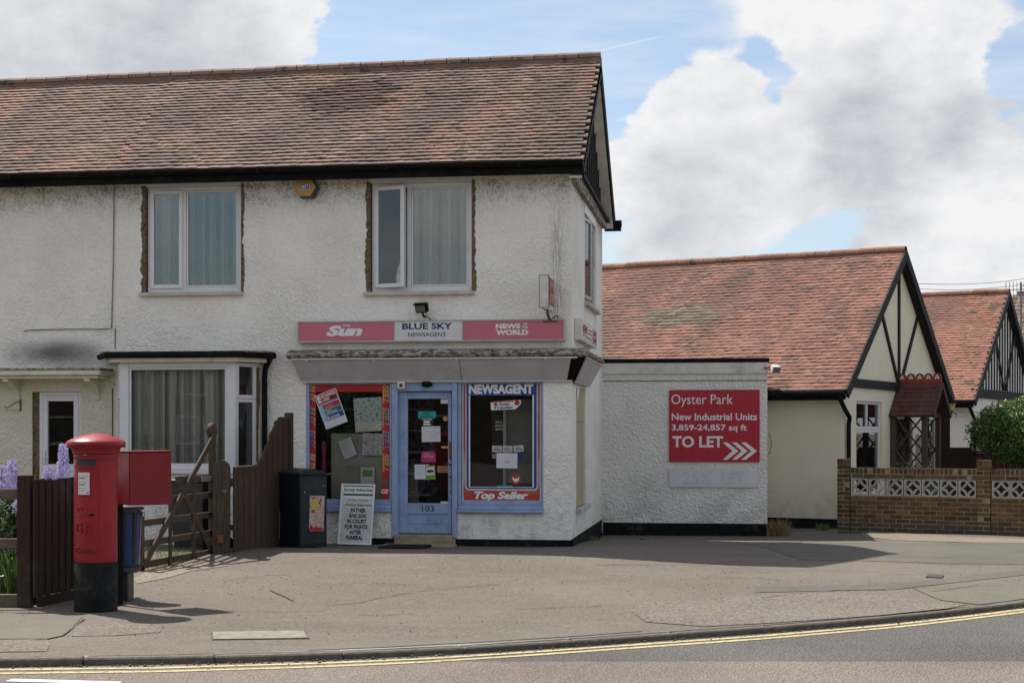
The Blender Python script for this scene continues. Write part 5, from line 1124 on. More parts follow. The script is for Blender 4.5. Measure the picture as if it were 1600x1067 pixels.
st_('BLUE SKY', 628.5, 504.5, 706.5, 514.5, 'print_navy', bold=.03); st_('NEWSAGENT', 637.5, 519.5, 697.5, 526, 'print_navy', bold=.008)
st_('NEWS', 774.5, 505.5, 813, 513.5, 'print_white', bold=.055); st_('OF', 817, 505, 824, 508.2, 'print_white', bold=.03); st_('THE', 815.5, 509.5, 825, 513.2, 'print_white', bold=.03); st_('WORLD', 775, 515, 825.5, 523.5, 'print_white', bold=.055)
# floodlight
x, z = onplane(I4, 659, 481, -.16); o = thing('floodlight', 'small black floodlight on the wall just above the shop sign', 'light', (x, -.1, z-.1)); Rm = Matrix.Translation((x, -.16, z)) @ Matrix.Rotation(math.radians(-14), 4, 'Z') @ Matrix.Rotation(math.radians(22), 4, 'X')
MB(Rm).bev(-.085, .085, -.05, .05, -.065, .065, .012).build('housing', 'black', o); MB(Rm).bev(-.07, .07, -.056, -.049, -.05, .045, .004).build('lens', 'lamp_face', o); mb = MB(Rm); mb.bev(-.1, .1, -.06, .02, .055, .07, .004); mb.build('visor', 'black', o)
mb = MB(); mb.tube([(x+.01, -.14, z-.07), (x+.01, -.1, z-.11), (x+.015, -.002, z-.11)], .014, 8); mb.tube([(x+.03, -.05, z-.1), (x+.08, -.02, z-.13), (x+.11, -.01, z-.17)], .005, 5); mb.build('bracket', 'black', o)
# alarm box: hexagon with badge
x, z = onplane(I4, 479, 294, -.1); o = thing('alarm_box', 'orange hexagonal burglar alarm box with a small blue ADT badge under the eaves', 'alarm box', (x, -.05, z-.15)); H6 = [(x+.17*math.cos(pi/3*k), z+.16*math.sin(pi/3*k)) for k in range(6)]
mb = MB(); mb.prism(H6, -.12, -.002); mb.build('housing', 'alarm_dark', o, bevel=.004); mb = MB(); s = .92; mb.prism([(x-.012+(p-x)*s, z+.01+(q-z)*s) for p, q in H6], -.135, -.121); mb.build('front', 'alarm_orange', o, bevel=.006)
MB().box(x-.085, x+.055, -.14, -.1355, z-.03, z+.06).build('badge_border', 'print_white', o); MB().box(x-.079, x+.049, -.1425, -.1405, z-.024, z+.054).build('badge', 'print_royal', o); text('ADT', I4, x-.07, x+.04, z-.012, z+.042, -.1445, 'print_white', o, bold=.04)
mb = MB(); mb.prism([H6[4], H6[5], (H6[5][0]-.02, H6[5][1]+.03), (H6[4][0]+.02, H6[4][1]+.03)], -.128, -.1205); mb.build('lower_cover', 'alarm_dark', o)
# projecting sign
xa, xb_ = fx(842.5, -.62), fx(857.5, -.62); zt2, zb2 = onplane(I4, 850, 427, -.62)[1], onplane(I4, 850, 481, -.62)[1]; o = thing('projecting_sign', 'grimy white projecting box sign with a red side face near the corner of the house', 'sign', ((xa+xb_)/2, -.35, zb2))
mb = MB(); mb.prism([(xa, zb2+.02), (xa+.02, zb2), (xb_-.01, zb2-.015), (xb_, zb2), (xb_, zt2-.03), (xa, zt2)], -.62, -.06); mb.build('casing', 'old_white', o, bevel=.006)
MB().box(xb_+.001, xb_+.006, -.585, -.10, zb2+.05, zt2-.05).build('red_face', 'print_rust', o)
MB().box(xb_+.001, xb_+.01, -.60, -.586, zb2+.03, zt2-.04).build('edge_strip', 'rust', o)
mb = MB(); frame_ring(mb, xa-.004, xb_+.004, zb2+.005, zt2-.02, .008, -.628, -.60, .002); mb.build('edge_trim', 'lead', o)
Ms_ = Matrix.Translation((xb_+.0, 0, 0)) @ Mg; zz = (zt2-zb2)
text('OFF', Ms_, -.55, -.15, zb2+zz*.62, zb2+zz*.82, -.008, 'print_pink', o, bold=.03); text('ICE', Ms_, -.55, -.15, zb2+zz*.2, zb2+zz*.45, -.008, 'print_pink', o, bold=.03)
mb = MB(); xm = (xa+xb_)/2+.02; mb.tube([(xm, -.4, zb2), (xm, -.4, zb2-.05), (xm, -.3, zb2-.09), (xm, -.12, zb2-.12), (xm, -.01, zb2-.13)], .02, 8); mb.bev(xm-.1, xm+.1, -.12, -.002, zb2-.155, zb2-.135, .004); mb.tube([(xm, -.05, zb2-.13), (xm+.08, -.05, zb2-.06), (xm+.1, -.05, zb2-.07), (xm+.1, -.05, zb2-.14)], .01, 6); mb.build('bracket', 'rust', o)
# side wall sign
o = thing('side_sign', 'long pale sign with red lettering on the side wall near the corner', 'sign', (.06, 1.55, 2.86)); MB(Mg).bev(.36, 2.72, -.10, -.003, 2.86, 3.16, .006).build('casing', 'old_white', o)
MB(Mg).box(.40, 1.93, -.106, -.101, 2.9, 3.12).build('left_panel', 'print_white', o); MB(Mg).box(1.97, 2.68, -.106, -.101, 2.9, 3.12).build('right_panel', 'frame_grey', o)
text('NEWS', Mg, .46, 1.2, 2.97, 3.1, -.11, 'print_rust', o, bold=.03, shear=.3); text('OF THE WORLD', Mg, .5, 1.85, 2.92, 2.96, -.11, 'print_rust', o, bold=.02); MB(Mg).box(1.3, 1.85, -.11, -.107, 3.0, 3.02).build('stripe', 'print_rust', o); MB(Mg).box(1.3, 1.85, -.11, -.107, 3.05, 3.07).build('stripe', 'print_rust', o)
text('THE', Mg, 2.05, 2.6, 3.03, 3.09, -.11, 'print_rust', o, bold=.03); text('SUN', Mg, 2.05, 2.6, 2.93, 3.0, -.11, 'print_rust', o, bold=.03)
# ---------------------------------------------------------------- headline board
zg = gz_s(fx(553), -.3); Mb_ = Matrix.Translation((fx(553.5, -.36), -.36, zg+.012)) @ Matrix.Rotation(math.radians(.9), 4, 'Y') @ Matrix.Rotation(math.radians(-13), 4, 'X')
o = thing('headline_board', 'white newspaper headline board leaning on the shop wall reading FATHER AND SON IN COURT', 'board', (fx(553.5, -.36), -.36, zg)); V = 1/109.5/6.275
def hz(x0, y0, x1, y1): return (x0-348)*V, (x1-348)*V, (1025-y1)*V, (1025-y0)*V
a, b, c, d = hz(183, 440, 513, 1025); mb = MB(Mb_); frame_ring(mb, a, b, c, d, .022, -.02, .012, .004); mb.build('frame', 'print_white', o); MB(Mb_).box(a+.023, b-.023, -.004, .006, c+.023, d-.023).build('backing', 'print_white', o)
q = hz(206, 578, 496, 1000); MB(Mb_).box(q[0], q[1], -.0075, -.0045, q[2], q[3]).build('poster_sheet', 'paper', o)
q = hz(208, 533, 504, 552); MB(Mb_).box(q[0], q[1], -.0075, -.0045, q[2], q[3]).build('green_line', 'print_green', o); q = hz(210, 458, 504, 464); MB(Mb_).box(q[0], q[1], -.0075, -.0045, q[2], q[3]).build('green_line', 'print_green', o)
for s, bx, kw_ in (('Surrey Advertiser', (212, 480, 500, 518), dict(bold=.015)), ('Your Only LOCAL Paper', (250, 588, 458, 608), dict(bold=.02)), ('Woking Advertiser', (238, 628, 492, 662), dict(bold=.012, shear=.25)), ('FATHER', (292, 673, 438, 714), dict(bold=.05)), ('AND SON', (276, 727, 446, 767), dict(bold=.05)),
    ('IN COURT', (264, 779, 452, 820), dict(bold=.05)), ('FOR FIGHTS', (243, 832, 466, 874), dict(bold=.05)), ('AFTER', (292, 884, 410, 925), dict(bold=.05)), ('FUNERAL', (264, 936, 428, 978), dict(bold=.05))):
    text(s, Mb_, *hz(*bx), -.009, 'print_black', o, **kw_)
mb = MB(Mb_); 
for (x0, y0, x1, y1) in ((206, 800, 440, 580), (206, 950, 496, 660), (300, 1000, 496, 830), (206, 810, 400, 1000), (206, 640, 496, 900), (300, 578, 496, 740)): p, q = hz(x0, y0, x0, y0), hz(x1, y1, x1, y1); mb.tube([(p[0], -.014, p[2]), (q[0], -.014, q[2])], .0013, 4)
mb.build('wire_guard', 'lead', o)
# ---------------------------------------------------------------- navy cabinet beside the shop window
c0 = onground(468, 861.5, 0); cz_ = gz_s(c0.x, c0.y); angc = math.radians(40); Mc = Matrix.Translation((c0.x, c0.y, cz_)) @ Matrix.Rotation(angc+TH, 4, 'Z')
o = thing('newspaper_cabinet', 'dark navy metal newspaper cabinet with a comic poster standing left of the shop window', 'cabinet', (c0.x, c0.y, cz_))
W, Dp, Hc = .43, .50, .99       # local +x = right-hand face, +y = left-hand face going back
mb = MB(Mc); mb.bev(0, W, 0, Dp, .0, Hc-.03, .008); mb.build('body', 'cabinet', o)
mb = MB(Mc); mb.prism([(-.012, Hc-.029), (W+.012, Hc-.029), (W+.012, Hc-.01), (W*.5, Hc+.05), (-.012, Hc-.0)], -.012, Dp+.012); mb.build('lid', 'cabinet_front', o, bevel=.004)
MB(Mc).bev(.012, W-.012, -.009, -.001, .04, Hc-.06, .004).build('door', 'cabinet_front', o)
mb = MB(Mc); mb.lathe([(.012, 0), (.012, .02)], 10) if False else None; mb.bev(.06, .08, -.016, -.0095, .72, .74, .003); mb.bev(W-.07, W-.05, -.016, -.0095, .8, .82, .003); mb.build('catch', 'iron', o)
t = thing('comic_poster', 'colourful comic poster stuck on the door of the navy cabinet', 'poster', tuple(Mc @ Vector((.26, -.012, .25))))
Mq = Mc @ Matrix.Rotation(math.radians(2), 4, 'Y'); MB(Mq).box(.13, .36, -.0125, -.011, .22, .69).build('sheet', 'comic_print', t); MB(Mq).box(.14, .35, -.0135, -.0128, .225, .27).build('red_band', 'banner_red', t); MB(Mq).box(.15, .26, -.0135, -.0128, .5, .64).build('yellow_panel', 'print_yellow', t)
mb = MB(Mc); mb.prism([(.1, .2), (.14, .2), (.09, .38), (.12, .55), (.08, .55), (.06, .38)], -.05, -.04); 
mb = MB(Mc); mb.prism([(Dp+.001, .62), (Dp+.03, .45), (Dp+.06, .38), (Dp+.05, .1), (Dp+.02, .1), (Dp+.001, .3)], .02, .03, 'x'); mb.build('loose_paper', 'paper', o)
# ---------------------------------------------------------------- pillar box
pc = cw(-3.70, 13.66); o = thing('pillar_box', 'round red post box with a black base and domed cap beside the board fence', 'post box', (pc.x, pc.y, 0))
gzp = gz_s(pc.x, pc.y); Mp = Matrix.Translation(pc)
def lat(prof, nm, mat, n=56): return MB(Mp).lathe(prof, n).build(nm, mat, o, smooth=True)
lat([(.001, -.05), (.188, -.05), (.188, .395), (.182, .405), (.182, .425), (.178, .432)], 'base', 'pillar_black')
lat([(.175, .4325), (.181, .436), (.186, .45), (.187, .5), (.187, 1.30), (.185, 1.345), (.19, 1.36), (.193, 1.372), (.19, 1.385)], 'body', 'pillar_red')
lat([(.188, 1.386), (.2, 1.392), (.205, 1.41), (.212, 1.435), (.232, 1.455), (.248, 1.462), (.255, 1.468), (.256, 1.494), (.252, 1.500), (.215, 1.520), (.16, 1.542), (.10, 1.560), (.05, 1.570), (.001, 1.574)], 'cap', 'pillar_red')
mb = MB(Mp)
for k in range(64): t_ = 2*pi*k/64; R = Matrix.Rotation(t_, 4, 'Z'); mb.box(.247, .2565, -.006, .006, 1.447, 1.462, R=R)
mb.build('dentil_band', 'pillar_red', o)['kind'] = 'stuff'
fa = math.atan2(-FW.y, -FW.x)-math.radians(15)         # direction of the letter slot
def wrap(r):
    def f(p): a = fa+p.x/r; return Vector((r*math.cos(a)-p.y*math.cos(a)*-1*-1, r*math.sin(a)-p.y*math.sin(a), p.z))
    return f
def cyl(nm, mat, x0, x1, z0, z1, r0, r1, n=10):
    mb = MB(Mp); vs = []; fs = []
    for i in range(n+1):
        a = fa+(x0+(x1-x0)*i/n)/.19
        for (r, z) in ((r0, z0), (r1, z0), (r1, z1), (r0, z1)): vs.append((r*math.cos(a), r*math.sin(a), z))
    for i in range(n):
        for j in range(4): fs.append((4*i+j, 4*i+(j+1) % 4, 4*i+4+(j+1) % 4, 4*i+4+j))
    fs += [(0, 1, 2, 3), (4*n, 4*n+1, 4*n+2, 4*n+3)]; mb.add(vs, fs); mb.fix = True; return mb.build(nm, mat, o, bevel=.002)
pz = lambda y: 1.6-(y-672)/2400*13.48
cyl('slot_hood', 'pillar_red', -.115, .115, pz(717.5), pz(713.5), .18, .212); cyl('slot_lip', 'pillar_red', -.115, .115, pz(731), pz(727), .18, .206); cyl('slot', 'alarm_dark', -.10, .10, pz(727), pz(717.6), .18, .1885)
cyl('tablet', 'iron', -.018, .018, pz(712), pz(707), .18, .191); cyl('plate_frame', 'pillar_red', -.078, .055, pz(775), pz(736), .18, .193); cyl('notice_plate', 'enamel', -.068, .046, pz(772.5), pz(738), .1931, .1945)
for i in range(11):
    if i in (3, 7): continue
    l = rnd.uniform(.04, .1); cyl('text_line', 'print_black' if i in (2, 6) else 'print_grey', -.06, -.06+(.06 if i in (2, 6) else l), pz(742.8+i*2.5), pz(742.0+i*2.5-(.5 if i in (2, 6) else 0)), .1946, .195, 4)
cyl('red_mark', 'banner_red', .018, .04, pz(770.5), pz(768.5), .1946, .1952, 3)
def wt(s, x0, x1, y0, y1, bold, r=.1885):
    vs_f = lambda p: Vector(((r-p.y)*math.cos(fa+p.x/.19), (r-p.y)*math.sin(fa+p.x/.19), p.z))
    c = bpy.data.curves.new('t', 'FONT'); c.body = s; c.offset = bold; c.extrude = .045; c.resolution_u = 3; ob = bpy.data.objects.new('t', c); sc.collection.objects.link(ob); dg = bpy.context.evaluated_depsgraph_get(); dg.update()
    me0 = bpy.data.meshes.new_from_object(ob.evaluated_get(dg)); bpy.data.objects.remove(ob); bpy.data.curves.remove(c); V_ = [v.co.copy() for v in me0.vertices]; F_ = [tuple(p.vertices) for p in me0.polygons]; bpy.data.meshes.remove(me0)
    ax, bx = min(v.x for v in V_), max(v.x for v in V_); ay, by = min(v.y for v in V_), max(v.y for v in V_); z0, z1 = pz(y1), pz(y0)
    mb = MB(Mp); mb.add([vs_f(Vector((x0+(v.x-ax)/(bx-ax)*(x1-x0), -v.z/.045*.009, z0+(v.y-ay)/(by-ay)*(z1-z0)))) for v in V_], F_); mb.fix = True; mb.build('lettering', 'pillar_red', o)
wt('G', -.11, -.03, 817, 834, .02); wt('R', .0, .085, 819, 834, .02); wt('POST', -.125, -.06, 855, 857.5, .02); wt('OFFICE', -.115, .1, 858.5, 864, .03)
# crown above the letters
mb = MB(Mp); rr = .189
def cp_(x, y): a = fa+x/.19; return Vector((rr*math.cos(a), rr*math.sin(a), pz(y)))
mb.tube([cp_(-.085, 800), cp_(-.08, 794), cp_(-.06, 791), cp_(-.04, 793), cp_(-.03, 797), cp_(-.02, 793), cp_(.0, 791), cp_(.02, 794), cp_(.025, 800)], .006, 6); mb.tube([cp_(-.085, 800), cp_(-.03, 803), cp_(.025, 800)], .007, 6); mb.tube([cp_(-.085, 805), cp_(-.03, 808), cp_(.025, 805)], .007, 6); mb.build('crown_emblem', 'pillar_red', o)
cyl('keyhole', 'alarm_dark', .078, .088, pz(800), pz(792), .18, .189, 3); cyl('lock_cover', 'pillar_black', .04, .085, pz(806), pz(802.5), .18, .192, 4)
for x in (-.14, .122): cyl('door_seam', 'box_red', x, x+.006, pz(872), pz(733), .18, .1885, 2)
# pouch box on its leg
pb = cw(-.2492*13.9, 13.9); po_ = thing('pouch_box', 'plain dark red metal storage box on a leg beside the post box', 'box', (pb.x, pb.y, .92)); Mq = Matrix.Translation((pb.x, pb.y, 0)) @ Matrix.Rotation(math.radians(38)+TH, 4, 'Z')
MB(Mq).bev(0, .415, 0, .30, .918, 1.40, .008).build('body', 'box_red', po_); MB(Mq).bev(-.006, .421, -.006, .306, 1.401, 1.412, .004).build('lid', 'box_red', po_)
mb = MB(Mq); mb.bev(-.0, .05, .24, .29, -.1, .917, .005); mb.build('leg', 'black', po_)
# blue bin behind the post box
bc = cw(-.2530*14.55, 14.55); gb = gz_s(bc.x, bc.y); o = thing('litter_bin', 'blue and black ribbed bin with grey lid behind the post box', 'bin', (bc.x, bc.y, gb)); Mn = Matrix.Translation((bc.x, bc.y, 0))
MB(Mn).lathe([(.001, .30), (.125, .30), (.15, .33), (.165, .84), (.001, .84)], 32).build('bin_body', 'bin_blue', o, smooth=True)
for k in range(9):
    t_ = 2*pi*k/9+.2; R = Matrix.Rotation(t_, 4, 'Z'); mb = MB(Mn @ R); mb.bar((.142, 0, .31), (.174, 0, .84), .035, .012, up=(1, 0, 0)); mb.build('rib', 'bin_black', o)
MB(Mn).lathe([(.176, .82), (.188, .825), (.19, .87), (.178, .875)], 32).build('rim', 'bin_black', o, smooth=True); MB(Mn).lathe([(.183, .876), (.195, .88), (.185, .893), (.1, .905), (.001, .908)], 32).build('lid', 'bin_lid', o, smooth=True)
MB(Mn).lathe([(.13, .255), (.16, .27), (.158, .31)], 24).build('foot_ring', 'bin_black', o); MB(Mn).bev(-.075, .075, -.075, .075, gb-.1, .255, .006).build('pedestal', 'bin_black', o)
mb = MB(Mn); mb.tube([(.17, -.05, .84), (.23, -.06, .84), (.235, -.06, .79), (.18, -.05, .78)], .01, 6); mb.tube([(.2, -.06, .8), (.185, -.07, .34)], .005, 6); mb.build('handle', 'iron', o)
# ---------------------------------------------------------------- board fence by the post box, rail fence
o = thing('front_board_fence', 'short dark brown close-board fence panel running back from the pavement beside the post box', 'fence', tuple(cw(-4.3, 13.9)))
A = cw(-4.295, 13.92); B = cw(-4.05, 15.3); d = (B-A).normalized(); nrm = Vector((d.y, -d.x, 0))
MB(Matrix.Translation(cw(-4.40, 13.90)) @ Matrix.Rotation(TH, 4, 'Z')).bev(-.065, .055, -.05, .05, -.1, 1.195, .006).build('post', 'wood_dark', o)
for k in range(21):
    p = A+d*(-.05+.066*k); R = Matrix.Translation(p+nrm*(.012 if k % 2 else 0)) @ Matrix.Rotation(math.atan2(d.y, d.x)+rnd.gauss(0, .02), 4, 'Z'); ob = MB(R).bev(-.032, .031, -.012, .010, .09+rnd.uniform(0, .02), 1.155+rnd.gauss(0, .006), .002).build('board', 'wood_dark', o); ob['tone'] = rnd.random()*.6
R = Matrix.Translation(A) @ Matrix.Rotation(math.atan2(d.y, d.x), 4, 'Z')
for z in (.25, .95): MB(R).bev(0, 1.4, .02, .06, z, z+.07, .003).build('rail', 'wood_dark', o)
MB(R).bev(0, 1.4, -.015, .015, -.06, .088, .003).build('gravel_board', 'wood_dark', o)
o = thing('rail_fence', 'low grey-brown post-and-rail fence in front of the flowers at the left edge', 'fence', tuple(cw(-5.2, 13.9))); R = Matrix.Translation(cw(-4.47, 13.93)) @ Matrix.Rotation(TH, 4, 'Z')
for z0_, z1_ in ((.975, 1.07), (.53, .62)): MB(R).bev(-2.4, -.0, -.02, .02, z0_, z1_, .004).build('rail', 'wood_grey', o)
MB(R).bev(-2.4, -.0, -.03, .03, -.08, .115, .005).build('kickboard', 'wood_grey', o); MB(R).bev(-2.5, -2.4, -.05, .05, -.1, 1.15, .006).build('post', 'wood_grey', o)
# ---------------------------------------------------------------- open field gate, its post, the swept board fence
n0, f0 = cw(-4.21, 17.3), cw(-3.74, 19.25); d = (f0-n0); GL = d.length; d.normalize(); Mgt = Matrix.Translation((n0.x, n0.y, 0)) @ Matrix.Rotation(math.atan2(d.y, d.x), 4, 'Z')
o = thing('wooden_gate', 'open five-bar wooden gate standing ajar on the drive in front of the bay window', 'gate', (n0.x, n0.y, 0))
for z0_, z1_ in ((.035, .115), (.28, .355), (.51, .585), (.755, .83), (.96, 1.05)):
    xa_ = .0 if z0_ < .7 else (.55 if z0_ < .9 else .95)
    MB(Mgt).bev(xa_, GL-.02, -.012, .012, z0_, z1_, .003).build('bar', 'wood_gate', o)
mb = MB(Mgt); mb.bev(GL-.08, GL, -.035, .035, .0, 1.52, .006); mb.build('heel_post', 'wood_gate', o)
mb = MB(Mgt @ Matrix.Translation((GL-.05, 0, 1.60)) @ Matrix.Rotation(pi/2, 4, 'X')); mb.lathe([(.001, -.035), (.085, -.035), (.09, -.028), (.09, .028), (.085, .035), (.001, .035)], 24); mb.build('round_finial', 'wood_gate', o, smooth=True)
for xx, zz in ((.02, .62), (.72, .9), (1.35, 1.0)): MB(Mgt).bev(xx, xx+.07, -.034, -.013, .0, zz, .003).build('upright', 'wood_gate', o)
mb = MB(Mgt); mb.bar((.03, -.045, .06), (GL-.06, -.045, 1.55), .022, .08, up=(0, 0, 1)); mb.build('long_brace', 'wood_gate', o)
mb = MB(Mgt); mb.bar((1.0, -.03, .93), (GL-.1, -.03, .08), .02, .07, up=(0, 0, 1)); mb.build('brace', 'wood_gate', o)
MB(Mgt).bev(GL-.45, GL+.06, -.047, -.037, .97, 1.03, .002).build('strap_hinge', 'iron', o)
gp_ = cw(-3.62, 19.15); o = thing('gate_post', 'stout wooden hinge post with a rounded top beside the open gate', 'post', (gp_.x, gp_.y, 0)); Rp = Matrix.Translation((gp_.x, gp_.y, 0)) @ Matrix.Rotation(TH+.1, 4, 'Z')
mb = MB(Rp); n = 10; mb.prism([(-.10, -.1), (.10, -.1), (.10, 1.13)]+[(.10*math.cos(pi*k/n), 1.13+.10*math.sin(pi*k/n)) for k in range(1, n)]+[(-.10, 1.13)], -.1, .1); mb.build('post', 'wood_gate', o, bevel=.006)
mb = MB(Rp); mb.tube([(.02, -.1, .86), (.02, -.13, .84), (.05, -.13, .83), (.06, -.11, .86)], .006, 6); mb.build('hook', 'iron', o); MB(Rp).bev(-.04, .03, -.125, -.101, .2, .3, .004).build('hinge_pin', 'rust', o)
A = cw(-3.48, 19.2); B = cw(-3.075, 21.05); d = B-A; L = d.length; d.normalize(); nrm = Vector((d.y, -d.x, 0)); o = thing('swept_board_fence', 'brown close-board fence whose top sweeps up from gate post to house wall', 'fence', (A.x, A.y, 0)); nb = int(L/.098)
for k in range(nb):
    u = (k+.5)/nb; h = 1.14+.64*smooth((u-.30)/.55)**1.3; p = A+d*(L*u); R = Matrix.Translation(p+nrm*(.011 if k % 2 else 0)) @ Matrix.Rotation(math.atan2(d.y, d.x)+rnd.gauss(0, .015), 4, 'Z')
    dh = .64*1.6*smooth((u-.25)/.6)*(1-smooth((u-.25)/.6))*2*.1; mb = MB(R); mb.prism([(-.0485, .10), (.0485, .10), (.0485, h+dh), (-.0485, h-dh)], -.009, .009); ob = mb.build('board', 'wood_fence', o); ob['tone'] = rnd.random()
R = Matrix.Translation(A) @ Matrix.Rotation(math.atan2(d.y, d.x), 4, 'Z'); MB(R).bev(0, L, -.02, .02, -.08, .098, .004).build('gravel_board', 'wood_fence', o)
for z in (.35, .9): MB(R).bev(0, L, .02, .07, z, z+.07, .003).build('rail', 'wood_fence', o)
MB(R).bev(L, L+.1, -.05, .05, -.1, 1.84, .006).build('post', 'wood_fence', o)
# black wheelie bin behind the gate
bc = cw(-4.05, 19.9); o = thing('wheelie_bin', 'black wheelie bin behind the open gate under the bay window', 'bin', (bc.x, bc.y, 0)); R = Matrix.Translation((bc.x, bc.y, 0)) @ Matrix.Rotation(-.25, 4, 'Z')
mb = MB(R); q0, q1 = .22, .28; mb.add([(-q0, -q0*1.1, .06), (q0, -q0*1.1, .06), (q0, q0*1.1, .06), (-q0, q0*1.1, .06), (-q1, -q1*1.2, .93), (q1, -q1*1.2, .93), (q1, q1*1.2, .93), (-q1, q1*1.2, .93)], [(3, 2, 1, 0), (4, 5, 6, 7), (0, 1, 5, 4), (1, 2, 6, 5), (2, 3, 7, 6), (3, 0, 4, 7)]); mb.fix = True; mb.build('body', 'bin_black', o, bevel=.02)
mb = MB(R); mb.bev(-.3, .3, -.36, .36, .931, .975, .012); mb.build('lid', 'bin_black', o)
for s in (-1, 1): mb = MB(R @ Matrix.Translation((s*.24, .3, .1)) @ Matrix.Rotation(pi/2, 4, 'Y')); mb.lathe([(.001, -.03), (.1, -.03), (.1, .03), (.001, .03)], 18); mb.build('wheel', 'bin_black', o)
# ---------------------------------------------------------------- flat-roofed outbuilding
OX = onplane(I4, 1199, 700, D)[0]; YO = D; OD = 7.4
o = thing('outbuilding', 'white roughcast flat-roofed outbuilding with black plinth joined to the back of the shop', 'outbuilding', (OX/2, 6, -.17))
ztop = onplane(I4, 1070, 560, YO)[1]; zf0 = onplane(I4, 1070, 584, YO)[1]; zp_ = onplane(I4, 1070, 817, YO)[1]
MB().box(.001, OX, YO, OD, -.4, ztop-.12).build('wall', 'white_rough', o)
MB().bev(-.04, OX+.03, YO-.05, OD+.02, ztop-.07, ztop, .008).build('coping', 'black', o)
mb = MB(); mb.bev(.0, OX+.012, YO-.035, YO-.002, zf0, ztop-.071, .006); mb.build('fascia', 'old_white', o)
MB().box(.02, OX-.01, YO-.012, YO-.001, zf0-.12, zf0-.11).build('drip_line', 'crack', o)
MB().box(.02, OX-.005, YO-.015, YO-.001, -.4, zp_).build('plinth', 'plinth', o); MB().box(OX+.001, OX+.015, YO, OD-.1, -.4, zp_+.0).build('side_plinth', 'plinth', o)
x, z = onplane(I4, 1207, 576, YO-.12); t = thing('white_floodlight', 'white floodlight on the right corner of the flat-roofed outbuilding', 'light', (OX, YO, z)); R = Matrix.Translation((x+.02, YO-.14, z)) @ Matrix.Rotation(.5, 4, 'Z') @ Matrix.Rotation(.5, 4, 'X')
mb = MB(R); mb.add([(-.06, -.07, -.05), (.1, -.07, -.05), (.1, -.07, .07), (-.06, -.07, .07), (-.035, .05, -.02), (.07, .05, -.02), (.07, .05, .05), (-.035, .05, .05)], [(0, 1, 2, 3), (7, 6, 5, 4), (0, 4, 5, 1), (1, 5, 6, 2), (2, 6, 7, 3), (3, 7, 4, 0)]); mb.fix = True; mb.build('housing', 'lamp_white', t, bevel=.006)
MB(R).box(-.045, .085, -.075, -.071, -.035, .055).build('lens', 'lamp_face', t); mb = MB(); mb.tube([(OX-.05, YO-.04, z+.02), (OX+.02, YO-.08, z+.01), (x+.0, YO-.1, z)], .014, 6); mb.build('bracket', 'rust', t)
a, b, c, d = fr(1045.5, 609, 1187, 721.5, YO-.03, I4); t = thing('to_let_board', 'red board reading Oyster Park New Industrial Units TO LET with three arrows', 'sign', ((a+b)/2, YO-.03, c))
MB().bev(a, b, YO-.032, YO-.014, c, d, .003).build('board', 'let_red', t)
def ot(s, x0, y0, x1, y1, **k): q = fr(x0, y0, x1, y1, YO-.033); text(s, I4, *q, YO-.0335, 'print_white', t, **k)
ot('Oyster Park', 1049, 616, 1145, 636); ot('New Industrial Units', 1049.5, 645.5, 1183, 656.5, bold=.022); ot('3,859-24,857 sq ft', 1049.5, 663, 1167, 675, bold=.022); ot('TO LET', 1050.5, 681, 1130, 699, bold=.03)
for k in range(3):
    def w_(px, py): return onplane(I4, px, py, YO-.033)
    x0 = 1129+14.5*k; P = [w_(x0, 691), w_(x0+7.5, 691), w_(x0+25, 704.5), w_(x0+7.5, 718), w_(x0, 718), w_(x0+15.5, 704.5)]; mb = MB(); mb.prism(P, YO-.0345, YO-.0325); mb.build('arrow', 'print_white', t)
a, b, c, d = fr(1045.5, 732, 1185, 761, YO-.03); t = thing('faded_board', 'long pale grey board with ghosted 25% LET lettering under the red board', 'sign', ((a+b)/2, YO-.03, c)); MB().bev(a, b, YO-.03, YO-.014, c, d, .003).build('board', 'board_grey', t)
ot2 = fr(1066, 737, 1113, 757, YO-.03); text('25%', I4, *ot2, YO-.0312, 'ghost', t, bold=.04); ot2 = fr(1127, 737, 1163, 756, YO-.03); text('LET', I4, *ot2, YO-.0312, 'ghost', t, bold=.04)
mb = MB(); n = 12; mb.tube([(OX+.01, YO+.05, 1.55+.0), (OX+.05, YO+.02, 1.5), (OX+.07, YO+.02, 1.35), (OX+.04, YO+.03, 1.22), (OX+.01, YO+.05, 1.2)], .005, 5); tag(mb.build('loose_cable', 'black'), 'thin loop of loose black cable at the right edge of the outbuilding wall', 'cable')
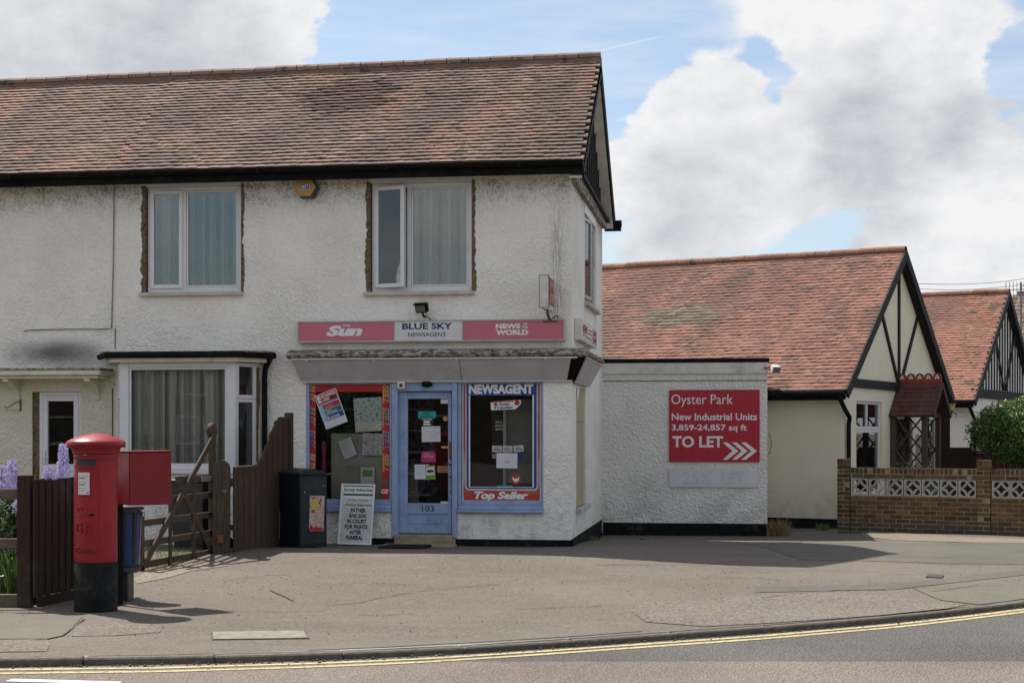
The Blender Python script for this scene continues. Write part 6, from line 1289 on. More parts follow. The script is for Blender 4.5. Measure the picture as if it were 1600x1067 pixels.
# ---------------------------------------------------------------- bungalows
def bframe(r, Z, z): 
    g = RT*.5+FW*.866; i = FW*.5-RT*.866; Mx = Matrix((g.normalized(), i.normalized(), Vector((0, 0, 1)))).transposed().to_4x4(); Mx.translation = cw(r, Z, z); return Mx
def bungalow(Mx, label, wallmat, roofmat, ridgemat, L, gp, all_stuff=False, key=None, Wd=6.9, ze=2.54, zr=5.32):
    o = thing('bungalow', label, 'house', tuple(Mx @ Vector((Wd/2, L/2, 0))))
    sideM = Mx @ Matrix(((0, -1, 0, 0), (1, 0, 0, 0), (0, 0, 1, 0), (0, 0, 0, 1)))     # side wall frame not used for openings
    MB(Mx).box(.0, .22, .225, L, -.3, ze).build('side_wall', wallmat, o); MB(Mx).box(Wd-.22, Wd, .225, L, -.3, ze).build('far_wall', wallmat, o); MB(Mx).box(.22, Wd-.22, L-.2, L, -.3, ze).build('rear_wall', wallmat, o)
    wall_holes(MB(Mx), 0, Wd, -.3, ze, gp, 0, .224).build('gable_wall', wallmat, o)
    mb = MB(Mx); mb.prism([(.02, ze+.001), (Wd-.02, ze+.001), (Wd/2, zr-.18)], .0, .2); mb.build('gable', wallmat, o)
    mb = MB(Mx); mb.box(.25, Wd-.25, 1.6, 1.65, -.2, ze); mb.box(.25, Wd-.25, .24, L-.25, ze-.04, ze); mb.box(.25, Wd-.25, .24, L-.25, -.15, -.1); mb.build('interior', 'interior', o)
    run, rise = Wd/2+.3, zr-(ze-.08); SLn = math.hypot(run, rise); cp, sp = run/SLn, rise/SLn
    mb = MB(Mx); e = .028; xl = -.3; mb.prism([(xl, ze-.11), (Wd/2, zr-.03), (Wd+.3, ze-.11), (Wd+.3, ze-.18), (Wd/2, zr-.15), (xl, ze-.18)], -.14, L+.1); body = mb.build('roof', 'lead', o)
    F = Mx @ Matrix(((0, cp, -sp, -.3), (-1, 0, 0, L+.1), (0, sp, cp, ze-.08), (0, 0, 0, 1))); g = .1105; tw = .166
    tiles(body, F, int((L+.25)/tw)+1, int(SLn/g), tw, g, roofmat, all_stuff=all_stuff, skip=lambda u, s: u < -.01 or u > L+.25-tw*.5, key=key, lip=.018, lim=(0, L+.25-tw))
    F2 = Mx @ Matrix(((0, -cp, sp, Wd+.3), (1, 0, 0, -.15), (0, sp, cp, ze-.08), (0, 0, 0, 1))); mb = MB(F2); mb.box(0, L+.25, 0, SLn, -.02, .012); mb.build('rear_slope', roofmat, body)
    ridge_tiles(body, Mx @ Vector((Wd/2, L+.1, zr-.01)), Mx @ Vector((Wd/2, -.17, zr-.01)), ridgemat, .115, .30)
    mb = MB(Mx)
    for s, xa, xb in ((1, -.3, Wd/2), (-1, Wd+.3, Wd/2)): mb.bar((xa, -.165, ze-.14), (xb, -.165, zr-.09), .03, .19, up=(0, 0, 1))
    mb.build('barge_board', 'timber_black', o)
    mb = MB(Mx); mb.prism([(-.28, ze-.2), (Wd/2, zr-.16), (Wd/2, zr-.19), (-.0, ze-.02)], -.14, -.002); mb.prism([(Wd+.28, ze-.2), (Wd/2, zr-.16), (Wd/2, zr-.19), (Wd, ze-.02)], -.14, -.002); mb.build('verge_soffit', 'timber_black', o)
    mb = MB(Mx); mb.tube([(-.36, -.14, ze-.11), (-.36, L+.1, ze-.11)], .06, 10); mb.box(-.3, -.28, -.13, L+.1, ze-.24, ze-.1); mb.box(-.28, -.001, .0, L, ze-.24, ze-.22); mb.build('gutter', 'black', body)
    mb = MB(Mx); mb.tube([(-.36, -.05, ze-.14), (-.36, -.06, ze-.24), (-.15, -.08, ze-.42), (.10, -.08, ze-.55), (.11, -.06, ze-.7), (.11, -.06, -.1)], .042, 10); mb.build('downpipe', 'black', o)
    return o
B1 = bframe(5.935, 27.5, -.16)
def g1(x0, y0, x1, y1): return fr(x0, y0, x1, y1, 0, B1)
wa = g1(1338, 627, 1378, 765); wb_ = g1(1430, 650, 1466, 790); dd = g1(1400, 655, 1426, 800)
wa = (wa[0], wa[1], .55, wa[3]); dd = (dd[0], dd[1], .03, dd[3]); wb_ = (max(wb_[0], dd[1]+.08), wb_[1], .35, wb_[3])
b1 = bungalow(B1, 'cream rendered bungalow with red tiled roof and sparse black gable timbers behind the brick wall', 'cream', 'roof_red', 'ridge_red', 8.3, [wa, wb_, dd], key=lambda x, y: 0)
def timbers(Mx, o, segs, w_=.08, name='gable_timber'):
    for (p, q) in segs:
        a, b = onplane(Mx, *p), onplane(Mx, *q); MB(Mx).bar((a[0], -.02, a[1]), (b[0], -.02, b[1]), w_, .034, up=(0, 1, 0)).build(name, 'timber_black', o)
timbers(B1, b1, [((1403.5, 430), (1403.5, 596)), ((1376, 487), (1402, 598)), ((1432, 497), (1406, 600))], .09)
MB(B1).bev(.0, 6.9, -.06, -.002, 2.54-.0, 2.70, .006).build('tie_beam', 'timber_black', b1)
MB(B1).box(-.012, -.001, .0, 8, -.3, .165).build('plinth', 'plinth', b1)
# window and door of the gable
wn = MB(B1); zt = wa[2]+(wa[3]-wa[2])*.70; frame_ring(wn, wa[0], wa[1], wa[2], zt, .06, .05, .11, .004); frame_ring(wn, wa[0], wa[1], zt+.002, wa[3]-.003, .05, .04, .11, .004); xm = (wa[0]+wa[1])/2; wn.bev(xm-.03, xm+.03, .045, .1, zt+.05, wa[3]-.05, .003); wf = wn.build('window', 'upvc', b1)
mb = MB(B1); mb.box(wa[0]+.06, wa[1]-.06, .07, .078, wa[2]+.05, zt-.05); mb.box(wa[0]+.05, wa[1]-.05, .07, .078, zt+.05, wa[3]-.05); mb.build('pane', 'glass', wf)
curtain(B1, wa[0]+.05, wa[1]-.05, wa[2], zt-.05, .13, 'grey net curtain in the tall window of the cream bungalow', .02)
curtain(B1, wb_[0]+.05, wb_[1]-.05, wb_[2], wb_[3]-.08, .13, 'net curtain added to brighten the window behind the lattice porch', .02)  # pale curtain added to brighten the dark porch window
wn = MB(B1); frame_ring(wn, *wb_, .07, .05, .11, .004); wf = wn.build('window', 'upvc', b1); MB(B1).box(wb_[0]+.07, wb_[1]-.07, .07, .078, wb_[2]+.05, wb_[3]-.05).build('pane', 'glass', wf)
t_ = MB(B1); t_.box(dd[0]+.04, dd[1]-.04, .05, .09, dd[2], dd[3]-.04); t_.build('front_door', 'wood_fence', b1)
# lattice porch
pcx = 3.45; hw = .50; pe = -.66; o = thing('lattice_porch', 'small timber lattice porch with dark red tiled roof and scalloped ridge on the cream bungalow', 'porch', tuple(B1 @ Vector((pcx, -.35, 0))))
zpe, zpr = 2.10, 2.66
for x in (pcx-hw, pcx+hw):
    for y in (-.05, pe): MB(B1).bev(x-.05, x+.05, y-.05, y+.045, -.1, zpe, .005).build('post', 'wood_post', o)
MB(B1).bev(pcx-.04, pcx+.04, -.07, -.01, 1.9, zpe+.3, .004).build('king_post', 'wood_post', o) if False else None
def lattice(ax, fixed, u0, u1, z0, z1, n, nm):
    mb = MB(B1); wv = u1-u0; hgt = (z1-z0)/n
    for i in range(n):
        for s in (1, -1):
            a, b = (u0, z0+i*hgt), (u1, z0+(i+1)*hgt)
            if s < 0: a, b = (u0, z0+(i+1)*hgt), (u1, z0+i*hgt)
            off = .012*s; P = [((fixed+off, p[0], p[1]) if ax == 'x' else (p[0], fixed+off, p[1])) for p in (a, b)]; MB(B1).bar(P[0], P[1], .022, .06, up=(1, 0, 0) if ax == 'x' else (0, 1, 0)).build(nm, 'wood_post', o)
lattice('x', pcx-hw, pe+.05, -.1, .1, 2.0, 3, 'lattice_bar'); lattice('x', pcx+hw, pe+.05, -.1, .1, 2.0, 3, 'lattice_bar'); lattice('y', pe, pcx-hw+.05, pcx-hw+.3, .1, 2.0, 5, 'lattice_bar'); lattice('y', -.06, pcx-hw+.05, pcx+hw-.05, .1, 2.0, 4, 'lattice_bar')
run, rise = hw+.16, zpr-zpe+.06; SLn = math.hypot(run, rise); cp, sp = run/SLn, rise/SLn
for s in (1, -1):
    F = B1 @ (Matrix(((0, cp, -sp, pcx-hw-.16), (-1, 0, 0, -.005), (0, sp, cp, zpe-.06), (0, 0, 0, 1))) if s > 0 else Matrix(((0, -cp, sp, pcx+hw+.16), (1, 0, 0, pe-.2), (0, sp, cp, zpe-.06), (0, 0, 0, 1))))
    Lp = .86
    sl = MB(F); sl.box(0, Lp, 0, SLn, -.03, -.008); so2 = sl.build('roof_slope', 'wood_post', o)
    for j in range(7):
        for i in range(5):
            u0 = i*Lp/5+(.0 if j % 2 else 0); x = MB(F @ Matrix.Translation((u0, j*SLn/7, 0))); x.add([(.002, 0, .018), (Lp/5-.002, 0, .018), (Lp/5-.002, SLn/5.4, .004), (.002, SLn/5.4, .004), (.002, 0, -.006), (Lp/5-.002, 0, -.006)], [(0, 1, 2, 3), (4, 5, 1, 0), (0, 3, 4), (1, 5, 2)]); q = x.build('tile', 'roof_porch', so2); q['tone'] = rnd.random()
for s in (-1, 1): mb = MB(B1); mb.bar((pcx+s*(hw+.16), pe-.215, zpe-.07), (pcx, pe-.215, zpr), .03, .09, up=(0, 0, 1)); mb.build('barge_board', 'roof_porch', o)
MB(B1).bev(pcx-hw-.05, pcx+hw+.05, pe-.04, pe+.04, zpe-.09, zpe-.0, .004).build('front_beam', 'wood_post', o)
for k in range(5):
    w5 = .86/5; y0 = -.005-w5*(k+1); r = w5/2; C = (y0+r, zpr+.14); pts = [(y0+.004, zpr-.05)]+[(C[0]-(r-.004)*math.cos(pi*i/8), C[1]+(r-.004)*math.sin(pi*i/8)) for i in range(9)]+[(y0+w5-.004, zpr-.05)]
    mb = MB(B1); mb.prism(pts, pcx-.018, pcx+.018, 'x'); q = mb.build('ridge_crest', 'scallop_red', o)
    for (dy, dz) in ((-.024, -.012), (.024, -.012), (0, .024)): mb = MB(B1 @ Matrix.Translation((pcx-.019, C[0]+dy, C[1]+dz)) @ Matrix.Rotation(-pi/2, 4, 'Y')); mb.lathe([(.001, .002), (.024, .002), (.024, 0), (.001, 0)], 10); mb.build('trefoil_hole', 'print_cream', q)
# lantern on its scroll bracket, little sign and climbing stem
lx, lz = onplane(B1, 1487, 633, -.25); wx, wz = onplane(B1, 1478, 648, -.02); o = thing('wall_lantern', 'small black and amber carriage lantern on a scroll bracket beside the porch', 'lantern', tuple(B1 @ Vector((wx, -.02, wz)))); T = B1 @ Matrix.Translation((lx, -.25, lz))
MB(T).lathe([(.001, -.14), (.05, -.13), (.055, -.12), (.001, -.12)], 6).build('base', 'black', o); MB(T).lathe([(.045, -.119), (.085, .04)], 6).build('glass', 'lamp_glass', o); MB(T).lathe([(.12, .041), (.10, .06), (.05, .11), (.02, .13), (.012, .2), (.001, .21)], 6).build('cap', 'black', o)
mb = MB(B1); mb.tube([(lx, -.25, lz-.14), (lx-.02, -.25, lz-.2), (lx-.12, -.2, lz-.25), (wx+.1, -.1, wz-.04), (wx, -.02, wz)], .014, 6); mb.tube([(wx+.05, -.08, wz-.03), (wx+.1, -.14, wz+.06), (wx+.18, -.2, wz+.02), (wx+.14, -.2, wz-.04)], .01, 6); mb.build('scroll_bracket', 'black', o)
hx, hz_ = onplane(B1, 1474, 668, -.03); tag(MB(B1).bev(hx-.22, hx+.22, -.05, -.03, hz_-.08, hz_+.08, .004).build('name_plate', 'timber_black'), 'small dark name plate on the cream wall right of the lattice porch', 'sign')
mb = MB(B1); lv = MB(B1)
for k in range(5):
    x = hx+rnd.uniform(-.18, .2); pts = [(x, -.05, -.1)]; 
    for i in range(14): x += rnd.gauss(0, .05); pts.append((x, -.05-rnd.random()*.05, -.1+.16*(i+1))); 
    mb.tube(pts, .007, 4)
    for p in pts[2:]:
        for _ in range(3): q = Vector(p)+Vector((rnd.gauss(0, .07), rnd.gauss(0, .03), rnd.gauss(0, .07))); a = Vector((rnd.gauss(0, .02), 0, rnd.gauss(0, .02))); b = Vector((rnd.gauss(0, .015), rnd.gauss(0, .015), .02)); lv.add([q-a, q+b, q+a, q-b], [(0, 1, 2, 3)], rnd.random())
o = thing('climbing_plant', 'thin sparse climber trained up the wall right of the lattice porch', 'plant', tuple(B1 @ Vector((hx, -.05, 0)))); mb.build('stems', 'bark', o); lv.build('leaves', 'leaf_garden', o)['kind'] = 'stuff'
# second bungalow, white with close studding
B2 = bframe(5.935+5.0, 27.5+9.1, -.16)
w2_ = fr(1522, 640, 1556, 720, 0, B2)
b2 = bungalow(B2, 'white bungalow with closely spaced black timbers in its gable behind the shrub', 'white_rough', 'roof_red2', 'ridge_red', 9.5, [(w2_[0], w2_[1], .8, min(w2_[3], 2.2))], all_stuff=True)
MB(B2).bev(.0, 6.9, -.06, -.002, 2.54, 2.76, .006).build('tie_beam', 'timber_black', b2)
for k in range(1, 23):
    x = .3*k; top = 2.54+(5.12-2.54)*(1-abs(x-3.45)/3.45)
    if top > 2.95: MB(B2).box(x-.03, x+.03, -.026, -.001, 2.765, top-.05).build('gable_timber', 'timber_black', b2)
for s in (-1, 1): MB(B2).bar((3.45+s*.12, -.045, 2.8), (3.45+s*1.15, -.045, 4.25), .08, .03, up=(0, 1, 0)).build('brace_timber', 'timber_black', b2)
mb = MB(B2); frame_ring(mb, w2_[0], w2_[1], .8, min(w2_[3], 2.2), .07, .04, .1, .004); xm = (w2_[0]+w2_[1])/2; mb.bev(xm-.035, xm+.035, .042, .098, .87, min(w2_[3], 2.2)-.07, .003); wf = mb.build('window', 'upvc', b2); MB(B2).box(w2_[0]+.07, w2_[1]-.07, .07, .08, .87, min(w2_[3], 2.2)-.07).build('pane', 'glass', wf)
x, z = onplane(B2, 1564, 632, -.03); mb = MB(B2); mb.prism([(x-.26, z-.14), (x+.26, z-.14), (x+.28, z+.02), (x+.18, z+.14), (x, z+.2), (x-.18, z+.14), (x-.28, z+.02)], -.04, -.003); tag(mb.build('wall_plaque', 'print_rust'), 'dark red rounded plaque on the white bungalow wall above the shrub', 'plaque')
# third roof at the right edge, with chimney aerial
B3 = bframe(19.6, 46.5, -.1); o = thing('distant_house', 'brown pantiled house roof just showing at the right edge beyond the white bungalow', 'house', tuple(B3.translation))
MB(B3).box(0, 9, 0, 9, -.3, 3.4).build('wall', 'white_rough', o); mb = MB(B3); mb.prism([(-.4, 3.3), (4.5, 6.35), (9.4, 3.3)], -.2, 9.2); rf3 = mb.build('roof', 'roof_far', o)
mb = MB(B3)
for j in range(20):
    for i in range(36):
        u = i*.26; s = j*.285; cx_ = 4.9/5.77; sx_ = 3.05/5.77; p = Vector((-.4+s*cx_-.03*sx_, 9.2-u, 3.3+s*sx_+.03*cx_)); a = Vector((cx_, 0, sx_))*.3; n_ = Vector((-sx_, 0, cx_)); mb.add([p+n_*.02, p+Vector((0, -.12, 0))+n_*.055, p+Vector((0, -.25, 0))+n_*.02, p+a, p+a+Vector((0, -.12, 0))+n_*.035, p+a+Vector((0, -.25, 0)), p-n_*.02, p+Vector((0, -.25, 0))-n_*.02], [(0, 1, 4, 3), (1, 2, 5, 4), (6, 7, 2, 1, 0)], .01+rnd.random()*.98)
q = mb.build('pantiles', 'roof_far', rf3); q['kind'] = 'stuff'
P3 = cw(.3313*48.0, 48.0); o = thing('tv_aerial', 'television aerial on a lattice mast rising beyond the white bungalow roof', 'aerial', (P3.x, P3.y, 4)); mb = MB(Matrix.Translation(P3)); zt = 1.6+(672-441)/2400*48
mb.tube([(0, 0, 3), (0, 0, zt)], .035, 6); mb.tube([(.18, 0, 3), (.16, 0, zt-.9)], .025, 6)
for k in range(9): z = 4.3+.22*k; mb.tube([(0, 0, z), (.17, 0, z+.11)], .012, 4)
mb.build('mast', 'lead', o); mb = MB(Matrix.Translation(P3)); mb.tube([(-.5, 0, zt-.25), (.5, 0, zt-.2)], .015, 5); [mb.tube([(-.45+.11*k, 0, zt-.55+.1*(k % 2)), (-.45+.11*k, 0, zt+.02)], .010, 4) for k in range(9)]; mb.bev(-.12, .12, -.05, .05, zt-.42, zt-.28, .01); mb.build('aerial_rods', 'lead', o)
# overhead cables
for k, (ya, yb) in enumerate(((443, 430.5), (451.5, 439))):
    a = cw(.262*44, 44, 1.6+(672-ya)/2400*44); b = cw(.35*44, 44, 1.6+(672-yb+1)/2400*44); d = b-a; pts = [a+d*(t/16)-Vector((0, 0, .12*math.sin(pi*t/16))) for t in range(-16, 30)]
    mb = MB(); mb.tube([tuple(p) for p in pts], .008, 4); tag(mb.build('overhead_cable', 'lead'), ('upper' if k == 0 else 'lower')+' of the two overhead cables crossing the sky above the white bungalow', 'cable', 'overhead cables above the bungalows')
# ---------------------------------------------------------------- brick garden wall with screen blocks
wo = cw(5.59-.02, 26.3); dirw = (RT*.875-FW*.485).normalized(); inw = Vector((-dirw.y, dirw.x, 0)); Wm = Matrix((dirw, inw, Vector((0, 0, 1)))).transposed().to_4x4(); Wm.translation = wo; 
o = thing('brick_garden_wall', 'low brown brick garden wall with a row of pale concrete screen blocks and square piers', 'wall', tuple(wo)); WL = 5.6; z0 = -.185
bl, bh, bd, jt = .215, .065, .103, .010
shared = {}
def brk(l, h, d): 
    k = (round(l, 3), round(h, 3), round(d, 3))
    if k not in shared: mb = MB(); mb.bev(0, l, 0, d, 0, h, .004); shared[k] = mesh_of(mb, 'brick', 'brick')
    return shared[k]
Wr = Wm.to_3x3().to_4x4(); nbk = 0; extra = MB(Wm)
def lay(x, y, z, l=bl, h=bh, d=bd):
    global nbk
    jitter = rnd.uniform(-.003, .003); tn = min(.999, max(.001, rnd.gauss(.5, .27)))
    if nbk < 298 and x < 4.2: placed(o, 'brick', brk(l, h, d), Wm @ Vector((x, y+jitter, z)), Wr @ Matrix.Rotation(rnd.gauss(0, .006), 4, 'Z'), tn); nbk += 1
    else: extra.bev(x, x+l, y+jitter, y+jitter+d, z, z+h, .004, tn)
piers = [(-.0, .225), (2.34, 2.565), (4.9, 5.125)]
def inpier(x): return any(a-.02 < x < b for a, b in piers)
cs = bh+jt; ncourse = 9
for j in range(ncourse):
    z = z0+j*cs; x = -.0
    segs = []
    for (a, b) in piers:      # pier: stretcher / two headers
        if j % 2: lay(a, -.012, z, .215)
        else: lay(a, -.012, z, .1025); lay(a+.1125, -.012, z, .1025)
    edges = [.226, 2.339, 2.566, 4.899, 5.126, WL]
    for a, b in ((edges[0], edges[1]), (edges[2], edges[3]), (edges[4], edges[5])):
        x = a; first = True
        while x < b-.02:
            l = .1025 if (first and j % 2) else bl; l = min(l, b-x); first = False
            if l > .03: lay(x, 0, z, l)
            x += l+jt
zs = z0+ncourse*cs; sbh = .29
for j in range(ncourse, ncourse+7):
    z = z0+j*cs
    for (a, b) in piers:
        if j % 2: lay(a, -.012, z, .215)
        else: lay(a, -.012, z, .1025); lay(a+.1125, -.012, z, .1025)
zc1_ = zs+sbh+jt
for a, b in ((.235, 2.33), (2.575, 4.89)):
    x = a
    while x < b-.03: l = min(bl, b-x); lay(x, 0, zc1_, l); x += l+jt
    x = a
    while x < b-.03: lay(x, 0, zc1_+cs, .065, .10); x += .075
    nb_ = int((b-a)/.298+.3); stp = (b-a)/nb_
    for k in range(nb_):
        bx = a+k*stp; sz = .285; mbk = MB(Wm @ Matrix.Translation((bx+stp/2, .0, zs+sbh/2+.002))); h = sz/2
        frame_ring(mbk, -h, h, -h, h, .022, .008, .095, .003)
        for q in range(4):        # four arcs bulging inwards, forming the star
            cx_, cz_2 = (h*(1 if q in (0, 3) else -1), h*(1 if q < 2 else -1)); n = 7; arc = []
            for i in range(n+1):
                t_ = pi/2*i/n; rr = h*.97; px_, pz2 = cx_-math.copysign(rr*math.cos(t_), cx_), cz_2-math.copysign(rr*math.sin(t_), cz_2); arc.append((px_, .05, pz2))
            for p, q2 in zip(arc, arc[1:]): mbk.bar(p, q2, .082, .024, up=(cx_, 0, cz_2))
        for sx_ in (-1, 1):
            for sz_ in (-1, 1): mbk.prism([(sx_*(h-.02), sz_*(h-.02)), (sx_*(h-.06), sz_*(h-.02)), (sx_*(h-.02), sz_*(h-.06))], .01, .093)
        mbk.build('screen_block', 'screen', o)
for (a, b) in piers: 
    z = z0+16*cs
    for j in range(2 if a < 4 else 1): lay(a, -.012, z+j*cs*0+0, .1025, .10) if j == 0 else lay(a+.1125, -.012, z, .1025, .10)
if extra.v: q = extra.build('further_bricks', 'brick', o); q['kind'] = 'stuff'
mb = MB(Wm)
for a, b in ((.23, 2.335), (2.57, 4.895), (5.13, WL)): mb.box(a, b, .0045, bd-.008, z0-.2, zs-.001); 
for a, b in ((.23, 2.335), (2.57, 4.895)): mb.box(a, b, .0025, bd-.008, zs+sbh+.0045, zc1_+cs+.09)
for a, b in piers: mb.box(a+.006, b-.012, -.0095, bd-.014, z0-.2, z0+16*cs-.002); mb.box(a+.1, a+.112, -.006, bd-.02, z0+16*cs, z0+16*cs+.09)
mb.build('mortar', 'brick_mortar', o)
# garden behind: dark fences, shrub, low plants
p = cw(9.3, 31.5); o = thing('garden_fence', 'dark brown board fence between the two bungalows beside the lantern', 'fence', tuple(p)); Rf = Matrix.Translation(cw(8.7, 31.3)) @ Matrix.Rotation(TH-.2, 4, 'Z')
for k in range(6): h = 1.9 if k < 2 else 1.25; ob = MB(Rf).bev(k*.11, k*.11+.1095, 0, .02, -.2, h, .002).build('board', 'wood_dark', o); ob['tone'] = rnd.random()*.5
o = thing('red_brown_fence', 'low red-brown panel fence behind the shrub in the bungalow garden', 'fence', tuple(cw(9.6, 31))); Rf = Matrix.Translation(cw(9.35, 31.5)) @ Matrix.Rotation(TH-.45, 4, 'Z')
for k in range(32): ob = MB(Rf).bev(k*.12, k*.12+.117, 0, .02, -.2, 1.13, .003).build('board', 'wood_red', o); ob['tone'] = rnd.random()
MB(Rf).bev(-.02, 3.9, -.03, .04, 1.135, 1.18, .004).build('capping', 'wood_red', o)
def blob_where(C, S, seed=0, shell=.55):
    C = Vector(C)
    def f():
        while 1:
            v = Vector((rnd.gauss(0, 1), rnd.gauss(0, 1), rnd.gauss(0, 1))).normalized(); r = rnd.uniform(shell, 1)**.5; k = .82+.36*noise.noise(v*2.3+Vector((seed, 0, 0))); return C+Vector((v.x*S[0], v.y*S[1], v.z*S[2]))*r*k, v
    return f
def shrub(name, label, C, S, n, size, mat, group=None, clumps=9, cat='shrub'):
    C = Vector(C); o = thing(name, label, cat, (C.x, C.y, C.z-S[2]), group); mb = MB()
    for k in range(clumps):
        v = Vector((rnd.gauss(0, 1), rnd.gauss(0, 1), rnd.gauss(0, .9))).normalized(); c = C+Vector((v.x*S[0], v.y*S[1], v.z*S[2]))*.52; f = rnd.uniform(.42, .62); leaves(n//clumps, blob_where(c, (S[0]*f, S[1]*f, S[2]*f), k*3), size, mb)
    mb.build('foliage', mat, o)['kind'] = 'stuff'; st = MB()
    for k in range(7): a = rnd.uniform(0, 6.28); st.tube([(C.x, C.y, C.z-S[2]*1.15), (C.x+math.cos(a)*S[0]*.2, C.y+math.sin(a)*S[1]*.2, C.z-S[2]*.5), (C.x+math.cos(a)*S[0]*.55, C.y+math.sin(a)*S[1]*.55, C.z+S[2]*.3)], [.03, .02, .008], 6)
    st.build('stem', 'bark', o); return o
shrub('laurel_shrub', 'dense round green shrub standing above the brick wall at the right edge', cw(9.95, 29.8, 1.60), (1.18, .8, .72), 19000, .034, 'leaf_bush', clumps=18)
shrub('garden_shrub', 'loose leafy green plant seen through the screen blocks of the garden wall', cw(6.9, 27.2, .55), (.8, .3, .5), 1600, .035, 'leaf_garden', clumps=6)
shrub('porch_pot_plant', 'small dark leafy plant at the foot of the lattice porch', tuple(B1 @ Vector((3.0, -.95, .75))), (.22, .2, .35), 700, .03, 'leaf_bush', clumps=4, cat='plant')
# dry tuft between outbuilding and bungalow
def tuft(name, label, cx, cy, n, h, sp, mat, cat='plant', z=None, group=None, lean=.5, wd=.006):
    mb = MB(); zz = gz_s(cx, cy) if z is None else z
    for _ in range(n):
        a = rnd.uniform(0, 6.28); r = abs(rnd.gauss(0, sp)); b = Vector((cx+math.cos(a)*r, cy+math.sin(a)*r, zz-.01)); L_ = h*rnd.uniform(.4, 1.1); dv = Vector((math.cos(a)*lean*rnd.random(), math.sin(a)*lean*rnd.random(), 1)).normalized(); s = dv.orthogonal().normalized(); s.rotate(Matrix.Rotation(rnd.uniform(0, 6), 3, dv)); s *= wd
        m_ = b+dv*L_*.6; t_ = m_+(dv+Vector((math.cos(a), math.sin(a), -.3))*.45*rnd.random())*L_*.4; mb.add([b-s, b+s, m_+s*.8, t_, m_-s*.8], [(0, 1, 2, 4), (4, 2, 3)], .01+rnd.random()*.98)
    ob = mb.build(name, mat); return tag(ob, label, cat, group)
tf = onground(1217, 836, -.15); tuft('dry_weed', 'dry brown tuft of weeds at the foot of the outbuilding corner', tf.x, tf.y+.05, 320, .33, .10, 'dry')
for (px, py, lb) in ((925, 838, 'small green weed at the foot of the side wall below the boarded window'), (1410, 814, None)):
    if lb: p = onground(px, py, -.03); tuft('wall_weed', lb, p.x, p.y, 60, .10, .06, 'leaf_grass')
p = onground(1288, 827, -.15); tuft('pale_weed', 'pale weed sprouting below the cream bungalow side wall', p.x, p.y, 70, .16, .08, 'leaf_grass')
for k, (x, lb) in enumerate(((1003, 'green weeds in the joint at the foot of the outbuilding plinth'), (870, 'tiny weed at the foot of the wall below the right shop window'))):
    q = onground(x, 838 if k == 0 else 853, -.1 if k == 0 else 0); tuft('wall_weed', lb, q.x, q.y, 40, .06, .05, 'leaf_grass', group=None)
lit = MB()
for _ in range(70):
    x = rnd.uniform(-8, 8); y = kerb_y(x)-rnd.uniform(.01, .12); s = rnd.uniform(.008, .022); a = rnd.uniform(0, 6); zz = -.05
    u = Vector((math.cos(a), math.sin(a), 0))*s; v_ = Vector((-math.sin(a), math.cos(a), .3))*s*.6; c = Vector((x, y, zz+.004)); lit.add([c-u, c+v_, c+u, c-v_+Vector((0, 0, .004))], [(0, 1, 2, 3)], rnd.random())
for _ in range(260):
    x = rnd.uniform(-7.5, 7); y = rnd.choice([-.12, -.1, -.2, -.3])-abs(rnd.gauss(0, .12)) if x < 0 else rnd.uniform(4.4, 4.85); s = rnd.uniform(.006, .02); a = rnd.uniform(0, 6)
    u = Vector((math.cos(a), math.sin(a), 0))*s; v_ = Vector((-math.sin(a), math.cos(a), .3))*s*.6; c = Vector((x, y, gz_s(x, y)+.006)); lit.add([c-u, c+v_, c+u, c-v_+Vector((0, 0, .004))], [(0, 1, 2, 3)], rnd.random())
q = lit.build('dead_leaves', 'dry'); q['kind'] = 'stuff'; q['label'] = 'dead leaves and scraps along the wall foot and gutter'
# grass and dirt behind the gate
mb = MB()
for _ in range(1600):
    p = cw(rnd.uniform(-4.75, -3.9), rnd.uniform(17.6, 20.3)); p.z = gz_s(p.x, p.y)+.002; h = rnd.uniform(.015, .07); a = rnd.uniform(0, 3.14); s = Vector((math.cos(a), math.sin(a), 0))*.004; t_ = p+Vector((rnd.gauss(0, .02), rnd.gauss(0, .02), h)); mb.add([p-s, p+s, t_], [(0, 1, 2)], rnd.random())
q = mb.build('rough_grass', 'leaf_grass'); q['kind'] = 'stuff'; q['label'] = 'patchy rough grass behind the open gate'
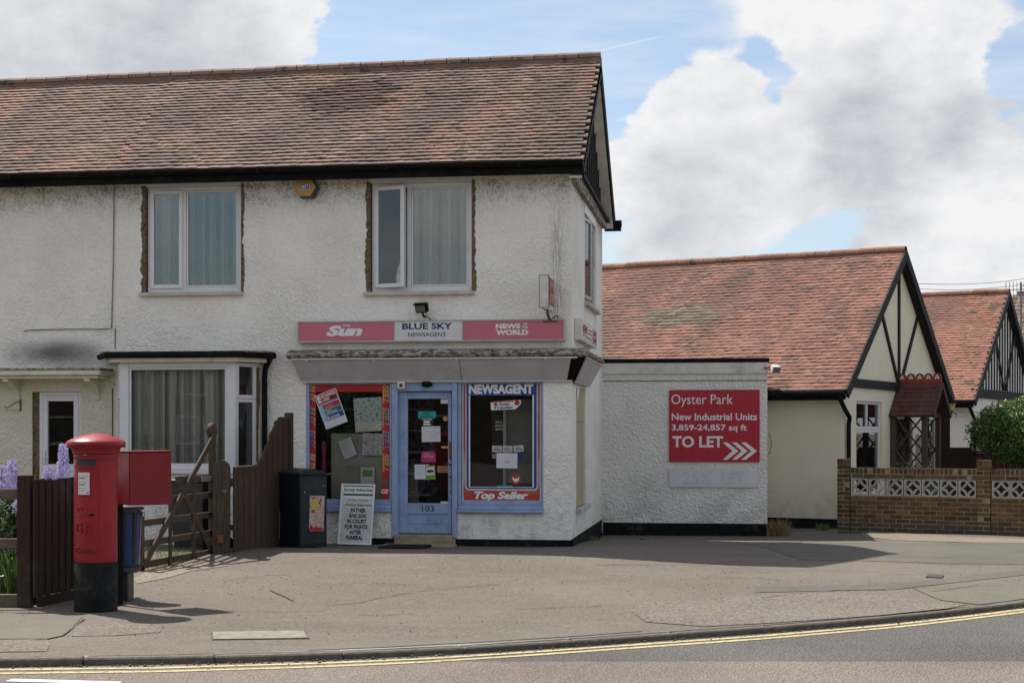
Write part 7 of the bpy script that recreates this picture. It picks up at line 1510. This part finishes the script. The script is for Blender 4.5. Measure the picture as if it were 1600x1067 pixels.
# ---------------------------------------------------------------- flower bed at the left
bed = MB(); bed.prism([tuple(cw(-9, 13.98).xy), tuple(cw(-4.42, 13.98).xy), tuple(cw(-4.2, 16.5).xy), tuple(cw(-9, 17.5).xy)], -.02, .06, 'z'); struct(bed.build('flower_bed', 'soil'))
def delphinium(px, ptop, pbot, Zd, label, lean=0.):
    x = (px-800)/2400*Zd; zt_ = 1.6-(ptop-672)/2400*Zd; zb2_ = 1.6-(pbot-672)/2400*Zd; b = cw(x, Zd, .05); o = thing('delphinium', label, 'flower', tuple(b), 'lilac delphiniums in the bed')
    mb = MB(); mb.tube([b, b+Vector((lean*.3, 0, (zt_-.05)*.6)), Vector((b.x+lean, b.y, zt_-.02))], [.009, .007, .003], 6); mb.build('stem', 'stem', o)
    fl = MB(); L_ = zt_-zb2_; n = int(300*L_/.5)+90
    for i in range(n):
        u = rnd.random(); z = zb2_+L_*u; r = .068*(1-.5*u**2)*rnd.uniform(.65, 1.1); a = rnd.uniform(0, 6.28); c = Vector((b.x+lean*(z/zt_)+math.cos(a)*r, b.y+math.sin(a)*r, z)); nrm = Vector((math.cos(a), math.sin(a), .25)).normalized(); s1 = nrm.orthogonal().normalized(); s2 = nrm.cross(s1); s = rnd.uniform(.012, .02)*(1-.35*u); tn = rnd.random()
        for k in range(5):
            t0 = 2*pi*k/5; e1 = s1*math.cos(t0)+s2*math.sin(t0); e2 = s1*math.cos(t0+1.1)+s2*math.sin(t0+1.1); fl.add([c, c+e1*s+nrm*.004, c+(e1+e2)*s*.7+nrm*.007, c+e2*s+nrm*.004], [(0, 1, 2, 3)], min(.99, max(.01, tn+rnd.gauss(0, .15))))
    fl.build('flower_spike', 'petal', o)
    lf = MB()
    for _ in range(160):
        a = rnd.uniform(0, 6.28); r = rnd.uniform(.03, .2); c = Vector((b.x+math.cos(a)*r, b.y+math.sin(a)*r, rnd.uniform(.25, min(.95, zb2_)))); leaves(3, lambda: (c+Vector((rnd.gauss(0, .02), rnd.gauss(0, .02), rnd.gauss(0, .02))), Vector((math.cos(a), math.sin(a), .5))), .03, lf, long=1.3)
    lf.build('foliage', 'leaf_garden', o)['kind'] = 'stuff'
delphinium(99, 694, 772, 15.6, 'tallest lilac delphinium spike, just left of the post box cap'); delphinium(76, 729, 780, 15.3, 'short lilac delphinium spike left of the tallest one'); delphinium(16, 719, 775, 15.2, 'slender lilac delphinium spike above the top rail at the left', .02)
delphinium(3, 728, 790, 15.0, 'lilac delphinium spike cut by the left edge of the photo'); delphinium(27, 778, 800, 14.7, 'low lilac delphinium bloom just under the top rail', .03)
for k, (r, Zd, s, lb) in enumerate(((-4.75, 14.9, (.35, .3, .38), 'leafy pale green clump between the fence rails nearest the board fence'), (-5.4, 15.1, (.45, .35, .40), 'leafy pale green clump between the rails at the left edge'), (-4.4, 15.9, (.2, .3, .34), 'leafy clump behind the short board fence'))):
    shrub('leafy_clump', lb, cw(r, Zd, .68), s, 2400, .026, 'leaf_garden', 'leafy clumps in the flower bed', 6, 'plant')
for k, (r, Zd, lb) in enumerate(((-4.62, 14.25, 'clump of upright iris leaves nearest the board fence post'), (-4.85, 14.4, 'middle clump of upright iris leaves under the lower rail'), (-5.15, 14.3, 'clump of upright iris leaves at the left edge'))):
    p = cw(r, Zd); tuft('iris_clump', lb, p.x, p.y, 60, .55, .07, 'leaf_iris', z=.05, group='iris clumps in the flower bed', lean=.25, wd=.014)
p = cw(-4.68, 14.06); fw = MB(); 
for k in range(5): a = 2*pi*k/5; c = Vector((p.x, p.y, .26)); e = Vector((math.cos(a), math.sin(a)*.5, .25)); s_ = Vector((-math.sin(a), math.cos(a), 0))*.012; fw.add([c, c+e*.03-s_, c+e*.06, c+e*.03+s_], [(0, 1, 2, 3)], .5)
o = thing('white_flower', 'single small white flower low in the bed beside the board fence post', 'flower', (p.x, p.y, .05)); fw.build('petals', 'white_petal', o); MB().tube([(p.x, p.y, .05), (p.x, p.y, .26)], .004, 5).build('stem', 'stem', o)
# ---------------------------------------------------------------- the other side of the road (behind the camera, seen in the glass)
def opp(X, Y, Wd, Dp, he, hr, label, mat, grp='houses across the road'):
    T = Matrix.Translation((X, Y, 0)); o = thing('brick_house', label, 'house', (X, Y, 0), grp); MB(T).box(-Wd/2, Wd/2, -Dp, 0, -.1, he).build('wall', 'brick', o); mb = MB(T); mb.prism([(-Dp-.3, he), (-Dp/2, hr), (.3, he)], -Wd/2-.2, Wd/2+.2, 'x'); rf = mb.build('roof', 'roof_far', o)
    MB(T).box(-.4, .4, -Dp/2-.4, -Dp/2+.4, hr-.6, hr+1.1).build('chimney', 'brick_red', rf)
    for x in (-Wd*.28, Wd*.28):
        for z in ((.9, 2.3), (3.3, 4.6)) if he > 4 else ((.9, 2.2),):
            f = MB(T).box(x-.75, x+.75, .001, .05, *z).build('window', 'upvc', o); MB(T).box(x-.66, x+.66, .051, .056, z[0]+.08, z[1]-.08).build('pane', 'interior', f)
    MB(T).box(-.5, .5, .001, .06, 0, 2.1).build('door', 'wood_dark', o)
for x, lb in ((-34, 'brown brick house across the road, farthest left'), (-21.5, 'brown brick house across the road, second from the left'), (-9, 'brown brick house across the road left of the middle'), (16, 'brown brick house across the road, right of the middle'), (29, 'brown brick house across the road, farthest right')): opp(x, -52, 9.5, 7, 5.2, 8, lb, 'brick_red')
for (x, y, h), lb in zip(((-2.5, -49, 2.6), (1.5, -50, 2.9), (5.5, -49.5, 2.7), (9.5, -50, 2.8), (-15.5, -50, 3.0)), ('leftmost of the four trees added across the road to darken the glass reflections', 'second of the four trees added across the road to darken the glass reflections', 'third of the four trees added across the road to darken the glass reflections', 'rightmost of the four trees added across the road to darken the glass reflections', 'single tree added between the two left houses across the road to darken reflections')):
    shrub('reflection_tree', lb, (x, y, h), (2.6, 1.7, 2.7), 2400, .2, 'leaf_bush', 'trees added across the road to darken reflections', 8, 'tree')  # unseen trees, added to darken what the shop glass reflects
